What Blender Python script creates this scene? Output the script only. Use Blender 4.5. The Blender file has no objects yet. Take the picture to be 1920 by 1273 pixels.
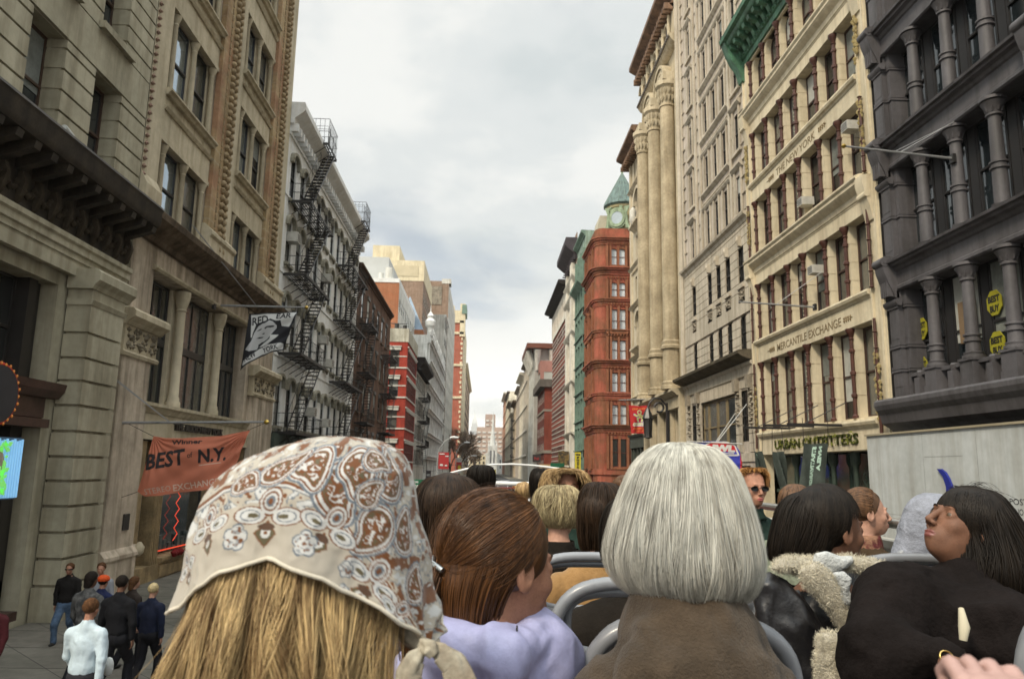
import bpy, math, random
import numpy as np
from mathutils import Vector, Matrix, noise
random.seed(7); np.random.seed(7)
SC = bpy.context.scene; COL = SC.collection; D = bpy.data; PI = math.pi
# ------------------------------------------------------------------ camera
F_PX = 1400.0; EYE = Vector((0, 0, 3.8))
_y = Vector((905-960, -(878-636.5), -F_PX)); _k = .018
_sy = F_PX*F_PX/(-(_y[1]+_k*_y[0])); _z = Vector((_k*_sy, _sy, -F_PX))
_y.normalize(); _z.normalize(); _x = _y.cross(_z)
cam = D.cameras.new('camera'); camo = D.objects.new('camera', cam); COL.objects.link(camo)
camo.matrix_world = Matrix.Translation(EYE) @ Matrix((_x, _y, _z)).to_4x4()
cam.lens = F_PX/1920*36; cam.sensor_width = 36; cam.clip_start = .05; cam.clip_end = 9000
SC.camera = camo
cam.dof.use_dof = True; cam.dof.focus_distance = 2.8; cam.dof.aperture_fstop = 9
# ------------------------------------------------------------------ sky, sun, exposure
SUN_EL, SUN_AZ = 44, 222          # degrees; azimuth measured clockwise from the street's far end
SKY_CLOUD, SUN_W = .76, 2.8
W = D.worlds.new('World'); SC.world = W; W.use_nodes = True
nt = W.node_tree; nt.nodes.clear()
def N(t, **k):
 n = nt.nodes.new(t)
 for a, b in k.items(): setattr(n, a, b)
 return n
def LK(a, b): nt.links.new(a, b)
def MATH(op, a, b=None, c=None, clamp=False):
 n = N('ShaderNodeMath', operation=op, use_clamp=clamp)
 for i, q in enumerate((a, b, c)):
  if q is None: continue
  if hasattr(q, 'is_linked'): LK(q, n.inputs[i])
  else: n.inputs[i].default_value = q
 return n.outputs[0]
out = N('ShaderNodeOutputWorld'); sky = N('ShaderNodeTexSky', sky_type='NISHITA', sun_disc=False)
sky.sun_elevation = math.radians(SUN_EL); sky.sun_rotation = math.radians(SUN_AZ); sky.air_density = 1.0; sky.dust_density = 2.0
b1 = N('ShaderNodeBackground'); b1.inputs[1].default_value = .10; LK(sky.outputs[0], b1.inputs[0])
geo = N('ShaderNodeTexCoord'); sep = N('ShaderNodeSeparateXYZ'); LK(geo.outputs['Generated'], sep.inputs[0])
zz = MATH('MAXIMUM', sep.outputs[2], 0.0)
den = MATH('ADD', zz, .22)
cmb = N('ShaderNodeCombineXYZ'); LK(MATH('DIVIDE', sep.outputs[0], den), cmb.inputs[0]); LK(MATH('DIVIDE', sep.outputs[1], den), cmb.inputs[1]); cmb.inputs[2].default_value = 3.1
n1 = N('ShaderNodeTexNoise'); n1.inputs['Scale'].default_value = 1.15; n1.inputs['Detail'].default_value = 9; n1.inputs['Roughness'].default_value = .52; n1.inputs['Distortion'].default_value = .3
LK(cmb.outputs[0], n1.inputs['Vector'])
mp = N('ShaderNodeMapping'); mp.inputs['Location'].default_value = (7.3, 2.1, 0); LK(cmb.outputs[0], mp.inputs[0])
n2 = N('ShaderNodeTexNoise'); n2.inputs['Scale'].default_value = 1.0; n2.inputs['Detail'].default_value = 8; n2.inputs['Roughness'].default_value = .56
LK(mp.outputs[0], n2.inputs['Vector'])
def RAMP(fac, stops, interp='EASE'):
 r = N('ShaderNodeValToRGB'); r.color_ramp.interpolation = interp; e = r.color_ramp.elements
 while len(e) < len(stops): e.new(.5)
 for q, (p, c) in zip(e, stops): q.position = p; q.color = (*c, 1) if len(c) == 3 else c
 LK(fac, r.inputs[0]); return r.outputs[0]
shade = RAMP(n2.outputs[0], [(.36, (.62, .685, .70)), (.47, (.76, .82, .83)), (.54, (.88, .92, .92)), (.62, (1.06, 1.07, 1.04))])
white = RAMP(zz, [(0.02, (1, 1, 1)), (.36, (0, 0, 0))])
mix = N('ShaderNodeMixRGB'); LK(white, mix.inputs[0]); LK(shade, mix.inputs[1]); mix.inputs[2].default_value = (1.50, 1.46, 1.38, 1)
# overcast light: the clouds brighten towards the zenith and around the veiled sun behind the camera
dt = N('ShaderNodeVectorMath', operation='DOT_PRODUCT'); LK(geo.outputs['Generated'], dt.inputs[0]); dt.inputs[1].default_value = (math.sin(math.radians(SUN_AZ))*math.cos(math.radians(SUN_EL)), math.cos(math.radians(SUN_AZ))*math.cos(math.radians(SUN_EL)), math.sin(math.radians(SUN_EL)))
glow = MATH('MULTIPLY', MATH('POWER', MATH('MAXIMUM', dt.outputs['Value'], 0.), 3.), 1.2)
zen = MATH('MULTIPLY', MATH('MULTIPLY', MATH('SUBTRACT', zz, .56), 2.6, clamp=True), 2.6)
gain = MATH('ADD', MATH('ADD', glow, zen), 1.0)
b2 = N('ShaderNodeBackground'); LK(MATH('MULTIPLY', gain, SKY_CLOUD), b2.inputs[1]); LK(mix.outputs[0], b2.inputs[0])
mask = RAMP(n1.outputs[0], [(.30, (.55, .55, .55)), (.44, (1, 1, 1))])
ms = N('ShaderNodeMixShader'); LK(mask, ms.inputs[0]); LK(b1.outputs[0], ms.inputs[1]); LK(b2.outputs[0], ms.inputs[2])
LK(ms.outputs[0], out.inputs[0])
sun = D.lights.new('sun', 'SUN'); sun.energy = SUN_W; sun.angle = math.radians(10); sun.color = (1, .87, .68)
so = D.objects.new('sun', sun); COL.objects.link(so); so.location = (-40, -60, 80)
_e, _a = math.radians(SUN_EL), math.radians(SUN_AZ)
sdir = Vector((math.sin(_a)*math.cos(_e), math.cos(_a)*math.cos(_e), math.sin(_e)))
so.rotation_euler = sdir.to_track_quat('Z', 'Y').to_euler()
vs = SC.view_settings; vs.view_transform = 'Standard'; vs.look = 'None'; vs.gamma = 1; vs.use_curve_mapping = False; vs.exposure = 0.18
SC.cycles.max_bounces = 5; SC.cycles.diffuse_bounces = 2; SC.cycles.glossy_bounces = 2; SC.cycles.volume_bounces = 0; SC.cycles.transparent_max_bounces = 8
# ------------------------------------------------------------------ materials
MATS = {}
def mat(name, col, rough=.8, var=.12, scale=.6, streak=0., bump=0., bscale=18., metal=0., spec=.5, brick=None, emit=None, col2=None, coord='pos', sheen=0, coat=0, grain=0.):
 """procedural surface: base colour broken by soft noise, vertical dirt streaks and fine bump"""
 if name in MATS: return MATS[name]
 m = D.materials.new(name); m.use_nodes = True; t = m.node_tree; n = t.nodes; l = t.links; p = n['Principled BSDF']
 p.inputs['Roughness'].default_value = rough; p.inputs['Metallic'].default_value = metal
 p.inputs['Specular IOR Level'].default_value = spec*.35 if rough >= .8 else spec
 if coat: p.inputs['Coat Weight'].default_value = coat; p.inputs['Coat Roughness'].default_value = .15
 if sheen: p.inputs['Sheen Weight'].default_value = sheen; p.inputs['Sheen Roughness'].default_value = .5
 if emit: p.inputs['Emission Color'].default_value = (*emit[0], 1); p.inputs['Emission Strength'].default_value = emit[1]
 if coord == 'pos': src = n.new('ShaderNodeNewGeometry').outputs['Position']
 else: src = n.new('ShaderNodeTexCoord').outputs['Object']
 def nz(sc, det=5, sclz=1.):
  mp = n.new('ShaderNodeMapping'); mp.inputs['Scale'].default_value = (sc, sc, sc*sclz); l.new(src, mp.inputs[0])
  x = n.new('ShaderNodeTexNoise'); x.inputs['Scale'].default_value = 1; x.inputs['Detail'].default_value = det; x.inputs['Roughness'].default_value = .6
  l.new(mp.outputs[0], x.inputs['Vector']); return x.outputs[0]
 def mixc(kind, a, b, fac):
  x = n.new('ShaderNodeMixRGB'); x.blend_type = kind
  for i, q in ((0, fac), (1, a), (2, b)):
   if hasattr(q, 'is_linked'): l.new(q, x.inputs[i])
   else: x.inputs[i].default_value = q
  return x.outputs[0]
 def ramp(f, a, b, ca, cb):
  r = n.new('ShaderNodeValToRGB'); r.color_ramp.elements[0].position = a; r.color_ramp.elements[1].position = b
  r.color_ramp.elements[0].color = (*ca, 1); r.color_ramp.elements[1].color = (*cb, 1); l.new(f, r.inputs[0]); return r.outputs[0]
 if streak: var *= 1.4; streak = min(.5, streak*1.6)
 if streak: col = tuple(min(.78, x*1.32) for x in col)
 c = (*col, 1); bmpsrc = None
 if brick:
  bw, bh, mcol, dark = brick
  if streak: mcol, dark = (tuple(min(.78, x*1.32) for x in q) for q in (mcol, dark))
  s = n.new('ShaderNodeSeparateXYZ'); l.new(src, s.inputs[0])
  a = n.new('ShaderNodeMath'); a.operation = 'ADD'; l.new(s.outputs[0], a.inputs[0]); l.new(s.outputs[1], a.inputs[1])
  cb = n.new('ShaderNodeCombineXYZ'); l.new(a.outputs[0], cb.inputs[0]); l.new(s.outputs[2], cb.inputs[1])
  bt = n.new('ShaderNodeTexBrick'); l.new(cb.outputs[0], bt.inputs['Vector']); bt.inputs['Scale'].default_value = 1
  bt.inputs['Brick Width'].default_value = bw; bt.inputs['Row Height'].default_value = bh; bt.inputs['Mortar Size'].default_value = min(.012, bh*.12)
  bt.inputs['Color1'].default_value = c; bt.inputs['Color2'].default_value = (*dark, 1); bt.inputs['Mortar'].default_value = (*mcol, 1)
  c = bt.outputs[0]; bmpsrc = bt.outputs['Fac']
 if col2: c = mixc('MIX', c, (*col2, 1), ramp(nz(scale*.7), .42, .58, (0, 0, 0), (1, 1, 1)))
 if var:
  lo = 1-var*1.6; hi = 1+var*.9
  c = mixc('MULTIPLY', c, ramp(nz(scale), .3, .7, (lo, lo, lo*.98), (hi, hi, hi)), 1.)
  lo = 1-var*.8
  c = mixc('MULTIPLY', c, ramp(nz(scale*9), .35, .65, (lo, lo, lo), (1.03, 1.03, 1.03)), 1.)
 if streak:
  lo = 1-streak
  c = mixc('MULTIPLY', c, ramp(nz(2.6, 4, .09), .36, .56, (lo, lo*.97, lo*.93), (1, 1, 1)), 1.)
 if grain:
  c = mixc('MULTIPLY', c, ramp(nz(70, 2), .3, .7, (1-grain,)*3, (1+grain,)*3), 1.)
 if hasattr(c, 'is_linked'): l.new(c, p.inputs['Base Color'])
 else: p.inputs['Base Color'].default_value = c
 if bump:
  b = n.new('ShaderNodeBump'); b.inputs['Strength'].default_value = bump; b.inputs['Distance'].default_value = .02
  l.new(nz(bscale, 6), b.inputs['Height']); l.new(b.outputs[0], p.inputs['Normal'])
 MATS[name] = m; return m
def glass_mat(name, col, rough=.06, wav=.25, ior=1.9):
 m = mat(name, col, rough, .25, .35, 0, wav, 1.3, spec=.5); m.node_tree.nodes['Principled BSDF'].inputs['IOR'].default_value = ior; return m
# ------------------------------------------------------------------ mesh builder
class MB:
 def __init__(s, fr=None, flip=False): s.v = []; s.f = []; s.fr = fr; s.flip = flip; s.mi = []; s.cm = 0
 def add(s, pts, faces):
  b = len(s.v); s.v += [s.fr(*p) if s.fr else tuple(p) for p in pts]
  for f in faces:
   f = [b+i for i in f]; s.f.append(f[::-1] if s.flip else f); s.mi.append(s.cm)
  return s
 def box(s, u0, u1, v0, v1, w0, w1):
  p = [(u, v, w) for w in (w0, w1) for v in (v0, v1) for u in (u0, u1)]
  return s.add(p, [(0, 2, 3, 1), (4, 5, 7, 6), (0, 1, 5, 4), (2, 6, 7, 3), (0, 4, 6, 2), (1, 3, 7, 5)])
 def quad(s, *p): return s.add(p, [(0, 1, 2, 3)])
 def prof(s, u0, u1, pts):      # closed outline (w, v) swept along u
  n = len(pts); p = [(u0, v, w) for w, v in pts]+[(u1, v, w) for w, v in pts]
  return s.add(p, [(i, (i+1) % n, n+(i+1) % n, n+i) for i in range(n)]+[tuple(range(n))[::-1], tuple(range(n, 2*n))])
 def profv(s, v0, v1, pts):     # closed outline (u, w) swept up v
  n = len(pts); p = [(u, v0, w) for u, w in pts]+[(u, v1, w) for u, w in pts]
  return s.add(p, [(i, (i+1) % n, n+(i+1) % n, n+i) for i in range(n)]+[tuple(range(n))[::-1], tuple(range(n, 2*n))])
 def poly(s, pts, w0, w1):      # outline (u, v) extruded in w
  n = len(pts); p = [(u, v, w0) for u, v in pts]+[(u, v, w1) for u, v in pts]
  return s.add(p, [((i+1) % n, i, n+i, n+(i+1) % n)[::-1] for i in range(n)]+[tuple(range(n))[::-1], tuple(range(n, 2*n))])
 def lathe(s, u, w, pr, n=12, a0=0, a1=2*PI):
  full = abs(a1-a0-2*PI) < 1e-6; k = n if full else n+1; p = []
  for v, r in pr:
   for i in range(k):
    a = a0+(a1-a0)*i/n; p.append((u+r*math.cos(a), v, w+r*math.sin(a)))
  f = [(j*k+i, (j+1)*k+i, (j+1)*k+(i+1) % k, j*k+(i+1) % k) for j in range(len(pr)-1) for i in range(n)]
  f.append(tuple(range(k))); f.append(tuple(range((len(pr)-1)*k, len(pr)*k))[::-1])
  return s.add(p, f)
 def tube(s, pts, r, n=6, caps=True):
  P = [Vector(p) for p in pts]; m = len(P); R = r if hasattr(r, '__len__') else [r]*m; v = []
  t0 = (P[1]-P[0]).normalized(); up = Vector((0, 0, 1)) if abs(t0.z) < .9 else Vector((1, 0, 0))
  for i, p in enumerate(P):
   t = (P[min(i+1, m-1)]-P[max(i-1, 0)]).normalized()
   a = t.cross(up)
   if a.length < 1e-4: a = t.cross(Vector((0, 1, 0)))
   a.normalize(); b = a.cross(t); up = b
   for k in range(n):
    q = 2*PI*k/n; v.append(tuple(p+(a*math.cos(q)+b*math.sin(q))*R[i]))
  f = [(j*n+i, j*n+(i+1) % n, (j+1)*n+(i+1) % n, (j+1)*n+i) for j in range(m-1) for i in range(n)]
  if caps: f += [tuple(range(n))[::-1], tuple(range((m-1)*n, m*n))]
  return s.add(v, f)
 def bar(s, p, q, t): return s.tube([p, q], t, 4)
 def arch(s, uc, vs, ri, ro, w0, w1, n=8, a0=0, a1=PI, rise=1.):
  for i in range(n):
   a, b = a0+(a1-a0)*i/n, a0+(a1-a0)*(i+1)/n; p = []
   for w in (w0, w1):
    for ang in (a, b):
     for r in (ri, ro): p.append((uc+r*math.cos(ang), vs+r*math.sin(ang)*rise, w))
   s.add(p, [(4, 5, 7, 6), (0, 2, 3, 1), (1, 3, 7, 5), (0, 4, 6, 2)])
  return s
 def spandrel(s, uc, hw, vs, vt, w0, w1, rise=1., n=8):   # fills a square head down to an arch
  for i in range(n):
   a, b = PI*i/n, PI*(i+1)/n
   p = [(uc+hw*math.cos(a), vs+hw*math.sin(a)*rise), (uc+hw*math.cos(a), vt), (uc+hw*math.cos(b), vt), (uc+hw*math.cos(b), vs+hw*math.sin(b)*rise)]
   s.poly(p[::-1], w0, w1)
  return s
 def sheet(s, u0, u1, v0, v1, ops, depth, w=0.):
  us = sorted({u0, u1} | {x for o in ops for x in o[:2] if u0 < x < u1}); vs_ = sorted({v0, v1} | {x for o in ops for x in o[2:4] if v0 < x < v1})
  for a, b in zip(us, us[1:]):
   for c, d in zip(vs_, vs_[1:]):
    x, y = (a+b)/2, (c+d)/2
    if any(o[0] < x < o[1] and o[2] < y < o[3] for o in ops): continue
    s.quad((a, c, w), (b, c, w), (b, d, w), (a, d, w))
  for o in ops:
   a, b, c, d = o[:4]; e = w-(o[4] if len(o) > 4 else depth)
   s.quad((a, c, w), (a, d, w), (a, d, e), (a, c, e)); s.quad((b, d, w), (b, c, w), (b, c, e), (b, d, e))
   s.quad((a, d, w), (b, d, w), (b, d, e), (a, d, e)); s.quad((b, c, w), (a, c, w), (a, c, e), (b, c, e))
  return s
def FR(side, y0=0):
 if side == 'L': return (lambda u, v, w: (-10.3+w, u, v)), False
 if side == 'R': return (lambda u, v, w: (14.3-w, u, v)), True
 return (lambda u, v, w: (u, y0-w, v)), False
def rootof(o):
 while o.parent: o = o.parent
 return o
SPLIT = {'pilasters': 'pilaster', 'shaft': 'shaft', 'pier_base': 'pier_base', 'rail_posts': 'rail_post', 'arms': 'arm', 'cords': 'cord', 'ties': 'tie', 'edge_pier': 'edge_pier', 'shop_columns': 'shop_column', 'balconies': 'balcony', 'console': 'console', 'storefront_frame': 'storefront_frame', 'carved_ornament': 'carved_ornament', 'flower_box': 'flower_box', 'corner_turret': 'corner_turret', 'water_heater': 'water_heater', 'roof_vents': 'roof_vent', 'windows': 'window_pane', 'lancet_windows': 'lancet_window', 'attic_windows': 'attic_window', 'stone_quoins': 'stone_quoin', 'white_crests': 'white_crest', 'edge_colonnette': 'edge_colonnette', 'guy_wire': 'guy_wire', 'bands': 'band', 'panels': 'panel', 'pole': 'pole', 'window_hoods': 'window_hood', 'lintels': 'lintel', 'carved_panels': 'carved_panel', 'cornice_ornament': 'cornice_ornament', 'window_display': 'display_item'}
def pieces(mb, eps=.012):
 """groups of faces whose boxes touch: each group is a body of its own"""
 n = len(mb.v); par = list(range(n))
 def fd(i):
  while par[i] != i: par[i] = par[par[i]]; i = par[i]
  return i
 for f in mb.f:
  r = fd(f[0])
  for i in f[1:]: par[fd(i)] = r
 V = np.array(mb.v, float); R_ = {}
 for k, f in enumerate(mb.f): R_.setdefault(fd(f[0]), []).append(k)
 G = []
 for fs in R_.values():
  ids = sorted({i for k in fs for i in mb.f[k]}); G.append([fs, V[ids].min(0)-eps, V[ids].max(0)+eps])
 ch = True
 while ch:
  ch = False; out = []
  for g in G:
   for o in out:
    if (g[1] <= o[2]).all() and (o[1] <= g[2]).all(): o[0] = o[0]+g[0]; o[1] = np.minimum(o[1], g[1]); o[2] = np.maximum(o[2], g[2]); ch = True; break
   else: out.append(g)
  G = out
 return [g[0] for g in G]
def obj(name, mb, m, parent=None, smooth=None, mats=None):
 if name in SPLIT and parent and len(mb.v) < 60000 and not mats:
  G = pieces(mb, .55 if name == 'pilasters' else .16 if name == 'window_hoods' else .03)
  if 1 < len(G) <= 100:
   for fs in G:
    ids = sorted({i for k in fs for i in mb.f[k]}); mp = {i: j for j, i in enumerate(ids)}; q = MB(); q.v = [mb.v[i] for i in ids]; q.f = [[mp[i] for i in mb.f[k]] for k in fs]; o = obj1(SPLIT[name], q, m, parent, smooth)
   return o
 return obj1(name, mb, m, parent, smooth, mats)
def obj1(name, mb, m, parent=None, smooth=None, mats=None):
 me = D.meshes.new(name); me.from_pydata(mb.v, [], mb.f);
 for q in (mats or [m]): me.materials.append(q)
 if mats: me.polygons.foreach_set('material_index', mb.mi)
 if smooth is not None:
  me.polygons.foreach_set('use_smooth', [True]*len(me.polygons))
  if smooth < 179: me.set_sharp_from_angle(angle=math.radians(smooth))
 me.update(); o = D.objects.new(name, me); COL.objects.link(o)
 if parent:
  o.parent = parent
  if parent.type == 'EMPTY': o.matrix_parent_inverse = Matrix.Translation(-parent.location)
 return o
def thing(name, label, cat, loc, group=None, kind=None):
 o = D.objects.new(name, None); COL.objects.link(o); o.location = loc; o.empty_display_size = .3
 return tag(o, label, cat, group, kind)
def tag(o, label=None, cat=None, group=None, kind=None):
 if label: o['label'] = label
 if cat: o['category'] = cat
 if group: o['group'] = group
 if kind: o['kind'] = kind
 return o
def struct(name, mb, m, smooth=None): o = obj(name, mb, m, None, smooth); o['kind'] = 'structure'; return o
def text(s, place, size, m, parent, name='lettering', ext=.01, bold=0., spacing=1., align='CENTER', shear=0., width=None):
 """lettering: place(x, y, z) maps flat letter coordinates to the world"""
 c = D.curves.new('t', 'FONT'); c.body = s; c.size = size; c.extrude = ext; c.offset = bold; c.align_x = align; c.space_character = spacing; c.shear = shear
 c.resolution_u = 3; t = D.objects.new('t', c); COL.objects.link(t); bpy.context.view_layer.update()
 me = D.meshes.new_from_object(t); D.objects.remove(t); D.curves.remove(c)
 vs_ = [v.co.copy() for v in me.vertices]
 sx = 1.
 if width and vs_:
  w = max(v.x for v in vs_)-min(v.x for v in vs_); sx = width/max(w, 1e-6)
 for v, co in zip(me.vertices, vs_): v.co = place(co.x*sx, co.y, co.z)
 me.name = name; me.materials.clear(); me.materials.append(m)
 o = D.objects.new(name, me); COL.objects.link(o)
 if parent:
  o.parent = parent
  if parent.type == 'EMPTY': o.matrix_parent_inverse = Matrix.Translation(-parent.location)
 return o
def ray(x, y): c = Vector((x-960, -(y-636.5), -F_PX)); return Vector((c.dot(_x), c.dot(_y), c.dot(_z)))
def onY(x, y, Y): r = ray(x, y); return EYE+r*(Y/r.y)      # sizes read off the photograph at a known street distance
def onX(x, y, X): r = ray(x, y); return EYE+r*(X/r.x)      # ... or on a known facade plane
def proj(P):                       # where a world point falls in the photograph, for reading outlines back
 d = np.asarray(P, float)-np.array(EYE); c = d[..., 0:1]*np.array(_x)+d[..., 1:2]*np.array(_y)+d[..., 2:3]*np.array(_z); return 960-F_PX*c[..., 0]/c[..., 2], 636.5+F_PX*c[..., 1]/c[..., 2]
# ------------------------------------------------------------------ shared building pieces
GLASS = glass_mat('dark_glass', (.02, .026, .03), .05); GLASSM = glass_mat('dull_glass', (.010, .011, .012), .25, .1, 1.35)
GLASSF = glass_mat('street_glass', (.05, .07, .075), .08)
SKYG = mat('mirror_like_glass', (.42, .50, .58), .06, .1, .6, 0, .1, 1.0, metal=.9); IRON = mat('black_iron', (.018, .016, .015), .55, .2, 3)
WBROWN = mat('brown_sash_paint', (.06, .032, .02), .5, .1)
WDARK = mat('dark_sash_paint', (.03, .028, .026), .5, .1)
WWHITE = mat('pale_sash_paint', (.45, .44, .40), .5, .1)
BLIND = mat('window_blind', (.42, .42, .38), .7, .1, 3)
BLIND2 = mat('window_curtain', (.20, .21, .19), .8, .2, 2)
ACW = mat('air_conditioner_enamel', (.50, .48, .43), .5, .15, 4)
BOXROOF = mat('tar_roof', (.07, .065, .06), .9, .2)
rnd = random.Random(5)
GV = [GLASS, GLASS, glass_mat('curtained_glass', (.055, .058, .05), .12), glass_mat('net_curtain_glass', (.12, .12, .105), .2, .3), mat('sky_mirror_glass', (.30, .34, .37), .08, .2, .5, 0, .3, 1.0, metal=.8), GLASSM]
def window(fr, par, u0, u1, v0, v1, w, fm, style='sash', gm=None, t=.06, blind=.35, name='window', head=0.):
 f, fl = fr; g = gm or rnd.choice(GV)
 if head:                                       # arched head: frame follows a half ellipse
  m = MB(f, fl); uc, hw = (u0+u1)/2, (u1-u0)/2; vs_ = v1-hw*head
  m.box(u0, u0+t, v0, vs_, w, w+.07); m.box(u1-t, u1, v0, vs_, w, w+.07); m.box(u0+t, u1-t, v0, v0+t, w, w+.07)
  m.box(u0+t, u1-t, (v0+v1)/2-t/2, (v0+v1)/2+t/2, w, w+.09); m.arch(uc, vs_, hw-t, hw, w, w+.07, 8, rise=head)
  o = obj(name, m, fm, par); p = MB(f, fl)
  pts = [(u0, v0), (u1, v0)]+[(uc+hw*math.cos(PI*i/8), vs_+hw*math.sin(PI*i/8)*head) for i in range(9)]
  p.add([(a, b, w+.02) for a, b in pts], [tuple(range(len(pts)))]); obj('pane', p, g, o); return o
 m = MB(f, fl)
 m.box(u0, u0+t, v0, v1, w, w+.07); m.box(u1-t, u1, v0, v1, w, w+.07); m.box(u0+t, u1-t, v0, v0+t, w, w+.07); m.box(u0+t, u1-t, v1-t, v1, w, w+.07)
 mid = (v0+v1)/2+rnd.choice((0, 0, .05))
 if style == 'sash': m.box(u0+t, u1-t, mid-.035, mid+.035, w, w+.10)
 elif style == 'pair':
  uc = (u0+u1)/2; m.box(uc-t*.8, uc+t*.8, v0+t, v1-t, w, w+.12)
  m.box(u0+t, uc-t*.8, mid-.035, mid+.035, w, w+.09); m.box(uc+t*.8, u1-t, mid-.035, mid+.035, w, w+.09)
 elif style == 'tall':
  tv = v0+(v1-v0)*.52; m.box(u0+t, u1-t, tv-.12, tv+.12, w, w+.10); n = 3
  for i in range(1, n+1):
   uc = u0+(u1-u0)*i/(n+1); m.box(uc-.035, uc+.035, v0+t, tv-.12, w, w+.07); m.box(uc-.035, uc+.035, tv+.12, v1-t, w, w+.07)
 o = obj(name, m, fm, par)
 p = MB(f, fl); a = rnd.uniform(-.012, .012)
 p.quad((u0+t, v0+t, w+.02), (u1-t, v0+t, w+.02+a*.5), (u1-t, v1-t, w+.03+a), (u0+t, v1-t, w+.03)); obj('pane', p, g, o)
 if blind and rnd.random() < blind:
  b = MB(f, fl); h = rnd.uniform(.2, .75)*(v1-v0)
  b.box(u0+t+.005, u1-t-.005, v1-t-h, v1-t-.005, w+.03+abs(a), w+.045+abs(a)); obj('blind', b, rnd.choice((BLIND, BLIND2, BLIND2)), o)
 return o
def body(m, u0, u1, v1, depth=14, v0=0, south=True, front=None):
 """side, rear and top faces of a building volume; the street front is a sheet of its own"""
 m.quad((u0, v0, 0), (u0, v1, 0), (u0, v1, -depth), (u0, v0, -depth)); m.quad((u1, v0, 0), (u1, v0, -depth), (u1, v1, -depth), (u1, v1, 0))
 m.quad((u0, v0, -depth), (u0, v1, -depth), (u1, v1, -depth), (u1, v0, -depth)); m.quad((u0, v1, 0), (u1, v1, 0), (u1, v1, -depth), (u0, v1, -depth))
def cornice(m, u0, u1, v, h, w, dent=0., dh=.2, dd=.18, dw=.18):
 """stepped crown moulding with a soffit; top at v+h, projection w"""
 m.prof(u0, u1, [(0.002, v), (w*.25, v), (w*.3, v+h*.25), (w*.8, v+h*.5), (w, v+h*.62), (w, v+h*.86), (w*.93, v+h), (0.002, v+h)])
 if dent:
  x = u0+.1
  while x < u1-dw: m.box(x, x+dw, v-dh, v+.01, .003, max(dd, w*.55)); x += dent
def ac_unit(fr, u, v, w, s=.62):
 f, fl = fr; P = f(u, v, w); t = thing('air_conditioner', None, 'air conditioner', P)
 m = MB(f, fl); m.box(u-s/2, u+s/2, v, v+s*.72, w-.15, w+.42); obj('casing', m, ACW, t)
 g = MB(f, fl)
 for i in range(4): g.box(u-s*.42, u+s*.42, v+s*(.10+.15*i), v+s*(.16+.15*i), w+.42, w+.43)
 obj('grille', g, WDARK, t); return t
# ------------------------------------------------------------------ ground
m = MB(); m.quad((-600, -200, 0), (900, -200, 0), (900, 4600, 0), (-600, 4600, 0)); struct('ground', m, mat('ground_pave', (.11, .105, .095), .9, .2, .3))
m = MB(); m.quad((-5.2, -60, .004), (9.6, -60, .004), (9.6, 900, .004), (-5.2, 900, .004)); struct('road', m, mat('asphalt', (.052, .052, .052), .85, .25, .4, bump=.5, bscale=30))
def pave(name, x0, x1):
 m = MB(); m.box(x0, x1, -60, 600, -.1, .14); m = MB();
 for y0, y1 in ((-60, 80), (98, 600)) if x0 < 0 else ((-60, 72), (95, 600)):
  m.add([(x, y, z) for z in (0, .14) for y in (y0, y1) for x in (x0, x1)], [(4, 5, 7, 6), (0, 1, 5, 4), (2, 6, 7, 3), (0, 4, 6, 2), (1, 3, 7, 5)])
 return struct(name, m, mat('pavement_concrete', (.165, .15, .125), .9, .22, .5, brick=(1.5, 30., (.05, .045, .04), (.15, .14, .115)), bump=.4, bscale=25))
pave('pavement', -10.3, -5.2); pave('pavement', 9.6, 14.3)
m = MB()
for x0 in (-5.2-.28, 9.6+.02):
 for y0, y1 in ((-60, 80), (98, 600)): m.add([(x, y, z) for z in (.145, .15) for y in (y0, y1) for x in (x0, x0+.26)], [(4, 5, 7, 6), (0, 1, 5, 4), (2, 6, 7, 3), (0, 4, 6, 2), (1, 3, 7, 5)])
struct('kerb', m, mat('kerb_granite', (.24, .23, .21), .8, .15, 2))
m = MB()
for i in range(60):
 y = 4+i*9
 for x in (-1.6, 2.2, 6.0): m.quad((x-.06, y, .009), (x+.06, y, .009), (x+.06, y+3, .009), (x-.06, y+3, .009))
struct('lane_marking', m, mat('road_paint', (.6, .6, .57), .7, .2, 3))
# pavement joints across the walk
m = MB()
for i in range(60):
 y = 8.4+i*1.52
 if 79 < y < 98: continue
 m.box(-10.29, -5.5, y, y+.018, .1405, .1425)
struct('pavement_joints', m, mat('joint_grime', (.05, .045, .038), .95, .1))

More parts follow.
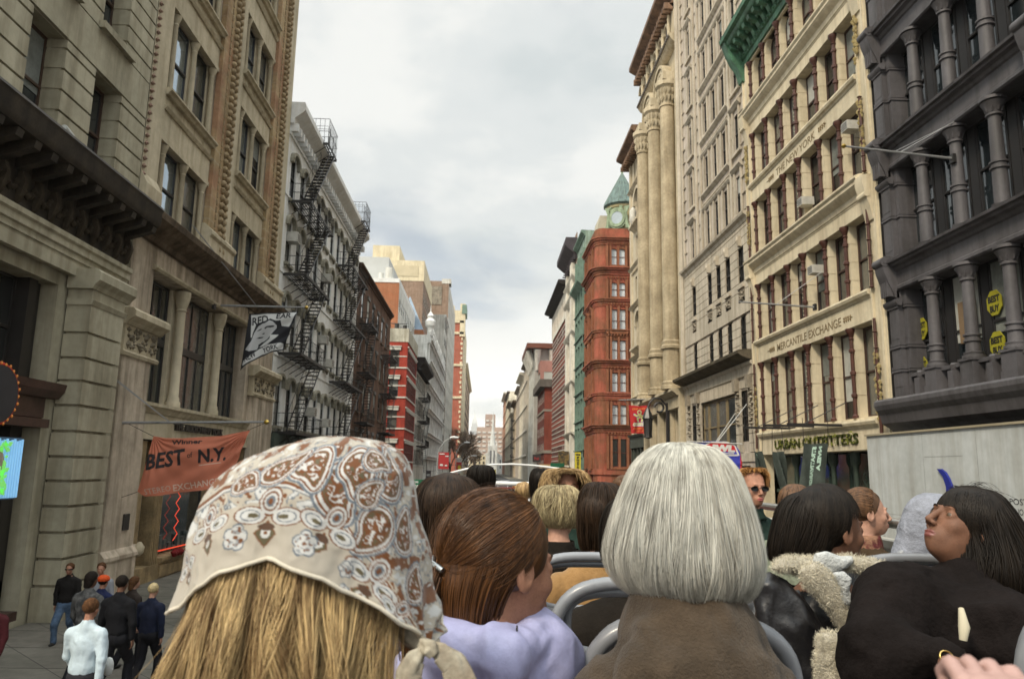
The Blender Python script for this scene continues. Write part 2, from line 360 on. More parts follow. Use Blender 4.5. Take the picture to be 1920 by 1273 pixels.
# ================================================================== LEFT: rusticated beige building with dark bracketed cornice
L = FR('L'); R = FR('R')
def rusticated():
 f, fl = L; T = thing('rusticated_building', 'olive beige masonry building at the left edge, grooved courses over a heavy dark bracketed cornice', 'building', (-10.3, 16, 0))
 ST = mat('beige_ashlar', (.32, .292, .215), .85, .10, .5, .18, .15, 40)
 DK = mat('dark_cornice_metal', (.035, .026, .017), .7, .3, 2.5, .3)
 wins = [(12.89+2.73*i, 14.31+2.73*i) for i in (-1, 0, 1, 2)]
 wins[-1] = (18.35, 19.8)
 ops = []
 for a, b in wins:
  ops += [(a, b, 11.2, 13.88)]
  for k in range(3): ops.append((a+.05, b-.05, 15.2+4.0*k, 17.75+4.0*k))
 m = MB(f, fl); m.sheet(8, 21.27, 8.3, 26, ops, .52, -.09); body(m, 8, 21.27, 26, 14, 0)
 m.sheet(8, 21.27, 0, 8.3, [(8.6, 18.04, .25, 8.0)], .9, -.09)
 # stone courses, proud of the bed so the grooves are real; they break at the openings and turn into the jambs
 v = 11.0; courses = []
 while v < 13.85: courses.append((v, min(v+.465, 13.84))); v += .53
 courses.append((13.9, 14.98))
 for k in range(3):
  v = 15.02+4.0*k
  while v < 17.9+4.0*k-.2: courses.append((v, v+.42)); v += .485
  courses.append((v, 19.0+4.0*k-.02))
 for c0, c1 in courses:
  edges = [8.0]
  for o in sorted(ops):
   if o[2] < (c0+c1)/2 < o[3]: edges += [o[0], o[1]]
  edges.append(21.25)
  for a, b in zip(edges[::2], edges[1::2]):
   if b-a > .05: m.box(a+(.0 if a == 8 else -.02), b+(0 if b > 21 else .02), c0, c1, -.55, .0)
 # sills of the upper windows
 for a, b in wins:
  for k in range(3): m.box(a-.1, b+.22, 14.99+4.0*k, 15.18+4.0*k, .002, .16)
 obj('wall', m, ST, T)
 for a, b in wins:
  window(L, T, a, b, 11.2, 13.88, -.56, WBROWN, t=.09, gm=GLASS)
  for k in range(3): window(L, T, a+.05, b-.05, 15.2+4.0*k, 17.75+4.0*k, -.56, WBROWN, t=.08, gm=GLASS)
 # cornice with soffit brackets
 m = MB(f, fl)
 m.prof(8, 20.75, [(.0, 10.2), (.25, 10.2), (.3, 10.3), (.92, 10.36), (1.0, 10.48), (1.0, 10.78), (1.05, 10.86), (1.0, 10.95), (.0, 11.2)])
 m.prof(8, 20.75, [(.0, 9.2), (.10, 9.2), (.12, 10.2), (.0, 10.2)])
 x = 8.1
 while x < 20.6: m.prof(x, x+.22, [(.12, 9.95), (.42, 10.05), (.86, 10.18), (.9, 10.34), (.12, 10.29)]); x += .62
 obj('cornice', m, DK, T, 40)
 m = MB(f, fl); x = 8.3
 while x < 20.4:                                  # swags and leaves of the frieze
  for i in range(5):
   a = PI*(i+.5)/5; m.lathe(x+.31-.24*math.cos(a), .15, [(9.78-.26*math.sin(a)-.09, .02), (9.78-.26*math.sin(a), .085), (9.78-.26*math.sin(a)+.09, .02)], 6)
  m.prof(x+.56, x+.68, [(.12, 9.25), (.2, 9.3), (.3, 9.7), (.22, 9.95), (.12, 9.95)]); x += .62
 obj('frieze', m, mat('frieze_relief', (.07, .055, .038), .8, .3, 3), T, 50)
 m = MB(f, fl); m.prof(8, 20.8, [(.0, 8.66), (.2, 8.66), (.2, 8.8), (.26, 8.82), (.26, 8.98), (.32, 9.02), (.32, 9.14), (.1, 9.2), (0, 9.2)])
 m.box(8, 20.78, 8.3, 8.66, .0, .16); obj('architrave', m, ST, T)
 # corner pilaster with grooves
 m = MB(f, fl); u0, u1, wf = 18.42, 20.1, .55
 gz = [.93, 1.54, 2.14, 2.74, 3.33, 3.9, 4.5, 5.12, 5.72, 6.28, 6.9, 7.65]
 m.box(u0+.09, u1-.09, .14, 8.3, -.05, wf-.09)
 for a, b in zip(gz, gz[1:]): m.box(u0, u1, a+.035, b-.035, -.05, wf)
 m.box(u0-.05, u1+.05, .14, .9, -.05, wf+.06); m.box(u0, u1, 7.68, 8.0, -.05, wf)
 m.prof(u0-.05, u1+.05, [(-.04, 7.6), (wf+.02, 7.6), (wf+.07, 7.72), (wf+.0, 7.76), (-.04, 7.76)])
 m.prof(u0-.12, u1+.18, [(-.04, 8.0), (wf+.03, 8.0), (wf+.08, 8.1), (wf+.2, 8.22), (wf+.2, 8.42), (wf+.12, 8.5), (-.04, 8.5)])
 obj('pilaster', m, ST, T)
 m = MB(f, fl); m.box(20.1, 21.25, .14, 8.3, -.04, .12)
 for z in gz: pass
 obj('edge_strip', m, ST, T)
 # storefront in shade: brown panels, glass, dark transom box
 BR = mat('storefront_brown', (.07, .035, .026), .5, .25, 3); DD = mat('storefront_dark', (.022, .018, .015), .5, .2)
 m = MB(f, fl); m.box(8.6, 18.03, .14, .45, -.6, -.1)
 m.box(8.6, 18.03, 4.55, 4.75, -.7, .1); m.box(8.6, 18.03, 4.78, 5.25, -.7, -.05); m.prof(8.6, 18.38, [(-.7, 5.25), (.05, 5.25), (.18, 5.42), (.22, 5.6), (-.7, 5.6)])
 obj('transom', m, BR, T)
 m = MB(f, fl)
 for x in (10.2, 12.6, 15.0, 17.35): m.box(x, x+.32, .45, 4.55, -.75, -.35); m.box(x, x+.32, 5.6, 8.0, -.75, -.35)
 m.box(17.67, 18.03, .45, 4.55, -.9, -.5); m.box(17.67, 18.03, 5.6, 8.0, -.9, -.5)
 m.box(8.6, 18.03, .45, 1.1, -.8, -.5); obj('storefront_frame', m, DD, T)
 SG = glass_mat('shop_glass', (.022, .022, .02), .05)
 for a, b in ((8.6, 10.2), (10.52, 12.6), (12.92, 15.0), (15.32, 17.35)):
  window(L, T, a, b, 1.1, 4.55, -.72, DD, 'plain', SG, blind=0, name='shop_window')
  window(L, T, a, b, 5.6, 8.0, -.72, DD, 'sash', SG, blind=.5)
 m = MB(f, fl); m.box(8.6, 18.03, .2, 8.1, -1.0, -.92); obj('storefront_back', m, DD, T)
rusticated()
def neon_and_camera():
 f, fl = L
 # round red neon sign
 T = thing('round_sign', 'dark round sign with a dull red bulb-studded rim cut by the left edge', 'sign', f(14.7, 5.05, .9))
 m = MB(f, fl); cu, cv = 14.72, 5.05;
 m.poly([(cu+.56*math.cos(a*PI/16), cv+.56*math.sin(a*PI/16)) for a in range(32)], .82, .98); obj('disc', m, mat('sign_black', (.02, .022, .03), .5), T)
 RED = mat('red_ring', (.45, .035, .02), .5, .3, 9, emit=((.9, .06, .02), .06)); m = MB(f, fl)
 ring = [(cu+.58*math.cos(a*PI/20), cv+.58*math.sin(a*PI/20), .92) for a in range(41)]; m.tube(ring, .045, 6)
 obj('neon_ring', m, RED, T, 60)
 m = MB(f, fl)
 for k in range(26):
  a = k*2*PI/26; r = .58+.02*(k % 2); m.lathe(cu+r*math.cos(a), .98, [(cv+r*math.sin(a)-.03, .01), (cv+r*math.sin(a), .022), (cv+r*math.sin(a)+.03, .01)], 6)
 obj('bulbs', m, mat('amber_bulbs', (.5, .2, .03), .4, emit=((.9, .25, .03), .12)), T)
 m = MB(f, fl); m.box(cu-.05, cu+.05, cv+.2, cv+.3, -.6, .84); obj('bracket', m, IRON, T)
 # vertical lit sign: blue tubes with green leaves
 T = thing('lit_sign', 'glowing sign of vertical blue tubes with green leaf shapes in the dark shop front', 'sign', f(14.6, 3.2, 0))
 u0, u1, v0, v1 = 15.2, 16.4, 3.0, 4.26
 f = lambda u, v, w: (-9.9+w, u, v)
 m = MB(f, fl); m.box(u0, u1, v0, v1, .0, .1); m.box(u0+.3, u0+.4, v1-.3, v1-.2, -.6, .0); obj('backing_board', m, mat('sign_board', (.05, .09, .14), .5, emit=((.1, .22, .34), .12)), T)
 m = MB(f, fl)
 for k in range(13):
  x = u1-.04-k*.085; m.tube([(x, v0+.03, .14), (x, v1-.03-.02*(k % 3), .14)], .023, 6)
 obj('blue_tubes', m, mat('blue_tube', (.35, .65, .9), .4, emit=((.22, .52, .85), .45)), T)
 m = MB(f, fl); rr = random.Random(3)
 for k in range(46):
  x = u0+.05+.55*rr.random()**.8+.15*(k % 2); y = v0+.12+(v1-v0-.25)*rr.random(); s = .03+.035*rr.random(); a = rr.random()*PI
  m.poly([(x+s*1.6*math.cos(a), y+s*1.6*math.sin(a)), (x-s*math.sin(a), y+s*math.cos(a)), (x-s*1.6*math.cos(a), y-s*1.6*math.sin(a)), (x+s*math.sin(a), y-s*math.cos(a))], .17, .19)
 obj('green_leaves', m, mat('green_tube', (.3, .9, .25), .4, emit=((.25, .8, .18), .35)), T)
 m = MB(f, fl); m.poly([(u0+.3+.32*math.cos(a*PI/8), v0+.6+.45*math.sin(a*PI/8)) for a in range(16)], .165, .168); obj('centre_picture', m, mat('centre_picture', (.5, .42, .34), .5, .4, 6, emit=((.4, .33, .25), .12)), T)
 f, fl = L
 # security camera on the cornice
 T = thing('security_camera', 'small white security camera on the beige wall just above the dark cornice', 'camera', f(16.9, 11.4, .1))
 m = MB(f, fl); m.tube([(17.0, 11.3, -.02), (17.0, 11.42, .25)], .03, 6); obj('bracket', m, ACW, T)
 m = MB(f, fl); m.tube([(16.8, 11.5, .3), (17.15, 11.42, .3)], .075, 8); obj('camera_body', m, mat('camera_white', (.6, .6, .57), .4), T, 40)
neon_and_camera()

# ================================================================== LEFT 2: tan building with ornamented brick piers
def ornate_left():
 f, fl = L; T = thing('ornate_pier_building', 'tall tan building with carved brick piers and colonnette windows behind the two flags', 'building', (-10.3, 28.8, 0))
 ST = mat('tan_stone', (.41, .355, .255), .85, .10, .5, .15, .15, 30)
 PL = mat('pinkish_plaster', (.43, .36, .28), .88, .14, .6, .28, .25, 30)
 BK = mat('yellow_brick', (.36, .27, .15), .85, .16, .8, .1, brick=(.8, .45, (.40, .35, .27), (.32, .23, .13)), bump=.6, bscale=22, col2=(.38, .22, .13))
 U0, U1, H = 21.3, 36.3, 31.0
 bays = [(22.42, 26.45), (29.1, 33.15)]
 fl_v = [(11.3, 13.84), (15.42, 18.38), (19.88, 22.6), (24.3, 27.0), (28.6, 31.4)]
 ops = [(a, b, c, d) for a, b in bays for c, d in fl_v[:4]]
 m = MB(f, fl); m.sheet(U0, U1, 10.4, H, ops, .36, -.12); body(m, U0, U1, H, 14)
 m.sheet(U0, U1, 5.55, 10.4, [(22.86, 32.4, 5.62, 9.66)], .65, -.02); m.sheet(U0, U1, 0, 5.55, [(23.3, 33.45, .5, 4.5)], 1.0, -.02)
 obj('wall', m, PL, T)
 # spandrels, sills, lintels
 m = MB(f, fl)
 for a, b in bays:
  tops = [13.84, 18.38, 22.6, 27.0]; sills = [15.42, 19.88, 24.3, 28.6]
  for t_, s_ in zip(tops, sills):
   m.box(a-.02, b+.02, t_, s_-.12, -.13, -.04)
   m.prof(a-.05, b+.08, [(-.1, s_-.12), (.08, s_-.12), (.12, s_-.04), (.2, s_), (.2, s_+.06), (.06, s_+.1), (-.1, s_+.1)])
   m.prof(a-.05, b+.04, [(-.1, s_-.62), (.02, s_-.62), (.08, s_-.52), (.02, s_-.48), (-.1, s_-.48)])
   m.box(a-.02, b+.02, t_-.04, t_+.12, -.2, .0)
 m.box(21.3, 22.40, 10.9, H, -.1, .0)
 m.box(28.25, 29.08, 10.9, H, -.1, -.01); m.box(35.15, 36.28, 10.9, H, -.1, .02)
 obj('spandrel', m, ST, T)
 for (a, b) in bays:
  for i, (c, d) in enumerate(fl_v[:4]):
   window(L, T, a+.1, a+.42, c, d, -.40, WDARK, 'plain', blind=0, t=.04)
   window(L, T, a+.62, a+2.02, c+.02, d, -.40, WDARK, 'sash', SKYG, t=.06, blind=0); window(L, T, a+2.3, a+3.72, c+.02, d, -.40, WDARK, 'sash', t=.06, blind=.5)
   for x in (a+.52, a+2.16, a+3.86):
    k = MB(f, fl); k.box(x-.16, x+.16, c, d, -.44, -.3)
    k.lathe(x, -.17, [(c, .13), (c+.12, .13), (c+.16, .095), (c+.3, .1), (d-.42, .085), (d-.38, .11), (d-.33, .09), (d-.22, .13), (d-.1, .17), (d-.04, .17)], 10)
    obj('colonnette', k, ST, T, 35)
 # carved brick piers: brick courses and a rope of relief ornament
 for a, b, ch in ((26.5, 28.2, 27.55), (33.2, 35.1, 34.35)):
  m = MB(f, fl); m.box(a, b, 10.9, H, -.1, .10); obj('brick_pier', m, BK, T)
  m = MB(f, fl); v = 11.0; rr = random.Random(2)
  while v < H-.3:
   for x, s in ((ch-.02, 1), (ch+.36, -1)):
    m.lathe(x, .12, [(v, .03), (v+.08, .12+.03*rr.random()), (v+.2, .14), (v+.27, .04)], 7)
   m.box(a+.55, a+.62, v, v+.2, .1, .14); v += .29
  obj('carved_ornament', m, mat('ornament_clay', (.34, .255, .15), .85, .2, 3), T, 60)
 m = MB(f, fl); v = 11.2
 while v < H: m.lathe(21.38, .04, [(v, .02), (v+.06, .08), (v+.14, .02)], 6); v += .24
 obj('edge_beading', m, mat('bead_clay', (.3, .2, .15), .85, .2, 3), T)
 m = MB(f, fl)
 for a, b in ((28.2, 29.1), (35.1, 36.32)): m.prof(a-.05-(1.75 if a < 30 else 1.9), b, [(-.1, 11.0), (.22, 11.0), (.22, 11.9), (.3, 12.0), (.3, 12.12), (.02, 12.4), (-.1, 12.4)])
 m.prof(21.3, 22.4, [(-.1, 11.0), (.2, 11.0), (.2, 11.95), (.02, 12.3), (-.1, 12.3)]); obj('pier_base', m, ST, T)
 # brown main cornice
 m = MB(f, fl); m.prof(21.32, 36.28, [(-.02, 10.42), (.12, 10.42), (.18, 10.56), (.5, 10.72), (.7, 10.9), (.74, 11.08), (.7, 11.12), (-.02, 11.3)])
 obj('cornice', m, mat('brown_cornice', (.13, .095, .065), .8, .25, 2, .3), T)
 m = MB(f, fl); m.prof(22.7, 32.6, [(-.02, 9.66), (.06, 9.66), (.12, 9.74), (.12, 9.8), (-.02, 9.86)]); obj('lintel_moulding', m, ST, T)
 # big studio window: three bays of tall lights between round columns
 for a, b in ((22.95, 25.3), (25.9, 29.0), (29.6, 32.3)): window(L, T, a, b, 5.66, 9.62, -.6, WDARK, 'tall', t=.08, blind=.0)
 for x in (25.6, 29.3):
  k = MB(f, fl); k.box(x-.26, x+.26, 5.64, 9.62, -.6, -.42)
  k.lathe(x, -.2, [(5.64, .24), (5.8, .24), (5.86, .2), (5.95, .2), (6.0, .165), (8.9, .15), (8.95, .19), (9.0, .16), (9.2, .22), (9.45, .27), (9.6, .27)], 12); obj('column', k, ST, T, 35)
 m = MB(f, fl); m.prof(22.6, 32.8, [(-.02, 5.3), (.1, 5.3), (.16, 5.42), (.24, 5.5), (.24, 5.6), (-.02, 5.62)]); obj('sill', m, ST, T)
 # capitals
 for a, b, n in ((20.95, 23.1, 'capital'), (32.9, 36.25, 'capital')):
  m = MB(f, fl); w = .22
  m.prof(a-.05, b+.05, [(-.02, 6.75), (w+.03, 6.75), (w+.06, 6.84), (w, 6.9), (-.02, 6.9)]); m.box(a+.03, b-.03, 6.9, 7.62, -.02, w-.02)
  m.prof(a-.1, b+.12, [(-.02, 7.62), (w+.04, 7.62), (w+.12, 7.72), (w+.28, 7.84), (w+.28, 8.0), (w+.2, 8.08), (-.02, 8.08)])
  c = obj(n, m, ST, T); m = MB(f, fl); rr = random.Random(4)
  for k in range(60):
   x = a+.15+(b-a-.3)*rr.random(); v = 6.98+.56*rr.random(); s = .05+.05*rr.random()
   m.lathe(x, w-.02, [(v-s, .01), (v, s), (v+s, .01)], 6)
  obj('leaf_relief', m, mat('relief_stone', (.24, .205, .15), .85, .25, 3), c, 60)
 m = MB(f, fl); m.box(20.95, 22.75, .14, 6.75, -.02, .2); m.box(33.1, 36.2, .14, 6.75, -.02, .2)
 m.box(20.9, 22.82, .14, 1.15, -.02, .3); m.prof(20.88, 23.2, [(-.02, 1.15), (.34, 1.15), (.34, 1.25), (.2, 1.42), (-.02, 1.42)]); obj('shaft', m, PL, T)
 m = MB(f, fl); m.lathe(23.0, .3, [(1.1, .05), (1.2, .14), (1.35, .16), (1.5, .05)], 8); obj('scroll', m, ST, T, 60)
 # fascia over the shop with dark letters
 m = MB(f, fl); m.box(22.9, 33.4, 4.5, 5.3, -.02, .06); fa = obj('fascia', m, ST, T)
 LD = mat('black_letters', (.02, .018, .015), .5)
 text('THE AUDIO NEW YORK', lambda x, y, z: f(25.2+x, 4.87+y, .10+z), .33, LD, fa, width=4.6, align='LEFT', bold=.012, ext=.04)
 # shop windows
 TW = mat('tan_wood', (.27, .195, .10), .6, .2, 2, .2); m = MB(f, fl)
 for x, w_ in ((23.35, .3), (24.6, .55), (29.6, .14), (33.1, .3)):
  m.box(x, x+w_, .5, 4.45, -.6, -.05)
  if w_ > .4:
   for k in range(4): m.box(x+.05+k*.13, x+.11+k*.13, .6, 4.4, -.05, -.02)
 m.box(23.3, 33.4, .14, .62, -.6, .0); m.prof(25.2, 33.3, [(-.5, .62), (.06, .62), (.1, .7), (.1, .78), (-.5, .82)]); m.box(25.2, 33.3, .2, .55, .0, .05)
 obj('shop_frame', m, TW, T)
 SG = glass_mat('shop_glass_two', (.03, .04, .04), .04)
 for a, b in ((23.7, 24.55), (25.2, 29.55), (29.8, 33.05)): window(L, T, a, b, .85, 4.4, -.5, WDARK, 'plain', SG, blind=0, name='shop_window')
 m = MB(f, fl); z = 3.9; s = 1; pts = []
 while z > 1.0: pts.append((27.1+.17*s, z, -.3)); z -= .21; s = -s
 m.tube(pts, .014, 5); m.tube([(24.95, .95, -.28), (28.8, .92, -.28), (33, .92, -.28)], .022, 5)
 obj('neon_zigzag', m, mat('red_neon', (.8, .05, .02), .4, emit=((1, .09, .03), .6)), T)
 m = MB(f, fl); rr = random.Random(6)
 for k in range(9):
  x = 25.6+k*.38; m.box(x, x+.22, .86, 1.0+.5*rr.random(), -.46, -.36)
 obj('window_display', m, mat('display_goods', (.10, .13, .12), .5, .5, 8), T)
 m = MB(f, fl); m.box(22.0, 22.35, 1.9, 2.35, .2, .24); obj('door_plate', m, WDARK, T)
 m = MB(f, fl); rr = random.Random(9)
 for k in range(40): x = 25.7+3.4*rr.random(); m.lathe(x, .1+.1*rr.random(), [(.74, .02), (.84+.05*rr.random(), .1), (.98, .02)], 6)
 obj('flower_box', m, mat('red_flowers', (.22, .02, .02), .8, .3, 8), T)
ornate_left()

# ================================================================== fire escapes
def stair_flight(m, ua, va, ub, vb, w0, w1, n=14, rail=True):
 for w in (w0, w1): m.tube([(ua, va, w), (ub, vb, w)], .035, 4)
 for i in range(n):
  t = (i+.5)/n; u = ua+(ub-ua)*t; v = va+(vb-va)*t; m.box(u-.12, u+.12, v-.018, v+.018, w0, w1)
 if rail:
  for w in (w0, w1): m.tube([(ua, va+.85, w), (ub, vb+.85, w)], .014, 4)
  for i in range(0, n, 3):
   t = (i+.5)/n; u = ua+(ub-ua)*t; v = va+(vb-va)*t
   for w in (w0, w1): m.tube([(u, v, w), (u, v+.85, w)], .01, 4)
def platform(m, u0, u1, v, w1, rail=.95, k=.3):
 n = int((w1-.05)/.13)
 for i in range(n): x = .08+i*.13; m.box(u0, u1, v-.02, v+.02, x, x+.05)
 j = u0
 while j < u1: m.box(j, j+.05, v-.06, v-.02, .0, w1); j += 1.1
 for h in (rail, rail*.5): m.tube([(u0, v+h, .0), (u0, v+h, w1), (u1, v+h, w1), (u1, v+h, .0)], .018, 4)
 m.box(u0, u1, v-.08, v+.06, w1-.02, w1+.02); m.box(u0-.02, u0+.02, v-.08, v+.06, 0, w1); m.box(u1-.02, u1+.02, v-.08, v+.06, 0, w1)
 x = u0
 while x <= u1+.01: m.tube([(x, v, w1), (x, v+rail, w1)], .011, 4); x += k
 for j in range(1, 4):
  for x in (u0, u1): m.tube([(x, v, w1*j/4), (x, v+rail, w1*j/4)], .011, 4)
 x = u0+.2
 while x < u1: m.tube([(x, v-.05, w1*.9), (x, v-.75, .0)], .022, 4); x += 1.15
def fire_escape(label, fr, u0, u1, levels, top, w1=1.15, roofv=None, group='fire escapes on the left facades'):
 f, fl = fr; T = thing('fire_escape', label, 'fire escape', f((u0+u1)/2, levels[0], .6), group)
 for i, v in enumerate(levels):
  m = MB(f, fl); platform(m, u0, u1, v, w1); obj('platform', m, IRON, T)
  nv = levels[i+1] if i+1 < len(levels) else roofv
  m = MB(f, fl)
  if nv:
   last = i+1 >= len(levels)
   stair_flight(m, u0+.5, v, u1-.9 if not last else u1-.6, nv, w1-.62, w1-.04, 16); obj('stair', m, IRON, T)
 m = MB(f, fl); stair_flight(m, u1-1.0, 2.9, u0+.4, levels[0], w1-.6, w1-.05, 14, False); obj('drop_ladder', m, IRON, T)
 if roofv:
  m = MB(f, fl); platform(m, u1-2.3, u1+.1, roofv, w1-.1, 1.5, .22)
  for j in (0, 1): m.tube([(u1-.3+.4*j, roofv+.05, w1*.5), (u1-.3+.4*j, roofv+2.0, w1*.5), (u1-.3+.4*j, roofv+2.0, -.6)], .02, 4)
  obj('roof_platform', m, IRON, T)
 return T
# ================================================================== LEFT 3: white building
def white_left():
 f, fl = L; T = thing('white_painted_building', 'white painted building with arched window hoods behind two tall black fire escapes', 'building', (-10.3, 47.4, 0))
 WP = mat('white_masonry_paint', (.62, .62, .58), .8, .06, .5, .05, .2, 18); HD = mat('grey_hood_moulding', (.30, .28, .22), .85, .15, 2)
 U0, U1, H = 36.3, 58.4, 22.2
 tops = [8.15, 12.35, 16.4, 19.75]; cs = [37.6+2.08*i for i in range(10)]
 ops = [(c-.52, c+.52, t-2.45, t) for c in cs for t in tops]+[(c-.8, c+.8, 1.0, 4.3) for c in cs[::1]]
 m = MB(f, fl); m.sheet(U0, U1, 0, H, ops, .16); body(m, U0, U1, H, 14)
 for c in cs:
  for t in tops: m.spandrel(c, .52, t-.3, t, -.03, -.003, .5)
 for t in (9.1, 13.3, 17.3): m.box(U0, U1, t, t+.12, .0, .05)
 obj('wall', m, WP, T)
 m = MB(f, fl)
 for c in cs:
  for t in tops:
   m.arch(c, t-.32, .56, .80, -.01, .20, 8, rise=.62); m.box(c-.82, c-.56, t-.52, t-.32, -.01, .18); m.box(c+.56, c+.82, t-.52, t-.32, -.01, .18)
   m.box(c-.68, c+.68, t-2.6, t-2.45, -.01, .17); m.box(c-.6, c-.5, t-2.75, t-2.6, -.01, .12); m.box(c+.5, c+.6, t-2.75, t-2.6, -.01, .12)
 obj('window_hoods', m, HD, T)
 for c in cs:
  for t in tops: window(L, T, c-.52, c+.52, t-2.45, t, -.15, WDARK, 'sash', t=.05, blind=.3)
 for c in cs: window(L, T, c-.8, c+.8, 1.0, 4.3, -.15, WDARK, 'plain', blind=0, name='shop_window')
 m = MB(f, fl); cornice(m, U0-.0, U1, 21.1, 1.15, .75, .62, .4, .3, .2); m.box(U0, U1, 20.5, 20.66, .0, .08); obj('cornice', m, WP, T)
 m = MB(f, fl); m.box(U0, U1, 4.5, 5.3, .0, .35); obj('shop_fascia', m, mat('dark_green_fascia', (.05, .07, .05), .7, .2), T)
 lv = [5.35, 9.25, 13.3, 17.15]
 fire_escape('nearer tall black iron fire escape zigzagging up the white building', L, 37.0, 42.8, lv, 0, 1.15, 21.9)
 fire_escape('farther black iron fire escape at the far end of the white building', L, 49.5, 56.4, [5.35, 9.25, 13.4, 17.2], 0, 1.15, 21.9)
 labs = ['white air conditioner high on the white wall, just left of the nearer fire escape', 'white air conditioner with grille between the two fire escapes at flag height', 'white air conditioner below the hoods at the middle of the white wall', 'topmost white air conditioner between the two fire escapes', 'lowest of the white air conditioners, near the farther fire escape', 'white air conditioner under an arched hood right of the nearer fire escape']
 for (u, v), lb in zip(((37.6, 15.1), (46.0, 11.2), (48.0, 10.0), (46.0, 15.1), (48.0, 6.2), (43.9, 6.6)), labs):
  t = ac_unit(L, u, v, .1, .7); t['label'] = lb; t['group'] = 'air conditioners on the white building'
white_left()
# ================================================================== LEFT 4: dark brown brick
def plain_bldg(name, label, fr, u0, u1, H, m_wall, cols, tops, wh, ww, fm=WDARK, depth=14, sill=None, lintel=None, corn=None, base=None, gl=None, style='sash', rec=.25, extra=None, blind=.35, wp=None, cw=None):
 f, fl = fr; rec = max(.05, min(rec, ww*.42*(10.3 if fr is L else 14.3)/max(20, u0))); P = f((u0+u1)/2, 0, 0); T = thing(name, label, 'building', P)
 ops = [(c-ww/2, c+ww/2, t-wh, t) for c in cols for t in tops]
 m = MB(f, fl); m.sheet(u0, u1, 0, H, ops, rec); body(m, u0, u1, H, depth); obj('wall', m, m_wall, T)
 if wp is None:
  for o in ops: window(fr, T, o[0], o[1], o[2], o[3], -rec+.01, fm, style, gl, t=min(.07, ww*.08), blind=blind)
 if sill:
  m = MB(f, fl)
  for o in ops: m.box(o[0]-.12, o[1]+.12, o[2]-.14, o[2]-.002, .002, .12)
  obj('sills', m, sill, T)
 if lintel:
  m = MB(f, fl)
  for o in ops: m.box(o[0]-.14, o[1]+.14, o[3]+.002, o[3]+.3, .002, .1)
  obj('lintels', m, lintel, T)
 if corn:
  m = MB(f, fl); cornice(m, u0, u1, H-corn[0], corn[0]+.02, corn[1], corn[3] if len(corn) > 3 else 0); obj('cornice', m, corn[2], T)
 if extra: extra(T, f, fl)
 return T
BRN = mat('dark_brown_brick', (.115, .062, .038), .9, .18, .8, .2, brick=(.5, .16, (.15, .10, .075), (.09, .048, .03)))
cs4 = [61+3.05*i for i in range(6)]
plain_bldg('brown_brick_building', 'dark brown brick building with black fire escapes between the white and the red buildings', L, 58.45, 79.6, 19.9, BRN, cs4, [6.6, 10.4, 14.2, 18.0], 2.2, 1.05, sill=mat('brown_sill', (.15, .11, .08), .9), corn=(.5, .35, mat('brown_brick_coping', (.09, .055, .04), .9)),
 lintel=mat('blue_grey_lintel', (.16, .15, .14), .8))
fire_escape('black balcony fire escape on the near half of the brown brick building', L, 60.0, 64.2, [7.2, 11.2, 15.2], 0, 1.0, None)
fire_escape('black balcony fire escape on the far half of the brown brick building', L, 73.3, 78.6, [7.0, 10.8, 14.6], 0, 1.1, None)
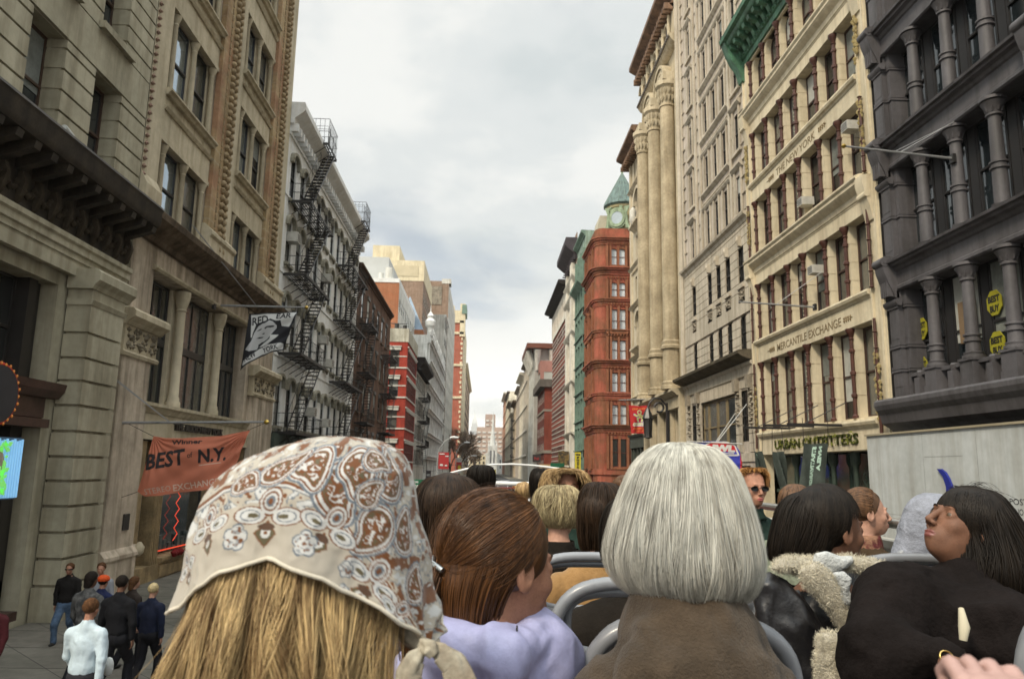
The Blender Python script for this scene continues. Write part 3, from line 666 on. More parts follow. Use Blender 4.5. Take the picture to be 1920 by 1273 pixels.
# ================================================================== LEFT 5: red corner with white bands
def red_corner():
 S = FR('S', 98); RB = mat('red_painted_brick', (.27, .040, .026), .85, .12, .6, .12, brick=(.5, .16, (.22, .045, .03), (.23, .033, .022)))
 WT = mat('white_trim', (.55, .53, .47), .8, .12, 2); GP = mat('cement_parapet', (.40, .38, .31), .9, .15, .8, .2)
 T = thing('red_banded_building', 'bright red corner building with white stone bands and a grey cement parapet', 'building', (-10.3, 108, 0)); f, fl = S
 tops = [6.85, 10.96+.1, 15.12, 19.0]; xs = [-11.95-2.6*i for i in range(3)]
 ops = [(x-.62, x+.62, t-2.25, t) for x in xs for t in tops]
 m = MB(f, fl); m.sheet(-22, -10.3, 0, 20.1, ops, .3)
 f2, fl2 = L; cs = [99.4+1.35*i for i in range(9)]; ops2 = [(c-.42, c+.42, t-2.3, t) for c in cs for t in tops]
 m2 = MB(f2, fl2); m2.sheet(98, 112, 0, 20.1, ops2, .25); m2.quad((112, 0, 0), (112, 0, -12), (112, 20.1, -12), (112, 20.1, 0))
 m.v, m.f, m.mi = m.v+m2.v, m.f+[[i+len(m.v) for i in q] for q in m2.f], m.mi+m2.mi
 obj('wall', m, RB, T)
 for o in ops: window(S, T, *o[:4], -.26, WDARK, 'sash', t=.09, blind=.6)
 for o in ops2: window(L, T, *o[:4], -.06, WDARK, 'sash', t=.04, gm=GLASSM, blind=0)
 m = MB(f, fl); m2 = MB(f2, fl2)
 for t in tops:
  m.box(-22, -10.32, t-2.45, t-2.26, .002, .12); m2.box(98.02, 112, t-2.45, t-2.26, .002, .12); m.box(-22, -10.32, t-.9, t-.76, .002, .05)
  for x in xs: m.box(x-.8, x+.8, t, t+.42, .002, .18); m.box(x-.86, x+.86, t+.42, t+.56, .002, .26)
  for c in cs: m2.box(c-.5, c+.5, t, t+.3, .002, .14)
  m2.box(98.02, 112, t+.32, t+.5, .002, .16)
 for mm in (m,): mm.v, mm.f, mm.mi = m.v+m2.v, m.f+[[i+len(m.v) for i in q] for q in m2.f], m.mi+m2.mi
 obj('white_bands', m, WT, T)
 m = MB(); m.add([(x, y, z) for z in (20.1, 21.9) for y in (97.95, 112) for x in (-22, -10.2)], [(0, 1, 5, 4), (1, 3, 7, 5), (2, 6, 7, 3), (0, 4, 6, 2), (4, 5, 7, 6), (0, 2, 3, 1)])
 obj('parapet', m, GP, T)
 m = MB(f, fl); m.box(-22, -10.1, 2.9, 3.9, .0, .4); obj('shop_fascia', m, mat('dark_green_fascia', (.05, .07, .05), .7, .2), T)
 # roof clutter and rail
 m = MB()
 for k in range(5): m.lathe(-11-k*.9, 99, [(0, .01)], 3) if False else m.tube([(-11-k*1.1, 100, 21.9), (-11-k*1.1, 100, 22.7+.2*(k % 2))], .3, 8)
 m.tube([(-10.5, 98.3, 22.6), (-20, 98.3, 22.6)], .06, 4); obj('roof_vents', m, WDARK, T)
red_corner()
# ================================================================== LEFT 6.. farther
GW = mat('grey_white_stone', (.48, .47, .43), .85, .12, .5, .2); WORN = mat('white_ornate_iron', (.60, .60, .57), .8, .12, .6, .18)
plain_bldg('narrow_grey_building', 'narrow grey building with a black overhanging cornice beyond the red corner', L, 112.1, 131, 20.2, GW, [113.4+2.2*i for i in range(8)], [6.4, 10.2, 14, 17.8], 2.3, 1.1, corn=(1.9, 1.3, mat('black_cornice', (.03, .026, .024), .8, .2), 1.2), sill=WORN)
fire_escape('distant black fire escape on the narrow grey building', L, 116, 124, [7.0, 10.8, 14.4], 0, 1.4, None)
def ornate_far(T, f, fl):
 m = MB(f, fl); rr = random.Random(8)
 for v in (5.2, 9.2, 13.4, 17.6, 21.8, 25.6): m.box(131.1, 181, v, v+.5, .0, .6); m.box(131.1, 181, v+.5, v+.7, .0, .85)
 for i in range(18):
  u = 131.8+2.85*i; m.box(u-.3, u+.3, .2, 27, .0, .4)
  m.lathe(u, .3, [(27, .35), (27.6, .45), (28.2, .2), (28.8, .4), (29.6, .02)], 7)
 obj('balconies', m, WORN, T)
 m = MB(f, fl); m.lathe(132.0, .3, [(27, .5), (28.4, .5), (28.8, .85), (29.6, .95), (30.2, .5), (30.6, .65), (31.4, .1), (32.6, .02)], 8); obj('finial', m, mat('finial_white', (.75, .75, .73), .7), T)
plain_bldg('ornate_white_building', 'long white ornate building with balconies and a white finial, far down on the left', L, 131.05, 181, 27, WORN, [133.2+2.85*i for i in range(17)], [8.6, 12.8, 17, 21.2, 25.2], 2.6, 1.5, extra=ornate_far, blind=.1)
plain_bldg('pale_slender_building', 'slender pale building like a white pipe beside the far tower', L, 181.05, 196, 41, GW, [184+3*i for i in range(4)], [8+4*i for i in range(9)], 2.2, 1.2, corn=(.8, .5, WORN))
# rear blocks seen above the street wall
def block(name, label, x0, x1, y0, y1, H, ms, me=None, z0=0, wins=None, parts=None, ww=1.2, wh=1.8, ewins=None):
 T = thing(name, label, 'building', ((x0+x1)/2, (y0+y1)/2, z0)); S, fl = FR('S', y0); ops = [(a-ww/2, a+ww/2, b-wh, b) for a, b in (wins or [])]
 m = MB(S, fl); m.sheet(x0, x1, z0, H, ops, .3); obj('wall', m, ms, T)
 for o in ops: window(FR('S', y0), T, *o[:4], -.25, WWHITE, 'sash', GLASSF, t=.1, blind=.2)
 right = x1 < 0; fx = (lambda u, v, w: (x1+w, u, v)) if right else (lambda u, v, w: (x0-w, u, v)); flx = not right; F = (fx, flx)
 ops = [(a-ww/2, a+ww/2, b-wh, b) for a, b in (ewins or [])]
 m = MB(fx, flx); m.sheet(y0, y1, z0, H, ops, .1)
 m.quad((y0, H, 0), (y1, H, 0), (y1, H, -(x1-x0)), (y0, H, -(x1-x0))); m.quad((y1, z0, 0), (y1, H, 0), (y1, H, -(x1-x0)), (y1, z0, -(x1-x0))); m.quad((y0, z0, -(x1-x0)), (y1, z0, -(x1-x0)), (y1, H, -(x1-x0)), (y0, H, -(x1-x0)))
 obj('side_wall', m, me or ms, T)
 for o in ops: window(F, T, *o[:4], -.10, WWHITE, 'sash', GLASSF, t=.1, blind=.2)
 if parts: parts(T)
 return T
ORB = mat('orange_brick', (.25, .11, .058), .9, .10, .5, .08, brick=(.6, .2, (.30, .16, .10), (.29, .11, .055))); GRC = mat('pale_grey_cladding', (.50, .50, .47), .8, .08, .5, .1)
BRK = mat('taupe_brick', (.22, .155, .115), .9, .10, .4, .12, brick=(.8, .3, (.24, .19, .15), (.19, .13, .095))); CRM = mat('cream_brick', (.50, .44, .31), .9, .08, .5, .08)
def orange_top(T):
 m = MB(); m.add([(x, y, z) for z in (33.6, 34.3) for y in (119.9, 160) for x in (-24.05, -14.4)], [(0, 1, 5, 4), (1, 3, 7, 5), (2, 6, 7, 3), (0, 4, 6, 2), (4, 5, 7, 6), (0, 2, 3, 1)]); obj('coping', m, mat('white_coping', (.7, .7, .68), .7), T)
 m = MB(); m.add([(x, y, z) for z in (34.3, 39) for y in (124, 140) for x in (-22, -16.8)], [(0, 1, 5, 4), (1, 3, 7, 5), (2, 6, 7, 3), (0, 4, 6, 2), (4, 5, 7, 6)]); obj('bulkhead', m, mat('white_bulkhead', (.46, .47, .46), .7, .05), T)
 m = MB(); m.tube([(-16.2, 121, 34.3), (-16.2, 121, 36.3)], .7, 10); m.tube([(-17.6, 121, 34.3), (-17.6, 121, 35.4)], .4, 10); obj('water_heater', m, GRC, T)
block('orange_brick_block', 'orange brick block with pale grey side and white roof bulkhead behind the red building', -24, -14.4, 120, 160, 33.6, ORB, GRC, ewins=[(122+3*i, 31.2-3.9*j) for i in range(12) for j in range(3)], ww=1.9, wh=2.1, parts=orange_top)
def tower_top(T):
 m = MB(); m.add([(x, y, z) for z in (44.0, 48.6) for y in (159.9, 185) for x in (-32, -13.9)], [(0, 1, 5, 4), (1, 3, 7, 5), (2, 6, 7, 3), (0, 4, 6, 2), (4, 5, 7, 6), (0, 2, 3, 1)])
 m.add([(x, y, z) for z in (48.6, 52.2) for y in (161, 175) for x in (-25.5, -19.6)], [(0, 1, 5, 4), (1, 3, 7, 5), (2, 6, 7, 3), (0, 4, 6, 2), (4, 5, 7, 6)])
 obj('cream_top', m, CRM, T)
 m = MB(); m.add([(x, y, z) for z in (52.2, 53.0) for y in (164, 168) for x in (-23.5, -21.0)], [(0, 1, 5, 4), (1, 3, 7, 5), (2, 6, 7, 3), (0, 4, 6, 2), (4, 5, 7, 6)])
 m.add([(x, y, z) for z in (45.0, 47.4) for y in (159.8, 159.9) for x in (-20.5, -15.2)], [(0, 1, 5, 4), (1, 3, 7, 5), (2, 6, 7, 3), (0, 4, 6, 2), (4, 5, 7, 6), (0, 2, 3, 1)]); obj('panels', m, mat('cream_panel', (.52, .45, .31), .9, .08), T)
block('cream_topped_tower', 'taupe brick tower with cream band and bulkhead on top, behind the orange block', -32, -14, 160, 185, 44.0, BRK, wins=[(-22.5, 42)], ww=1.8, wh=2.6, parts=tower_top, ewins=[(163+3.2*i, 42-4*j) for i in range(6) for j in range(4)])
def grey_sign(T):
 m = MB(); m.add([(x, y, z) for z in (46.5, 51.5) for y in (194.85, 194.93) for x in (-17.6, -12.0)], [(0, 1, 5, 4), (1, 3, 7, 5), (2, 6, 7, 3), (0, 4, 6, 2), (4, 5, 7, 6), (0, 2, 3, 1)]); obj('faded_panel', m, mat('faded_paint', (.27, .235, .185), .9, .3, 1.5), T)
 m = MB(); m.add([(x, y, z) for z in (52.3, 53.6) for y in (194.9, 199) for x in (-12.1, -9.7)], [(0, 1, 5, 4), (1, 3, 7, 5), (2, 6, 7, 3), (0, 4, 6, 2), (4, 5, 7, 6)]); obj('corner_turret', m, GW, T)
block('blank_brick_tower', 'blank taupe brick tower with faded painted patches standing over the ornate white building', -20.3, -10.2, 195, 240, 53, BRK, GW, ewins=[(198+3.4*i, 50-3.9*j) for i in range(12) for j in range(10)], parts=grey_sign)
def cone_roof(T):
 m = MB(); m.add([(-19, 148, 31), (-12.6, 148, 31), (-12.6, 155, 31), (-19, 155, 31), (-15.8, 151, 38.5)], [(0, 1, 4), (1, 2, 4), (2, 3, 4), (3, 0, 4)]); obj('pyramid_roof', m, mat('blue_grey_slate', (.25, .32, .40), .7, .15, 1), T)
block('slate_roof_building', 'building with a pointed blue-grey slate roof peeping over the white finial', -19, -12.6, 148, 155, 31, ORB, wins=[], parts=cone_roof)
RQ = mat('red_cream_brick', (.30, .095, .062), .9, .1, .3, .1, brick=(1., .4, (.3, .12, .09), (.27, .085, .055)))
def renwick(T):
 S, fl = FR('S', 320); m = MB(S, fl)
 for v in (33, 47, 61, 66): m.box(-17, -9.6, v, v+1.0, .0, .5)
 for i in range(26): m.box(-10.6-.35*(i % 2), -10.0, 8+2.1*i, 9.1+2.1*i, .0, .25);
 for i in range(9): m.box(-16.5, -13.4, 62.6+.7*i, 62.95+.7*i, .0, .15)
 m.box(-17, -9.6, 67, 71.5, -2, .3); m.box(-17.2, -14, 71.5, 73.5, -3, .3); m.box(-11.4, -9.2, 60, 74.5, -8, .5)
 obj('stone_quoins', m, CRM, T); m = MB(S, fl); m.box(-10.6, -8.6, 70, 74, -12, .9); obj('copper_cornice', m, mat('verdigris', (.17, .25, .20), .8, .2, 1), T)
block('red_and_cream_tower', 'tall red and cream tower with stone quoins at the far left end of the street', -17, -9.8, 320, 380, 68, RQ, CRM, wins=[(-16, 64-4.2*i) for i in range(14)], ewins=[(323+4*i, 64-4.2*j) for i in range(8) for j in range(14)], ww=1.6, wh=2.4, parts=renwick)
plain_bldg('striped_far_building', 'far striped building at the end of the left row beside the spire tower', L, 381, 520, 57, mat('tan_far', (.48, .36, .26), .9, .15, .5), [385+6*i for i in range(22)], [10+5*i for i in range(10)], 3, 2.5, fm=WDARK, corn=(2, 1.5, CRM), wp=None, blind=.2)
# ================================================================== RIGHT 1: dark grey cast iron with columns
def grey_iron():
 f, fl = R; T = thing('grey_iron_building', 'dark grey cast-iron building with round columns at the right edge above the white hoarding', 'building', (14.3, 20, 0))
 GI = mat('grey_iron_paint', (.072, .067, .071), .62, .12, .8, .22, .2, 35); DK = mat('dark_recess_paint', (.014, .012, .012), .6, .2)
 U0, U1 = 8.0, 25.6; fv = [6.35, 11.15, 15.55, 19.95, 24.35, 28.75]
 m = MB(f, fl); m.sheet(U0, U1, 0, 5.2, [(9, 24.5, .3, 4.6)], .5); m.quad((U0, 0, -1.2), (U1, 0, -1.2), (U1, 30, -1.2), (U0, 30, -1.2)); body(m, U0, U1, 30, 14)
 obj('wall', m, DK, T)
 for i in range(len(fv)-1):                    # entablatures
  t = fv[i+1]; m = MB(f, fl)
  m.prof(U0, U1-.35, [(-1.1, t-1.0), (.0, t-1.0), (.05, t-.95), (.05, t-.85), (.0, t-.8), (.0, t-.34), (.06, t-.3), (.10, t-.2), (.24, t-.16), (.26, t-.08), (.36, t-.06), (.38, t+.02), (.3, t+.06), (-1.1, t+.08)])
  obj('entablature', m, GI, T)
  b = MB(f, fl)                            # console scroll at the pier
  for uc in (25.05, 17.35):
   b.prof(uc-.28, uc+.28, [(-.02, t-1.3), (.12, t-1.25), (.2, t-1.0), (.34, t-.7), (.46, t-.35), (.5, t-.1), (.52, t+.12), (.4, t+.22), (-.02, t+.22)])
   b.tube([(uc-.3, t+.02, .42), (uc+.3, t+.02, .42)], .17, 10); b.tube([(uc-.32, t+.02, .42), (uc+.32, t+.02, .42)], .07, 8)
   for k in range(4): b.box(uc-.22+.13*k, uc-.16+.13*k, t-1.2, t-.5, .1, .3+.05)
   b.prof(uc-.42, uc+.42, [(-.02, t-1.55), (.12, t-1.55), (.2, t-1.45), (.2, t-1.36), (.1, t-1.3), (-.02, t-1.3)])
  obj('console', b, GI, T, 45)
 m = MB(f, fl); m.prof(U0, U1-.2, [(-1.1, 5.25), (.15, 5.25), (.3, 5.4), (.55, 5.55), (.62, 5.85), (.74, 6.0), (.8, 6.15), (.8, 6.28), (.7, 6.36), (-1.1, 6.4)]); obj('lower_cornice', m, GI, T)
 for i in range(len(fv)-1):
  v0, v1 = fv[i]+.06, fv[i+1]-1.0; mv = v0+(v1-v0)*.36
  for uc in (25.05, 17.35):
   m = MB(f, fl)
   for a, b, w in ((uc-.28, uc+.28, .06), (uc-.5, uc-.3, -.12), (uc+.3, uc+.5, -.12)):
    m.box(a, b, v0, v1, -1.0, w)
    for vv in (v0+.9 if i == 0 else v0, v0+(v1-v0)*.46, v1-.62): m.box(a-.035, b+.035, vv, vv+.07, -.9, w+.045); m.box(a-.02, b+.02, vv+.1, vv+.2, -.9, w+.03)
    m.box(a+.06, b-.06, v0+.4, v0+(v1-v0)*.42, w-.01, w+.012); m.box(a+.06, b-.06, v0+(v1-v0)*.55, v1-.75, w-.01, w+.012)
   obj('pier', m, GI, T)
  base = .85 if i == 0 else .0
  for uc in (23.1, 21.3, 19.5, 15.4, 13.6, 11.8):
   m = MB(f, fl); b0 = v0+base; r = .2
   if base: m.box(uc-.3, uc+.3, v0, b0, -.45, .12); m.box(uc-.34, uc+.34, b0-.08, b0, -.48, .16); m.box(uc-.33, uc+.33, v0, v0+.25, -.45, .15)
   m.lathe(uc, -.14, [(b0, r+.12), (b0+.08, r+.12), (b0+.1, r+.06), (b0+.17, r+.08), (b0+.2, r+.01), (mv-.02, r), (mv, r+.05), (mv+.05, r+.05), (mv+.06, r+.01), (mv+.16, r+.01), (mv+.17, r+.05), (mv+.22, r+.05), (mv+.24, r-.01), (v1-.55, r-.035), (v1-.53, r+.02), (v1-.48, r+.02), (v1-.46, r-.02), (v1-.36, r), (v1-.14, r+.13), (v1-.1, r+.06), (v1-.09, r+.16), (v1, r+.16)], 16)
   obj('column', m, GI, T, 30)
   c = MB(f, fl)
   for k in range(8):
    a = k*PI/4; c.lathe(uc+.2*math.cos(a), -.14+.2*math.sin(a), [(v1-.42, .02), (v1-.3, .05), (v1-.2, .08), (v1-.14, .02)], 5)
   obj('capital_leaves', c, GI, T, 60)
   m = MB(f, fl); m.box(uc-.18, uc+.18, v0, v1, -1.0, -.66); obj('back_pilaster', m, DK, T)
  if i == 0:
   m = MB(f, fl); m.box(17.9, 24.5, v0+.68, v0+.8, -.35, -.05); x = 18.0
   while x < 24.4:
    if all(abs(x-c) > .34 for c in (23.1, 21.3, 19.5)): m.lathe(x, -.2, [(v0, .03), (v0+.25, .07), (v0+.5, .03), (v0+.68, .05)], 6)
    x += .16
   for uc in (24.0, 22.2, 20.4, 18.6): m.box(uc-.13, uc+.13, v0, v0+.6, -.3, .05); m.lathe(uc, -.12, [(v0+.5, .03), (v0+.62, .13), (v0+.78, .15), (v0+.84, .1)], 8)
   obj('balustrade', m, GI, T, 40)
  edges = [24.75, 23.32, 22.88, 21.52, 21.08, 19.72, 19.28, 17.7, 17.0, 15.62, 15.18, 13.82, 13.38, 12.02]
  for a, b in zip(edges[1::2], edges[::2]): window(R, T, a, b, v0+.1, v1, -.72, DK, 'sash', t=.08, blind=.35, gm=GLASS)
 # yellow disc stickers in the first-floor windows
 YL = mat('yellow_disc', (.33, .30, .015), .7, .15, 4); BL = mat('black_print', (.015, .015, .015), .5)
 for n_, (u, v) in enumerate([tuple(onX(q[0], q[1], 14.94))[1:] for q in ((1731, 617), (1733, 690), (1868, 568), (1874, 645))]):
  s = thing('disc_sticker', ['yellow disc sticker in the first grey bay, upper one left of the leftmost column', 'yellow disc sticker in the first grey bay, lower one left of the leftmost column', 'upper yellow disc sticker beside the rightmost column of the grey building', 'lower yellow disc sticker beside the rightmost column of the grey building'][n_], 'sticker', f(u, v, -.6), 'yellow discs in the grey windows')
  m = MB(f, fl); m.poly([(u+.34*math.cos(a*PI/4+PI/8), v+.40*math.sin(a*PI/4+PI/8)) for a in range(8)], -.60, -.57); obj('disc', m, YL, s)
  for w_, dy in (('BEST', .03), ('BUY', -.26)): text(w_, lambda x, y, z: f(u-x, v+dy+y, -.565+z*.2), .26, BL, s, width=.5 if w_ == 'BEST' else .4, bold=.012)
 m = MB(f, fl); m.box(21.75, 22.5, 7.9, 9.2, -.62, -.56); tag(obj('box_in_window', m, mat('cardboard', (.22, .15, .09), .8, .1)), 'brown cardboard panel standing in the window between grey columns', 'panel')
grey_iron()
def pole(name, label, fr, u, v, w0, w1, vt, r=.045, guys=(), finial=True, group='flagpoles', gv=1.6):
 f, fl = fr; T = thing('flagpole', label, 'flagpole', f(u, v, w0), group)
 ST = mat('grey_steel_pole', (.30, .30, .30), .45, .15, 2, metal=.3); m = MB(f, fl); m.tube([(u, v, w0), (u, vt, w1)], [r, r*.7], 8); obj('shaft', m, ST, T, 40)
 m = MB(f, fl); m.box(u-.1, u+.1, v-.14, v+.14, 0, .1); obj('wall_bracket', m, IRON, T)
 if finial: m = MB(f, fl); m.lathe(u, w1, [(vt-.07, .03), (vt, .085), (vt+.07, .03)], 8); obj('finial', m, mat('gilt_ball', (.5, .33, .06), .35, metal=.6), T, 60)
 for du, t in guys:
  m = MB(f, fl); w = w0+(w1-w0)*t; vv = v+(vt-v)*t; m.tube([(u, vv, w), (u+du, vv+gv, .0)], .014, 4); obj('guy_wire', m, ST, T)
 return T
pole('p', 'bare silver flagpole jutting from the dark grey columns high at the upper right', R, 21.2, 13.45, -.05, 3.45, 13.75, guys=((-.2, .5), (.9, .5), (.05, .55)), gv=1.0)
# ================================================================== white hoarding
def hoarding():
 T = thing('hoarding', 'tall plain white plywood hoarding in front of the dark grey shop front', 'hoarding', (13, 20, 0)); f = lambda u, v, w: (13-w, u, v)
 WH = mat('hoarding_paint', (.36, .375, .37), .8, .07, .5, .10, .1, 30); m = MB(f, True)
 m.box(6, 25.06, .1, 5.1, -.08, .0); m.box(24.98, 25.06, .1, 5.1, -1.3, -.08)
 obj('panels', m, WH, T); m = MB(f, True)
 for z in (2.6,): m.box(6, 25.0, z, z+.012, .0, .003)
 for k in range(8): m.box(7.2+2.44*k, 7.212+2.44*k, .1, 5.05, .0, .003)
 m.box(20.0, 21.8, 4.36, 4.375, .0, .004); obj('panel_joints', m, mat('joint_grey', (.30, .31, .30), .9), T)
 m = MB(f, True); m.box(6, 25.1, 5.1, 5.16, -.2, .06); obj('top_batten', m, mat('tan_batten', (.34, .29, .2), .8, .1), T)
 BL = mat('stencil_black', (.03, .03, .035), .8); S = F_PX
 for s, dy, du in (('POST', 3.16, 0), ('NO', 2.92, -.05), ('BILLS', 2.67, -.12)):
  t = text(s, lambda x, y, z: f(18.02-x, dy+y, .004+z*.1), .21, BL, T, name='stencil', width={'POST': .62, 'NO': .27, 'BILLS': .66}[s], align='CENTER')
hoarding()
def horn():
 T = thing('blue_horn', 'curved pointed blue horn shape standing on the hoarding above the grey hood', 'decoration', (12.9, 20.7, 2.4)); f = lambda u, v, w: (13-w, u, v)
 o = [tuple(onX(x, y, 12.94))[1:] for x, y in ((1757, 879), (1764, 879), (1772, 885), (1779, 897), (1785, 912), (1788, 930), (1787, 965), (1771, 965), (1775, 935), (1774, 912), (1768, 893), (1760, 883))]
 m = MB(f, True); m.poly(o, .01, .07); obj('horn_shape', m, mat('horn_blue', (.012, .02, .22), .6, .1), T)
horn()
# ================================================================== RIGHT 2: cream building with brown colonnettes
def cream_iron():
 f, fl = R; T = thing('cream_colonnette_building', 'cream building with reddish colonnettes, carved name bands and green cornice', 'building', (14.3, 32.2, 0))
 CR = mat('cream_paint', (.50, .435, .31), .75, .07, .6, .12, .15, 25); RD = mat('oxblood_paint', (.075, .024, .014), .55, .2, 3); IN = mat('recess_brown', (.05, .022, .014), .7, .2)
 U0, U1, H = 25.65, 38.85, 28.4
 cols = [26.55, 28.33, 30.15, 32.08, 34.02, 35.98, 37.85]
 floors = [(5.95, 9.45), (10.62, 13.6), (15.12, 18.15), (19.2, 22.05), (23.7, 26.3)]
 m = MB(f, fl); m.sheet(U0, U1, 0, H, [(26.62, 38.0, .3, 4.72)]+[(26.6, 38.0, a, b) for a, b in floors], .5); body(m, U0, U1, H, 14)
 obj('wall', m, CR, T)
 for a, b in ((4.74, 5.72), (9.47, 10.5), (18.17, 19.1)):   # plain name bands with a thin moulded top
  m = MB(f, fl); m.box(26.5, 38.2, a, b-.18, .0, .06); m.prof(26.45, 38.25, [(.0, b-.18), (.09, b-.18), (.12, b-.1), (.2, b-.06), (.24, b+.04), (.22, b+.12), (.0, b+.14)]); obj('name_band', m, CR, T)
 for b in (13.6, 22.07):                      # deep entablatures
  m = MB(f, fl); m.prof(26.3, 38.6, [(.0, b), (.06, b), (.06, b+.6), (.12, b+.64), (.16, b+.85), (.34, b+1.0), (.42, b+1.1), (.42, b+1.2), (.5, b+1.3), (.5, b+1.38), (.3, b+1.46), (.0, b+1.5)])
  m.box(26.3, 38.6, b+.56, b+.6, .06, .085); obj('entablature', m, CR, T)
  m = MB(f, fl)
  for u in (26.15, 38.35): m.prof(u-.28, u+.28, [(.0, b-.5), (.12, b-.45), (.2, b), (.34, b+.5), (.45, b+.95), (.45, b+1.25), (.0, b+1.3)]); m.tube([(u-.3, b+.5, .3), (u+.3, b+.5, .3)], .12, 8)
  obj('console', m, CR, T, 45)
 m = MB(f, fl)
 for (u0, u1) in ((25.66, 26.45), (38.05, 38.83)):
  m.box(u0, u1, .14, 26.4, .0, .05); m.box(u0+.05, u0+.15, .14, 26.4, .05, .13); m.box(u1-.15, u1-.05, .14, 26.4, .05, .13)
 obj('edge_pier', m, CR, T)
 for (u, r0) in ((26.2, 1), (38.45, 2)):           # slim colonnettes and foliage running up the edge piers
  m = MB(f, fl)
  for a, b in floors[:3]:
   m.lathe(u, .16, [(a-.9 if a < 6 else a, .06), (b, .055)], 8)
   v = a
   while v < b: m.lathe(u, .16, [(v-.04, .05), (v, .1), (v+.04, .05)], 8); v += .6
  obj('edge_colonnette', m, RD, T, 40)
  m = MB(f, fl); rr = random.Random(int(u))
  for v0, v1 in ((5.8, 8.2), (16, 18), (19.6, 21.6)):
   for k in range(46):
    v = v0+(v1-v0)*rr.random(); s = .04+.05*rr.random(); m.lathe(u-.12+.3*rr.random(), .16, [(v-s*1.6, .01), (v, s), (v+s*1.2, .01)], 5)
  obj('carved_foliage', m, mat('old_gold_relief', (.33, .26, .12), .85, .25, 3), T, 60)
 labs = None
 for k, (a, b) in enumerate(floors):
  for i, u in enumerate(cols):
   big = i == 3; top = b; r = .072
   # cream pier behind, cut by joints
   m = MB(f, fl)
   if 0 < i < 6 or True:
    pu0, pu1 = (u-.2, u+.2)
    if i == 0: pu0, pu1 = 26.6, 26.75
    v = a+.01; n = 4; h = (b-a-.02)/n
    for j in range(n): m.box(pu0, pu1, v+j*h+.012, v+(j+1)*h-.012, -.46, -.10+(.0 if not big else .08))
    m.box(pu0+.02, pu1-.02, a+.01, b-.01, -.46, -.13)
   obj('pier', m, CR, T)
   if i == 0: continue
   c = MB(f, fl); w = -.02 if not big else .08; pr = [(a, r+.05), (a+.1, r+.05), (a+.16, r)]
   for j in range(1, 4): v = a+(b-a)*j/4; pr += [(v-.09, r), (v-.05, r+.045), (v+.05, r+.045), (v+.09, r)]
   pr += [(b-.45, r), (b-.4, r+.04), (b-.35, r), (b-.2, r+.06), (b-.1, r+.13), (b, r+.13)]
   c.lathe(u, w, pr, 10); obj('colonnette', c, RD, T, 35)
   if big:
    q = MB(f, fl); rr = random.Random(k)
    q.box(u+.1, u+.28, a, b, -.1, .02)
    for j in range(14): v = a+.2+(b-a-.4)*j/13; q.lathe(u+.2, .03, [(v-.08, .01), (v, .07), (v+.06, .01)], 5)
    obj('spotted_strip', q, CR, T, 60)
  for i in range(6):
   u0, u1 = cols[i]+.2+(.0 if i else .0), cols[i+1]-.2
   m = MB(f, fl);
   if k == 4:
    uc, hw = (u0+u1)/2, (u1-u0)/2; m2 = MB(f, fl); m2.spandrel(uc, hw, b-.6, b+.0, -.4, -.14); obj('arch_head', m2, CR, T)
   window(R, T, u0, u1, a, b, -.48, IN, 'sash', t=.11, blind=.3)
 # green bracketed roof cornice
 GN = mat('green_copper_paint', (.055, .145, .085), .6, .2, 1.5, .25)
 m = MB(f, fl); m.prof(25.7, 39.0, [(.0, 26.4), (.12, 26.4), (.12, 26.75), (.22, 26.8), (.22, 27.0), (.16, 27.05), (.16, 27.55), (.9, 27.62), (1.0, 27.7), (1.05, 27.9), (1.25, 27.98), (1.3, 28.2), (1.2, 28.3), (.0, 28.45)])
 u = 26.0
 while u < 38.8: m.prof(u, u+.3, [(.16, 26.95), (.3, 27.0), (.42, 27.25), (.85, 27.4), (.92, 27.62), (.16, 27.6)]); u += .72
 m.prof(38.5, 39.06, [(.0, 25.5), (.2, 25.6), (.4, 26.3), (.7, 26.7), (.95, 27.3), (1.15, 27.9), (.0, 27.9)]); obj('green_cornice', m, GN, T, 40)
 m = MB(f, fl); u = 26.1
 while u < 38.4: m.lathe(u, .24, [(26.8, .02), (26.9, .1), (27.0, .02)], 6); m.lathe(u, .5, [(27.25, .03), (27.4, .14), (27.55, .08)], 6); u += .36
 obj('cornice_ornament', m, GN, T, 60)
 # carved lettering
 DL = mat('incised_letters', (.20, .15, .085), .85, .1)
 def pl(u, v, w): return lambda x, y, z: f(u-x, v+y, w+z*.3)
 text('MERCANTILE EXCHANGE', pl(32.2, 9.68, .065), .5, DL, T, width=6.6, bold=.006); text('THE NEW YORK', pl(32.5, 18.36, .065), .5, DL, T, width=4.4, bold=.006)
 m = MB(f, fl)
 for uc, v, s in ((28.35, 9.86, -1), (36.1, 9.86, 1), (29.6, 18.52, -1), (35.3, 18.52, 1)):
  m.tube([(uc-.3, v, .07), (uc+.5*s+.1, v, .07)], .02, 4)
  for q in range(4): m.lathe(uc-.25+.17*q, .07, [(v-.13, .01), (v-.05, .05), (v, .02), (v+.05, .05), (v+.13, .01)], 5)
 obj('arrow_ornament', m, DL, T)
 # ivy letters over the shop
 IV = mat('ivy_letters', (.055, .065, .010), .8, .5, 9, bump=1., bscale=30)
 o = text('URBAN OUTFITTERS', pl(32.15, 4.98, .09), .58, IV, T, name='ivy_lettering', width=8.2, bold=.012, ext=.06)
 m = MB(f, fl); rr = random.Random(11)
 for q in range(150):
  u = 28.1+8.1*rr.random(); v = 4.95+.5*rr.random(); a = rr.random()*6.28; s = .03+.03*rr.random(); w = .12+.06*rr.random()
  if 33.25 < u < 33.65: continue
  m.add([(u-s, v, w), (u, v-s, w+.03), (u+s, v, w), (u, v+s*1.3, w+.02)], [(0, 1, 2, 3)])
 obj('ivy_leaves', m, mat('ivy_leaf', (.22, .23, .03), .7, .4, 6), T)
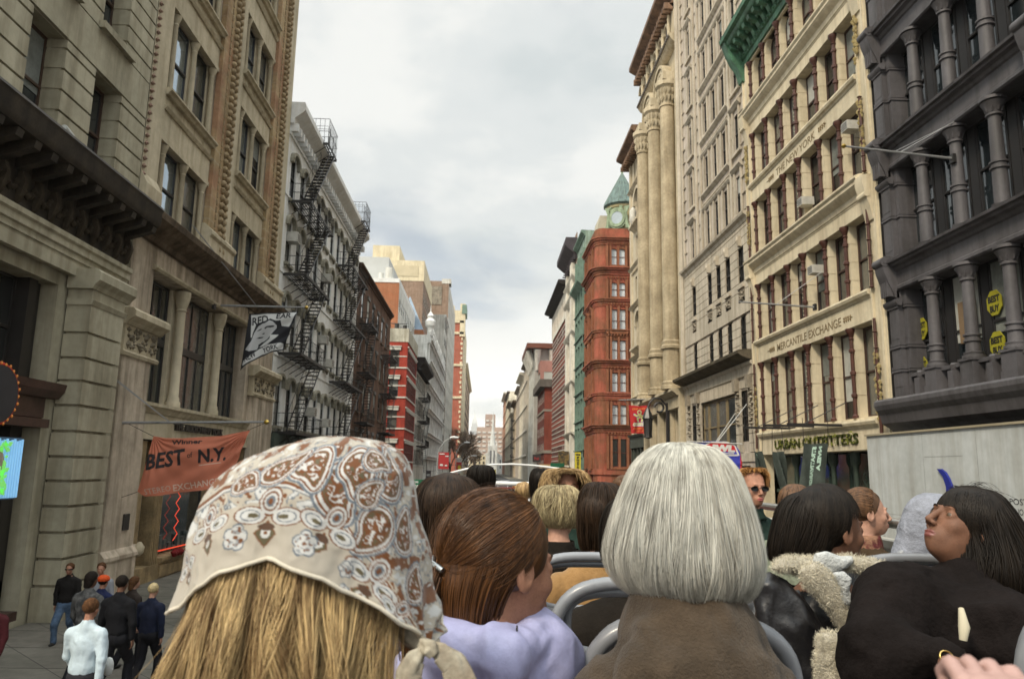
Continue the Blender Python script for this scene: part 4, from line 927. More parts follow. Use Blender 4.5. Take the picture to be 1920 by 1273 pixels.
 # shop opening
 DG = mat('shop_dark_green', (.035, .055, .04), .6, .3, 2); m = MB(f, fl)
 for u in (27.6, 29.4, 31.3, 33.2, 35.1, 36.9):
  m.lathe(u, -.45, [(.2, .16), (.5, .12), (2.4, .11), (2.5, .17), (2.6, .11), (4.1, .1), (4.3, .2), (4.7, .2)], 10)
 m.box(26.62, 38, 2.9, 3.05, -.85, -.6); obj('shop_columns', m, DG, T, 40)
 for i in range(6): window(R, T, 26.7+1.88*i, 28.5+1.88*i, .3, 4.7, -.86, DG, 'plain', glass_mat('green_glass', (.05, .09, .07), .1), blind=0, name='shop_window')
 for (u, v, w, lb) in ((30.9, 12.35, .25, 'larger air conditioner jutting beside a brown colonnette above the exchange lettering'), (31.6, 15.7, .1, 'small white air conditioner low in a cream bay just above the second cornice'), (27.2, 17.2, .0, 'grey air conditioner close to the dark grey building, high in the last cream bay')):
  t = ac_unit(R, u, v, -.1, .5); t['label'] = lb; t['group'] = 'air conditioners on the cream building'
cream_iron()
def flag_banners():
 f, fl = R; GR = mat('grey_green_banner', (.07, .085, .075), .85, .2, 2); WH = mat('pale_green_print', (.45, .62, .52), .8)
 T = thing('banner_rail', 'black steel arms carrying hanging banners in front of the ivy lettering', 'banner frame', f(32, 5.8, 1.6))
 m = MB(f, fl)
 for u, v in ((29.0, 5.72), (31.5, 5.82), (34.0, 5.86)): m.box(u-.04, u+.04, v-.05, v+.05, .0, 2.4); m.tube([(u, v+.9, .0), (u, v, 1.8)], .02, 4)
 obj('arms', m, IRON, T)
 def ban(lb, u, w0, w1, v0, v1, sk, words, seed, rip=.05):
  t = thing('shop_banner', lb, 'banner', f(u, v1, w0), 'grey banners under the ivy lettering'); n = 14; m = MB(f, fl); P = []
  def S(a, b): return (u+rip*math.sin(a*9+seed+b*3)+.1*b*math.sin(seed), v1-(v1-v0)*b+.02*math.sin(a*7), w0+(w1-w0)*a+sk*b)
  for j in range(n+1):
   for i in range(n+1): P.append(S(i/n, j/n))
  m.add(P, [(j*(n+1)+i, j*(n+1)+i+1, (j+1)*(n+1)+i+1, (j+1)*(n+1)+i) for j in range(n) for i in range(n)])
  b = obj('cloth', m, GR, t, 60)
  for wd, a0, sz in words:
   text(wd, lambda x, y, z: (lambda q: f(q[0]-.02, q[1], q[2]))(S(1-(a0-y), .06+x)), .17, WH, b, align='LEFT', width=.86 if len(wd) > 6 else .5, bold=.012, ext=0)
  m = MB(f, fl); m.tube([S(0, 0), (u, v1+.95, w0)], .012, 4); m.tube([S(1, 0), (u, v1+.95, w1)], .012, 4); obj('cords', m, IRON, t)
 ban('widest grey banner with pale vertical lettering, right of the folded ones', 28.0, 1.25, 2.22, 3.1, 4.95, .25, (('STRATIVARGO', .5, 0), ('NVELA', .72, 0)), 1.2)
 ban('leftmost grey banner hanging folded with one line of pale lettering', 33.0, 1.9, 2.35, 3.2, 4.75, -.25, (('STRATIVARGO', .45, 0),), 2.5, .16)
 ban('crumpled middle grey banner twisted on its cords', 31.2, 1.75, 2.15, 3.3, 4.7, -.18, (('NVELA', .6, 0),), 4.1, .22)
flag_banners()
pole('p', 'thin silver flagpole crossing the cream colonnettes above the exchange lettering', R, 31.2, 10.95, .1, 3.4, 11.1, guys=((-.7, .5),), finial=False, gv=1.3)
# ================================================================== RIGHT 3: grey-buff stone with many windows
def stone_right():
 f, fl = R; T = thing('buff_stone_building', 'twelve-storey buff stone building with rusticated lower floors and a dark ledge', 'building', (14.3, 45.6, 0))
 ST = mat('buff_stone', (.40, .355, .285), .85, .08, .5, .15, .15, 25); BK = mat('buff_brick', (.37, .32, .26), .88, .08, .5, .12, brick=(.8, .35, (.40, .36, .31), (.40, .35, .30)), bump=.2)
 U0, U1, H = 38.85, 52.5, 46
 cols = [(39.75, 40.7), (42.05, 42.95), (43.85, 44.75), (45.65, 46.55), (49.2, 50.1)]
 tops = [20.65+3.78*i for i in range(7)]; ops = [(a, b, t-2.3, t) for a, b in cols for t in tops]+[(a, b, 14.15, 16.4) for a, b in cols]+[(a, b, 10.5, 12.45) for a, b in cols]
 ops += [(41.95, 48.6, 4.9, 8.25), (39.9, 41.0, 5.5, 8.3), (49.8, 50.9, 5.5, 8.3), (40, 51.5, .3, 4.2)]
 m = MB(f, fl); m.sheet(U0, U1, 0, H, ops, .16, -.02); body(m, U0, U1, H, 14); obj('wall', m, BK, T)
 m = MB(f, fl)
 # rusticated lower storeys: real courses
 def course(v, h, skip):
  e = [U0+.01]
  for a, b in skip: e += [a, b]
  e.append(U1-.01)
  for a, b in zip(e[::2], e[1::2]):
   if b-a > .05: m.box(a, b, v+.02, v+h-.02, -.15, .04)
 v = 10.35
 while v < 17.4:
  h = .5; mid = v+h/2; sk = [(a, b) for a, b in cols if (10.5 < mid < 12.45 or 14.15 < mid < 16.4)];
  if not (12.5 < mid < 13.5): course(v, h, sk)
  v += h
 v = 4.4
 while v < 8.7: course(v, .5, [(39.9, 41.0), (41.95, 48.6), (49.8, 50.9)] if 4.9 < v+.25 < 8.3 else []); v += .5
 m.box(U0, U1, 12.5, 13.45, -.02, .06); m.prof(U0, U1, [(.0, 17.55), (.08, 17.6), (.14, 17.8), (.3, 17.92), (.34, 18.06), (.0, 18.12)])
 for a, b in cols:
  m.box(a-.05, b+.05, 13.98, 14.14, .0, .16); m.box((a+b)/2-.14, (a+b)/2+.14, 16.42, 17.0, .0, .2); m.lathe((a+b)/2, .2, [(16.5, .03), (16.75, .12), (17, .05)], 6)
 # sunk carved panels
 obj('rustication', m, ST, T)
 m = MB(f, fl); rr = random.Random(3)
 for a, b in cols:
  m.box(a-.02, b+.02, 13.2, 13.95, .045, .06)
  for k in range(22): x = a+.05+(b-a-.1)*rr.random(); y = 13.28+.58*rr.random(); s = .04+.05*rr.random(); m.lathe(x, .07, [(y-s, .01), (y, s), (y+s, .01)], 5)
 for u in (39.35, 41.45, 49.15, 51.4):
  m.box(u-.22, u+.22, 8.3, 9.0, .0, .3)
  for k in range(34): x = u-.2+.4*rr.random(); y = 6.2+2.7*rr.random(); s = .06+.06*rr.random(); m.lathe(x, .1, [(y-s, .01), (y, s), (y+s, .01)], 5)
 obj('carved_panels', m, mat('carved_dark_stone', (.33, .285, .22), .9, .25, 3), T, 60)  # carved panels in a darker stone tone than the wall
 m = MB(f, fl); m.prof(U0+.02, U1+.25, [(.0, 9.0), (.1, 9.05), (.1, 9.5), (.2, 9.6), (.2, 9.75), (.0, 9.8)]); m.box(42, 48.6, 8.26, 8.95, .0, .1)
 for k in range(22): m.box(42.1+.29*k, 42.12+.29*k, 8.28, 8.93, .1, .115)
 obj('fascia', m, ST, T)
 m = MB(f, fl); m.prof(U0+.02, U1+.25, [(.0, 9.78), (.25, 9.82), (.6, 9.95), (.85, 10.1), (.88, 10.25), (.8, 10.3), (.0, 10.36)]); obj('dark_ledge', m, mat('weathered_ledge', (.12, .10, .07), .9, .3, 1), T)
 # upper floors: strings across the middle bays, hoods on the outer ones, corner piers
 m = MB(f, fl)
 for t in tops:
  m.prof(41.5, 47.1, [(.0, t+.16), (.08, t+.2), (.16, t+.34), (.16, t+.42), (.0, t+.46)]); m.box(41.5, 47.1, t+.62, t+.7, .0, .07); m.prof(41.5, 47.1, [(.0, t+1.05), (.06, t+1.1), (.2, t+1.24), (.2, t+1.36), (.0, t+1.42)])
  for a, b in (cols[0], cols[4]):
   m.prof(a-.35, b+.35, [(.0, t+.3), (.1, t+.34), (.24, t+.5), (.24, t+.6), (.0, t+.66)]); m.box(a-.16, a-.0, t-2.3, t+.3, .0, .1); m.box(b, b+.16, t-2.3, t+.3, .0, .1); m.box(a-.3, b+.3, t-2.5, t-2.32, .0, .14)
  for a, b in cols[1:4]: m.box(a-.14, a, t-2.3, t+.16, .0, .08); m.box(b, b+.14, t-2.3, t+.16, .0, .08)
 for u in (41.25, 47.35, 48.4, 51.8): m.box(u-.14, u+.14, 18.12, H, .0, .12)
 v = 18.3
 while v < H-.5:
  for u in (38.95, 41.1, 47.5, 51.3): m.box(u-.1+.0, u+.62, v, v+.05, .0, .07)
  v += .98
 for u in (52.3,): m.lathe(u, .12, [(10, .2), (46, .2)], 8)
 obj('string_courses', m, ST, T)
 for a, b, c, d in ops[:-4]: window(R, T, a, b, c, d, -.16, WDARK, 'sash', GLASSM, t=.05, blind=.12)
 TM = mat('tan_metal_frame', (.25, .19, .10), .6, .15)
 for a, b in ((42.1, 43.8), (43.9, 45.6), (45.7, 47.4), (47.5, 48.55)): window(R, T, a, b, 4.95, 8.2, -.17, TM, 'sash', t=.12, blind=.3)
 for o in ops[-3:-1]: window(R, T, *o[:4], -.16, WDARK, 'sash', GLASSM, blind=0)
 window(R, T, 40.05, 51.45, .3, 4.2, -.16, WDARK, 'tall', blind=0, name='shop_window')
stone_right()
# ================================================================== RIGHT 4: giant columns
def giant_columns():
 f, fl = R; T = thing('giant_column_building', 'buff building with three giant round columns rising to arches under a brown overhanging cornice', 'building', (14.3, 58.6, 0))
 ST = mat('warm_stone', (.42, .36, .255), .88, .10, .4, .14, .3, 14); CL = mat('column_stone', (.36, .30, .205), .92, .14, .6, .12, .9, 10); U0, U1, H = 52.55, 64.6, 41.5
 cs = [50.1, 54.25, 58.55, 63.1]; cc = [54.25, 58.55, 63.1]; mids = [(56.4, 1.15), (60.8, 1.15), (53.0, .4)]
 ops = [(c-hw, c+hw, 10.6, 36.4) for c, hw in mids[:2]]
 m = MB(f, fl); m.sheet(U0, U1, 0, H, ops+[(53.2, 55.4, .3, 8.3), (56.4, 58.6, .3, 8.3), (59.6, 61.6, .3, 8.3), (62.4, 64.2, .3, 8.3)], 1.0, -.02); body(m, U0, U1, H, 14)
 for c, hw in mids[:2]: m.spandrel(c, hw, 35.2, 36.4, -1.0, -.03)
 obj('wall', m, ST, T)
 for c, hw in mids[:2]:
  m = MB(f, fl)
  for j in range(6): v = 13.5+3.9*j; m.box(c-hw, c+hw, v, v+1.3, -.95, -.6); m.box(c-hw, c+hw, v+1.3, v+1.42, -.95, -.45)
  obj('spandrel', m, ST, T)
  for j in range(7): v = 10.6+3.9*j-.0; window(R, T, c-hw, c+hw, (v if j == 0 else v+.72), v+2.9, -.9, WDARK, 'pair', t=.08, blind=.3)
 for c in cc:
  m = MB(f, fl); r = .62; w = .5
  m.lathe(c, w, [(9.75, r+.22), (10.0, r+.22), (10.05, r+.12), (10.25, r+.16), (10.35, r+.03), (12.7, r+.03), (12.75, r+.18), (12.95, r+.2), (13.05, r+.08), (13.3, r+.12), (13.4, r-.02), (22, r-.02), (31.9, r-.08), (31.95, r), (32.1, r), (32.15, r-.08)], 24)
  k = obj('giant_column', m, CL, T, 30); m = MB(f, fl)
  m.lathe(c, w, [(32.1, r-.1), (32.8, r-.02), (33.5, r+.12), (33.6, r+.3), (33.95, r+.3)], 12)
  for j in range(14):
   a = j*PI/7
   for vv, s in ((32.5, .12), (33.1, .16)): m.lathe(c+(r+.0)*math.cos(a), w+(r+.0)*math.sin(a), [(vv-.22, .02), (vv, s), (vv+.25, s*1.2), (vv+.3, .02)], 5)
  obj('capital', m, ST, k, 60)
  m = MB(f, fl); m.box(c-r-.25, c+r+.25, 33.95, 34.6, -.3, w+r-.1); obj('impost', m, ST, T)
 m = MB(f, fl)
 for c in (56.4, 60.83): m.arch(c, 34.6, 1.25, 1.6, -.02, .55, 10); m.arch(c, 34.6, 1.68, 1.92, -.02, .68, 10)
 for u in (52.7, 64.35): m.box(u-.16, u+.16, 9.7, 34.6, .0, .28)
 m.prof(U0, U1, [(.0, 36.6), (.35, 36.7), (.5, 36.9), (.7, 37.2), (.7, 37.35), (.0, 37.4)]); m.box(U0, U1, 37.4, 39.6, .0, .3)
 for k in range(6): u = U0+.9+1.95*k; m.lathe(u, .45, [(37.4, .14), (39.4, .12), (39.6, .2)], 8); m.arch(u+.97, 38.5, .5, .68, .2, .5, 8)
 m.prof(U0, U1, [(.0, 39.6), (.35, 39.6), (.6, 39.85), (.0, 40.0)]); obj('arcade', m, ST, T, 40)
 m = MB(f, fl)
 for k in range(6): u = U0+.9+1.95*k+.97; m.box(u-.46, u+.46, 37.5, 38.9, .3, .33)
 for k in range(34): u = U0+.15+.35*k; m.lathe(u, .72, [(36.95, .02), (37.1, .12), (37.3, .02)], 5)
 obj('attic_windows', m, mat('attic_dark', (.10, .085, .07), .7, .2), T)
 m = MB(f, fl); cornice(m, U0-.1, U1+.1, 39.9, 1.5, 1.4, .62, .5, 1.0, .28); obj('cornice', m, mat('brown_copper_cornice', (.16, .09, .05), .7, .25, 1, .3), T)
 m = MB(f, fl); m.prof(U0+.0, U1, [(.0, 9.2), (.6, 9.2), (.75, 9.35), (.95, 9.5), (.95, 9.68), (.0, 9.74)]); m.box(U0, U1, 8.35, 9.2, .0, .5)
 for u in (52.75, 55.9, 59.1, 62.0, 64.35): m.box(u-.22, u+.22, .14, 8.35, .0, .45)
 obj('ground_floor_ledge', m, ST, T)
 for a, b in ((53.2, 55.4), (56.4, 58.6), (59.6, 61.6), (62.4, 64.2)): window(R, T, a, b, .3, 8.2, -.6, WDARK, 'tall', t=.1, blind=0, name='shop_window')
 m = MB(f, fl); m.quad((U0+1, 41.4, -3), (U1+2, 41.4, -3), (U1+2, 47, -3), (U0+1, 47, -3)); m.quad((U1+2, 41.4, -3), (U1+2, 41.4, -9), (U1+2, 47, -9), (U1+2, 47, -3)); m.quad((U0+1, 41.4, -3), (U0+1, 47, -3), (U0+1, 47, -9), (U0+1, 41.4, -9)); obj('penthouse', m, CRM, T)
giant_columns()
def lantern():
 f, fl = R; T = thing('wall_lantern', 'black iron lantern on a curled bracket behind the red banner', 'lantern', f(60, 7.6, .5)); m = MB(f, fl)
 m.tube([(55.8, 7.2, .45), (55.8, 8.7, .6), (55.8, 9.2, 1.0), (55.8, 9.25, 1.5), (55.8, 8.9, 1.85), (55.8, 8.5, 2.0)], .07, 6)
 m.tube([(55.8, 8.55+.35*math.sin(a*PI/6), 1.15+.35*math.cos(a*PI/6)) for a in range(11)], .09, 6); m.box(55.6, 56.0, 5.2, 8.9, .42, .6); obj('bracket', m, IRON, T, 50)
 m = MB(f, fl); m.lathe(55.8, 2.0, [(6.2, .12), (6.3, .34), (6.5, .3), (7.6, .36), (7.7, .44), (8.1, .3), (8.5, .1)], 8); obj('lamp_body', m, mat('lantern_black', (.025, .023, .022), .4), T, 30)
lantern()
# ================================================================== RIGHT 5: beige tall corner
def beige_corner():
 f, fl = R; T = thing('beige_arched_building', 'narrow beige stone building with arched openings and a brown bracketed cornice beside the giant columns', 'building', (14.3, 68, 0))
 ST = mat('beige_limestone', (.44, .385, .285), .85, .08, .4, .14, .15, 20); U0, U1, H = 64.65, 71.4, 35
 ops = [(66.7, 69.3, 15.2, 18.6), (66.7, 69.3, 27.4, 30.6), (66.7, 69.3, 11.2, 13.6), (66.4, 67.2, 19.9, 22.2), (67.6, 68.4, 19.9, 22.2), (68.8, 69.6, 19.9, 22.2), (66.9, 69.1, 24.0, 26.2), (66.4, 67.3, 31.8, 34), (67.7, 68.5, 31.8, 34), (68.9, 69.7, 31.8, 34), (65.4, 70.6, .3, 6.2), (66.7, 69.3, 7.2, 9.4)]
 m = MB(f, fl); m.sheet(U0, U1, 0, H, ops, .3); body(m, U0, U1, H, 14)
 for t in (18.6, 30.6): m.spandrel(68, 1.3, t-1.3, t, -.2, -.003)
 obj('wall', m, ST, T)
 m = MB(f, fl)
 for t in (18.6, 30.6): m.arch(68, t-1.3, 1.32, 1.65, -.01, .2, 10); m.box(66.2, 69.8, t-3.6, t-3.42, .0, .6); m.prof(66.3, 69.7, [(.0, t-4), (.4, t-3.7), (.6, t-3.6), (.0, t-3.6)])
 for v in (10.3, 14.2, 23.0, 19.2, 31.0): m.prof(U0, U1, [(.0, v), (.1, v), (.3, v+.16), (.4, v+.26), (.0, v+.32)])
 for u in (65.0, 71.0): m.box(u-.3, u+.3, 6.5, 34.2, .0, .18)
 for k in range(20): m.box(65.3+.28*k, 65.42+.28*k, 22.75, 23.0, .0, .2)
 obj('mouldings', m, ST, T)
 for o in ops: window(R, T, o[0], o[1], o[2], o[3], -.28, WDARK, 'pair' if o[1]-o[0] > 1.5 else 'sash', t=.08, blind=.2)
 m = MB(f, fl); cornice(m, U0, U1+.9, 34.4, 1.2, 1.3, .55, .4, .9, .25); obj('cornice', m, mat('brown_copper_cornice', (.16, .09, .05)), T)
 m = MB(f, fl); m.lathe(68, .5, [(27.0, .1), (27.4, .4), (27.9, .3), (28.3, .35), (28.7, .1)], 8); obj('urn', m, mat('white_urn', (.62, .6, .54), .8), T, 50)
 DGF = mat('green_black_shopfront', (.05, .06, .045), .6, .2); m = MB(f, fl); m.box(65, 71.3, 5.9, 6.9, .0, .35)
 for u in (65.2, 66.8, 68.4, 70.0, 71.1): m.box(u-.12, u+.12, .14, 5.9, .0, .25)
 m.prof(65, 71.3, [(.0, 6.9), (.5, 6.9), (.6, 7.1), (.0, 7.15)]); obj('shopfront', m, DGF, T)
beige_corner()
# ================================================================== RIGHT 6: red terracotta corner with turret
def turret():
 T = thing('red_turret_building', 'red terracotta corner building with a clock drum and pointed green turret roof', 'building', (14.3, 100, 0))
 RT = mat('red_terracotta', (.27, .082, .052), .85, .10, .5, .14, .3, 12, col2=(.22, .095, .052)); SK = mat('painted_sky_pane', (.66, .72, .76), .25, .10, .5, coat=.6); FM = mat('maroon_frame', (.12, .028, .018), .6)  # south panes: pale sky reflection painted into the base colour
 y0 = 95; cx, cz = 14.9, 0
 # plan: south face set back behind a canted corner, west face on the street
 plan = [(26, 95), (15.6, 95), (14.3, 96.4), (14.3, 104)]
 wv = [(4.3, 7.8), (9.5, 12.1), (13.75, 16.25), (17.85, 20.5), (21.6, 24.6), (26.3, 28.2), (30.6, 32.8)]
 S = FR('S', y0); f, fl = S
 xs = [(16.25, 17.15), (17.35, 18.25)]
 ops = [(a, b, c, d) for a, b in xs+[(20.2, 21.1), (21.3, 22.2)] for c, d in wv]
 m = MB(f, fl); m.sheet(15.3, 26, 0, 34.6, ops, .3)
 for a, b in xs:
  for c, d in wv[5:]: m.spandrel((a+b)/2, (b-a)/2, d-(b-a)/2, d, -.2, -.003)
 m2 = MB(); CP = [(15.3-1.0*math.sin(k*PI/12), 96.4-1.4*math.cos(k*PI/12)) for k in range(7)]; [m2.quad((*CP[k], 0), (*CP[k+1], 0), (*CP[k+1], 34.6), (*CP[k], 34.6)) for k in range(6)]; m2.quad((14.3, 105, 0), (26, 105, 0), (26, 105, 34.6), (14.3, 105, 34.6)); m2.quad((15.3, 95, 34.6), (26, 95, 34.6), (26, 105, 34.6), (14.3, 105, 34.6)); m2.quad((26, 95, 0), (26, 105, 0), (26, 105, 34.6), (26, 95, 34.6))
 fr, flr = R; m3 = MB(fr, flr); opw = [(c-.8, c+.8, a, b) for c in (98.6, 102.4) for a, b in wv[1:5]]+[(c-.8, c+.8, 24.9+.5, 28.4) for c in (98.6, 102.4)]+[(97.7, 99.6, .5, 7.4), (101.4, 103.3, .5, 7.4)]; m3.sheet(96.4, 104.5, 0, 32, opw, .14)
 for q in (m2, m3): m.f += [[i+len(m.v) for i in x] for x in q.f]; m.v += q.v; m.mi += q.mi
 obj('wall', m, RT, T)
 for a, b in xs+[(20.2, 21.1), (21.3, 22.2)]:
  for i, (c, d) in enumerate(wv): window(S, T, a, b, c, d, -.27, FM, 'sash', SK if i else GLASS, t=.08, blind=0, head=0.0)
 for o in opw: window(R, T, *o[:4], -.14, FM, 'pair', GLASSM, t=.08, blind=0)
 def ringpath(off): return [(26, 95-off)]+[(15.3-(1.0+off)*math.sin(k*PI/12), 96.4-(1.4+off)*math.cos(k*PI/12)) for k in range(7)]+[(14.3-off, 104.6)]
 def band(mm, z0, z1, off):
  o, i_ = ringpath(off), ringpath(-.05); n = len(o)
  for k in range(n-1):
   a, b, c, d = o[k], o[k+1], i_[k+1], i_[k]; p = [(a[0], a[1], z0), (b[0], b[1], z0), (c[0], c[1], z0), (d[0], d[1], z0), (a[0], a[1], z1), (b[0], b[1], z1), (c[0], c[1], z1), (d[0], d[1], z1)]
   mm.add(p, [(0, 1, 5, 4), (4, 5, 6, 7), (3, 2, 1, 0), (1, 2, 6, 5), (0, 4, 7, 3)])
 m = MB()
 for z, s in ((8.6, 1), (12.7, .6), (16.9, 1), (20.9, .7), (25.0, .8), (29.2, 1.2), (33.3, 1)):
  band(m, z, z+.25, .12*s); band(m, z+.25, z+.6, .2*s); band(m, z+.6, z+.85, .45*s); band(m, z+.85, z+1.0, .62*s)
 band(m, 3.3, 4.0, .2); band(m, 34.3, 35.6, -.02)
 obj('terracotta_cornices', m, RT, T)
 m = MB(f, fl)
 for (c, d) in wv:
  for x in (15.75, 16.2, 17.25, 18.3, 18.8, 19.6): m.box(x-.14, x+.14, c-.3, d+.4, .002, .2 if x in (17.25,) else .34)
  m.box(16.1, 18.4, c-.3, c-.1, .002, .3)
  x = 15.8
  while x < 25: m.box(x, x+.16, d+.55, d+.8, .002, .28); x += .4
 m2 = MB(fr, flr)
 for i, (c, d) in enumerate(wv):
  for u in (96.9, 97.4, 99.9, 101.2, 103.6, 104.2): m2.box(u-.16, u+.16, c-.3, d+.4, .002, .3)
  for u in (98.6, 102.4):
   m2.box(u-1.1, u+1.1, c-.5, c-.2, .002, .4)
   if i in (4,): m2.arch(u, d, .8, 1.05, -.01, .3, 8)
 for q in (m2,): m.f += [[i+len(m.v) for i in x] for x in q.f]; m.v += q.v; m.mi += q.mi
 obj('pilasters', m, mat('brown_terracotta', (.21, .085, .045), .85, .14, .6, .14, .3, 12), T)
 # clock drum and cone
 VG = mat('verdigris_light', (.24, .30, .20), .8, .18, 1.2, .2); cxx, cyy = 18.35, 97.6
 Z = lambda pr, mm, n=20: mm.add([(cxx+r*math.cos(2*PI*i/n), cyy+r*math.sin(2*PI*i/n), z) for z, r in pr for i in range(n)], [(j*n+i, j*n+(i+1) % n, (j+1)*n+(i+1) % n, (j+1)*n+i) for j in range(len(pr)-1) for i in range(n)])
 m = MB(); Z([(34.5, 2.4), (35.2, 2.5), (35.3, 2.05), (38.9, 2.05), (39.0, 2.2), (39.3, 2.25), (39.35, 2.0)], m); obj('clock_drum', m, mat('buff_drum', (.42, .35, .20), .85, .15, 1), T, 40)
 m = MB()
 for k in range(7):
  a = math.radians(215+k*40); m.add([(cxx+r*math.cos(a+da), cyy+r*math.sin(a+da), z) for z in (35.3, 39.0) for da in (-.09, .09) for r in (2.1, 2.4)], [(0, 1, 5, 4), (1, 3, 7, 5), (2, 6, 7, 3), (0, 4, 6, 2), (4, 5, 7, 6)])
 ccx = cxx-1.15
 for a, b, c in ((0, 1.15, .95), (0, .95, .72)):
  m.v_ = 0
 cen = Vector((17.3, 95.5, 37.2)); nrm = Vector((-.46, -.89, 0)).normalized(); tx = Vector((nrm.y*-1, nrm.x, 0)).normalized(); up = Vector((0, 0, 1))
 def disc(mm, r0, r1, d0, d1, n=20):
  p = []
  for d_, r in ((d0, r0), (d0, r1), (d1, r1), (d1, r0)):
   for i in range(n): a = 2*PI*i/n; p.append(tuple(cen+tx*r*math.cos(a)+up*r*math.sin(a)*1.12+nrm*d_))
  mm.add(p, [(j*n+i, j*n+(i+1) % n, ((j+1) % 4)*n+(i+1) % n, ((j+1) % 4)*n+i) for j in range(4) for i in range(n)])
 disc(m, .78, 1.15, -.3, .35); disc(m, 1.15, 1.35, -.3, .2)
 for s in (-1, 1):
  p = [cen+tx*s*x+up*z+nrm*.1 for x, z in ((1.2, -1.5), (1.9, -1.7), (1.5, -.9), (1.35, .6), (1.7, 1.5), (.9, 1.5), (1.1, .9))]
  m.add([tuple(q) for q in p]+[tuple(q+nrm*.2) for q in p], [tuple(range(7)), tuple(range(7, 14))]+[(i, (i+1) % 7, 7+(i+1) % 7, 7+i) for i in range(7)])
 obj('clock_surround', m, VG, T, 40)
 m = MB(); p = [tuple(cen+tx*.8*math.cos(2*PI*i/20)+up*.9*math.sin(2*PI*i/20)+nrm*.3) for i in range(20)]; m.add(p, [tuple(range(20))]); obj('clock_face', m, mat('clock_face', (.34, .40, .44), .4, .1), T)
 m = MB(); Z([(39.3, 2.3), (39.5, 2.6), (39.7, 2.54), (41.5, 1.6), (44.4, .1)], m, 16); c = obj('turret_roof', m, mat('copper_green_roof', (.10, .15, .14), .75, .15, 1.5, .3), T)
 m = MB()
 for i in range(16): a = 2*PI*i/16; m.tube([(cxx+2.56*math.cos(a), cyy+2.56*math.sin(a), 39.7), (cxx+1.62*math.cos(a), cyy+1.62*math.sin(a), 41.52), (cxx+.1*math.cos(a), cyy+.1*math.sin(a), 44.4)], .05, 4)
 obj('roof_ribs', m, mat('copper_seam', (.16, .22, .19), .7), c)
 m = MB(); m.tube([(cxx, cyy, 44.3), (cxx, cyy, 44.8), (cxx, cyy, 45.1), (cxx, cyy, 45.9)], [.1, .22, .08, .03], 8); obj('roof_finial', m, VG, c, 40)
 m = MB(); m.add([(15.0, 99.5, 35.9), (15.0, 104.5, 35.9), (18, 104.5, 35.9), (18, 99.5, 35.9), (15.6, 99.7, 39.0), (15.6, 104.3, 39), (17.6, 104.3, 39.0), (17.6, 99.7, 39.0)], [(0, 1, 5, 4), (1, 2, 6, 5), (2, 3, 7, 6), (3, 0, 4, 7), (4, 5, 6, 7)]); obj('mansard', m, mat('pale_mansard', (.45, .42, .33), .8, .15), T)
turret()
# ================================================================== RIGHT 7..: farther buildings
def green_extra(T, f, fl):
 GN = mat('verdigris', (.17, .25, .20)); m = MB(f, fl)
 for v in (5.6, 9.8, 13.9, 18, 22, 26): m.box(105.1, 114.5, v, v+.9, .0, .35); m.box(105.1, 114.5, v+.9, v+1.05, .0, .6)
 for u in (105.3, 108.4, 111.4, 114.3): m.box(u-.2, u+.2, .2, 36, .0, .4)
 for u in (106.8, 109.9, 112.9): m.box(u-.1, u+.1, .2, 34, .0, .2)
 m.prof(105, 114.5, [(.0, 30.2), (.3, 30.2), (1.2, 30.9), (1.3, 31.2), (.0, 31.3)])
 for k in range(12):
  for j in range(4): m.lathe(105.6+.75*k, .0, [(32.2+1.2*j, .02), (32.5+1.2*j, .2), (32.8+1.2*j, .02)], 5)
 obj('green_iron_front', m, GN, T)
plain_bldg('green_iron_building', 'pale green cast-iron building directly beyond the red turret building', R, 105, 114.6, 38.6, mat('green_sheet_wall', (.22, .29, .24), .8, .15, 1, .2), [106.1+1.5*i for i in range(6)], [9.2, 13.4, 17.4, 21.5, 25.5, 29.4], 2.9, 1.15, corn=(.8, .7, mat('verdigris', (.2, .34, .27))), extra=green_extra, blind=.1)
WNB = mat('white_narrow_stone', (.55, .52, .45), .85, .1, .5, .15)
def wn_extra(T, f, fl):
 m = MB(f, fl); m.box(117, 119.2, .2, 37, .0, .7); m.box(125.5, 127.6, .2, 37, .0, .5)
 for v in (9, 17, 25, 31, 34): m.prof(114.7, 127.9, [(.0, v), (.3, v), (.8, v+.4), (.9, v+.6), (.0, v+.7)])
 obj('pilasters', m, WNB, T); m = MB(f, fl); m.box(114.7, 121, 36.8, 41.4, .0, .12); obj('brick_top', m, BRK, T)
plain_bldg('white_stone_building', 'narrow white stone building crowned by a dark boxy cornice, beyond the green one', R, 114.65, 128, 40.5, WNB, [116.2+2.1*i for i in range(6)], [8, 12, 16, 20, 24, 28, 32, 36], 2.5, 1.2, corn=(3.4, 2.0, mat('slate_cornice', (.06, .05, .055), .8, .2), 1.5), extra=wn_extra)
STR = mat('red_white_brick', (.20, .065, .048), .85, .1, .5, .1)
def str_extra(T, f, fl):
 m = MB(f, fl); v = 5.4
 while v < 30: m.box(128.1, 156.9, v, v+.15, .0, .07); v += .9
 obj('white_bands', m, mat('white_trim', (.55, .53, .47)), T)
 m = MB(f, fl); m.sheet(128.1, 156.9, 30.5, 36.6, [(129.6+2.3*i, 130.8+2.3*i, 31.6, 34.6) for i in range(12)], .3, .2); obj('stone_top', m, WNB, T)
plain_bldg('striped_brick_building', 'red brick building striped with white bands under a black cornice, right side', R, 128.05, 157, 37, STR, [129.9+2.3*i for i in range(12)], [8.2+3.6*i for i in range(7)], 2.0, 1.0, corn=(1.3, 1.8, mat('black_cornice', (.03, .026, .024)), 1.2), extra=str_extra)
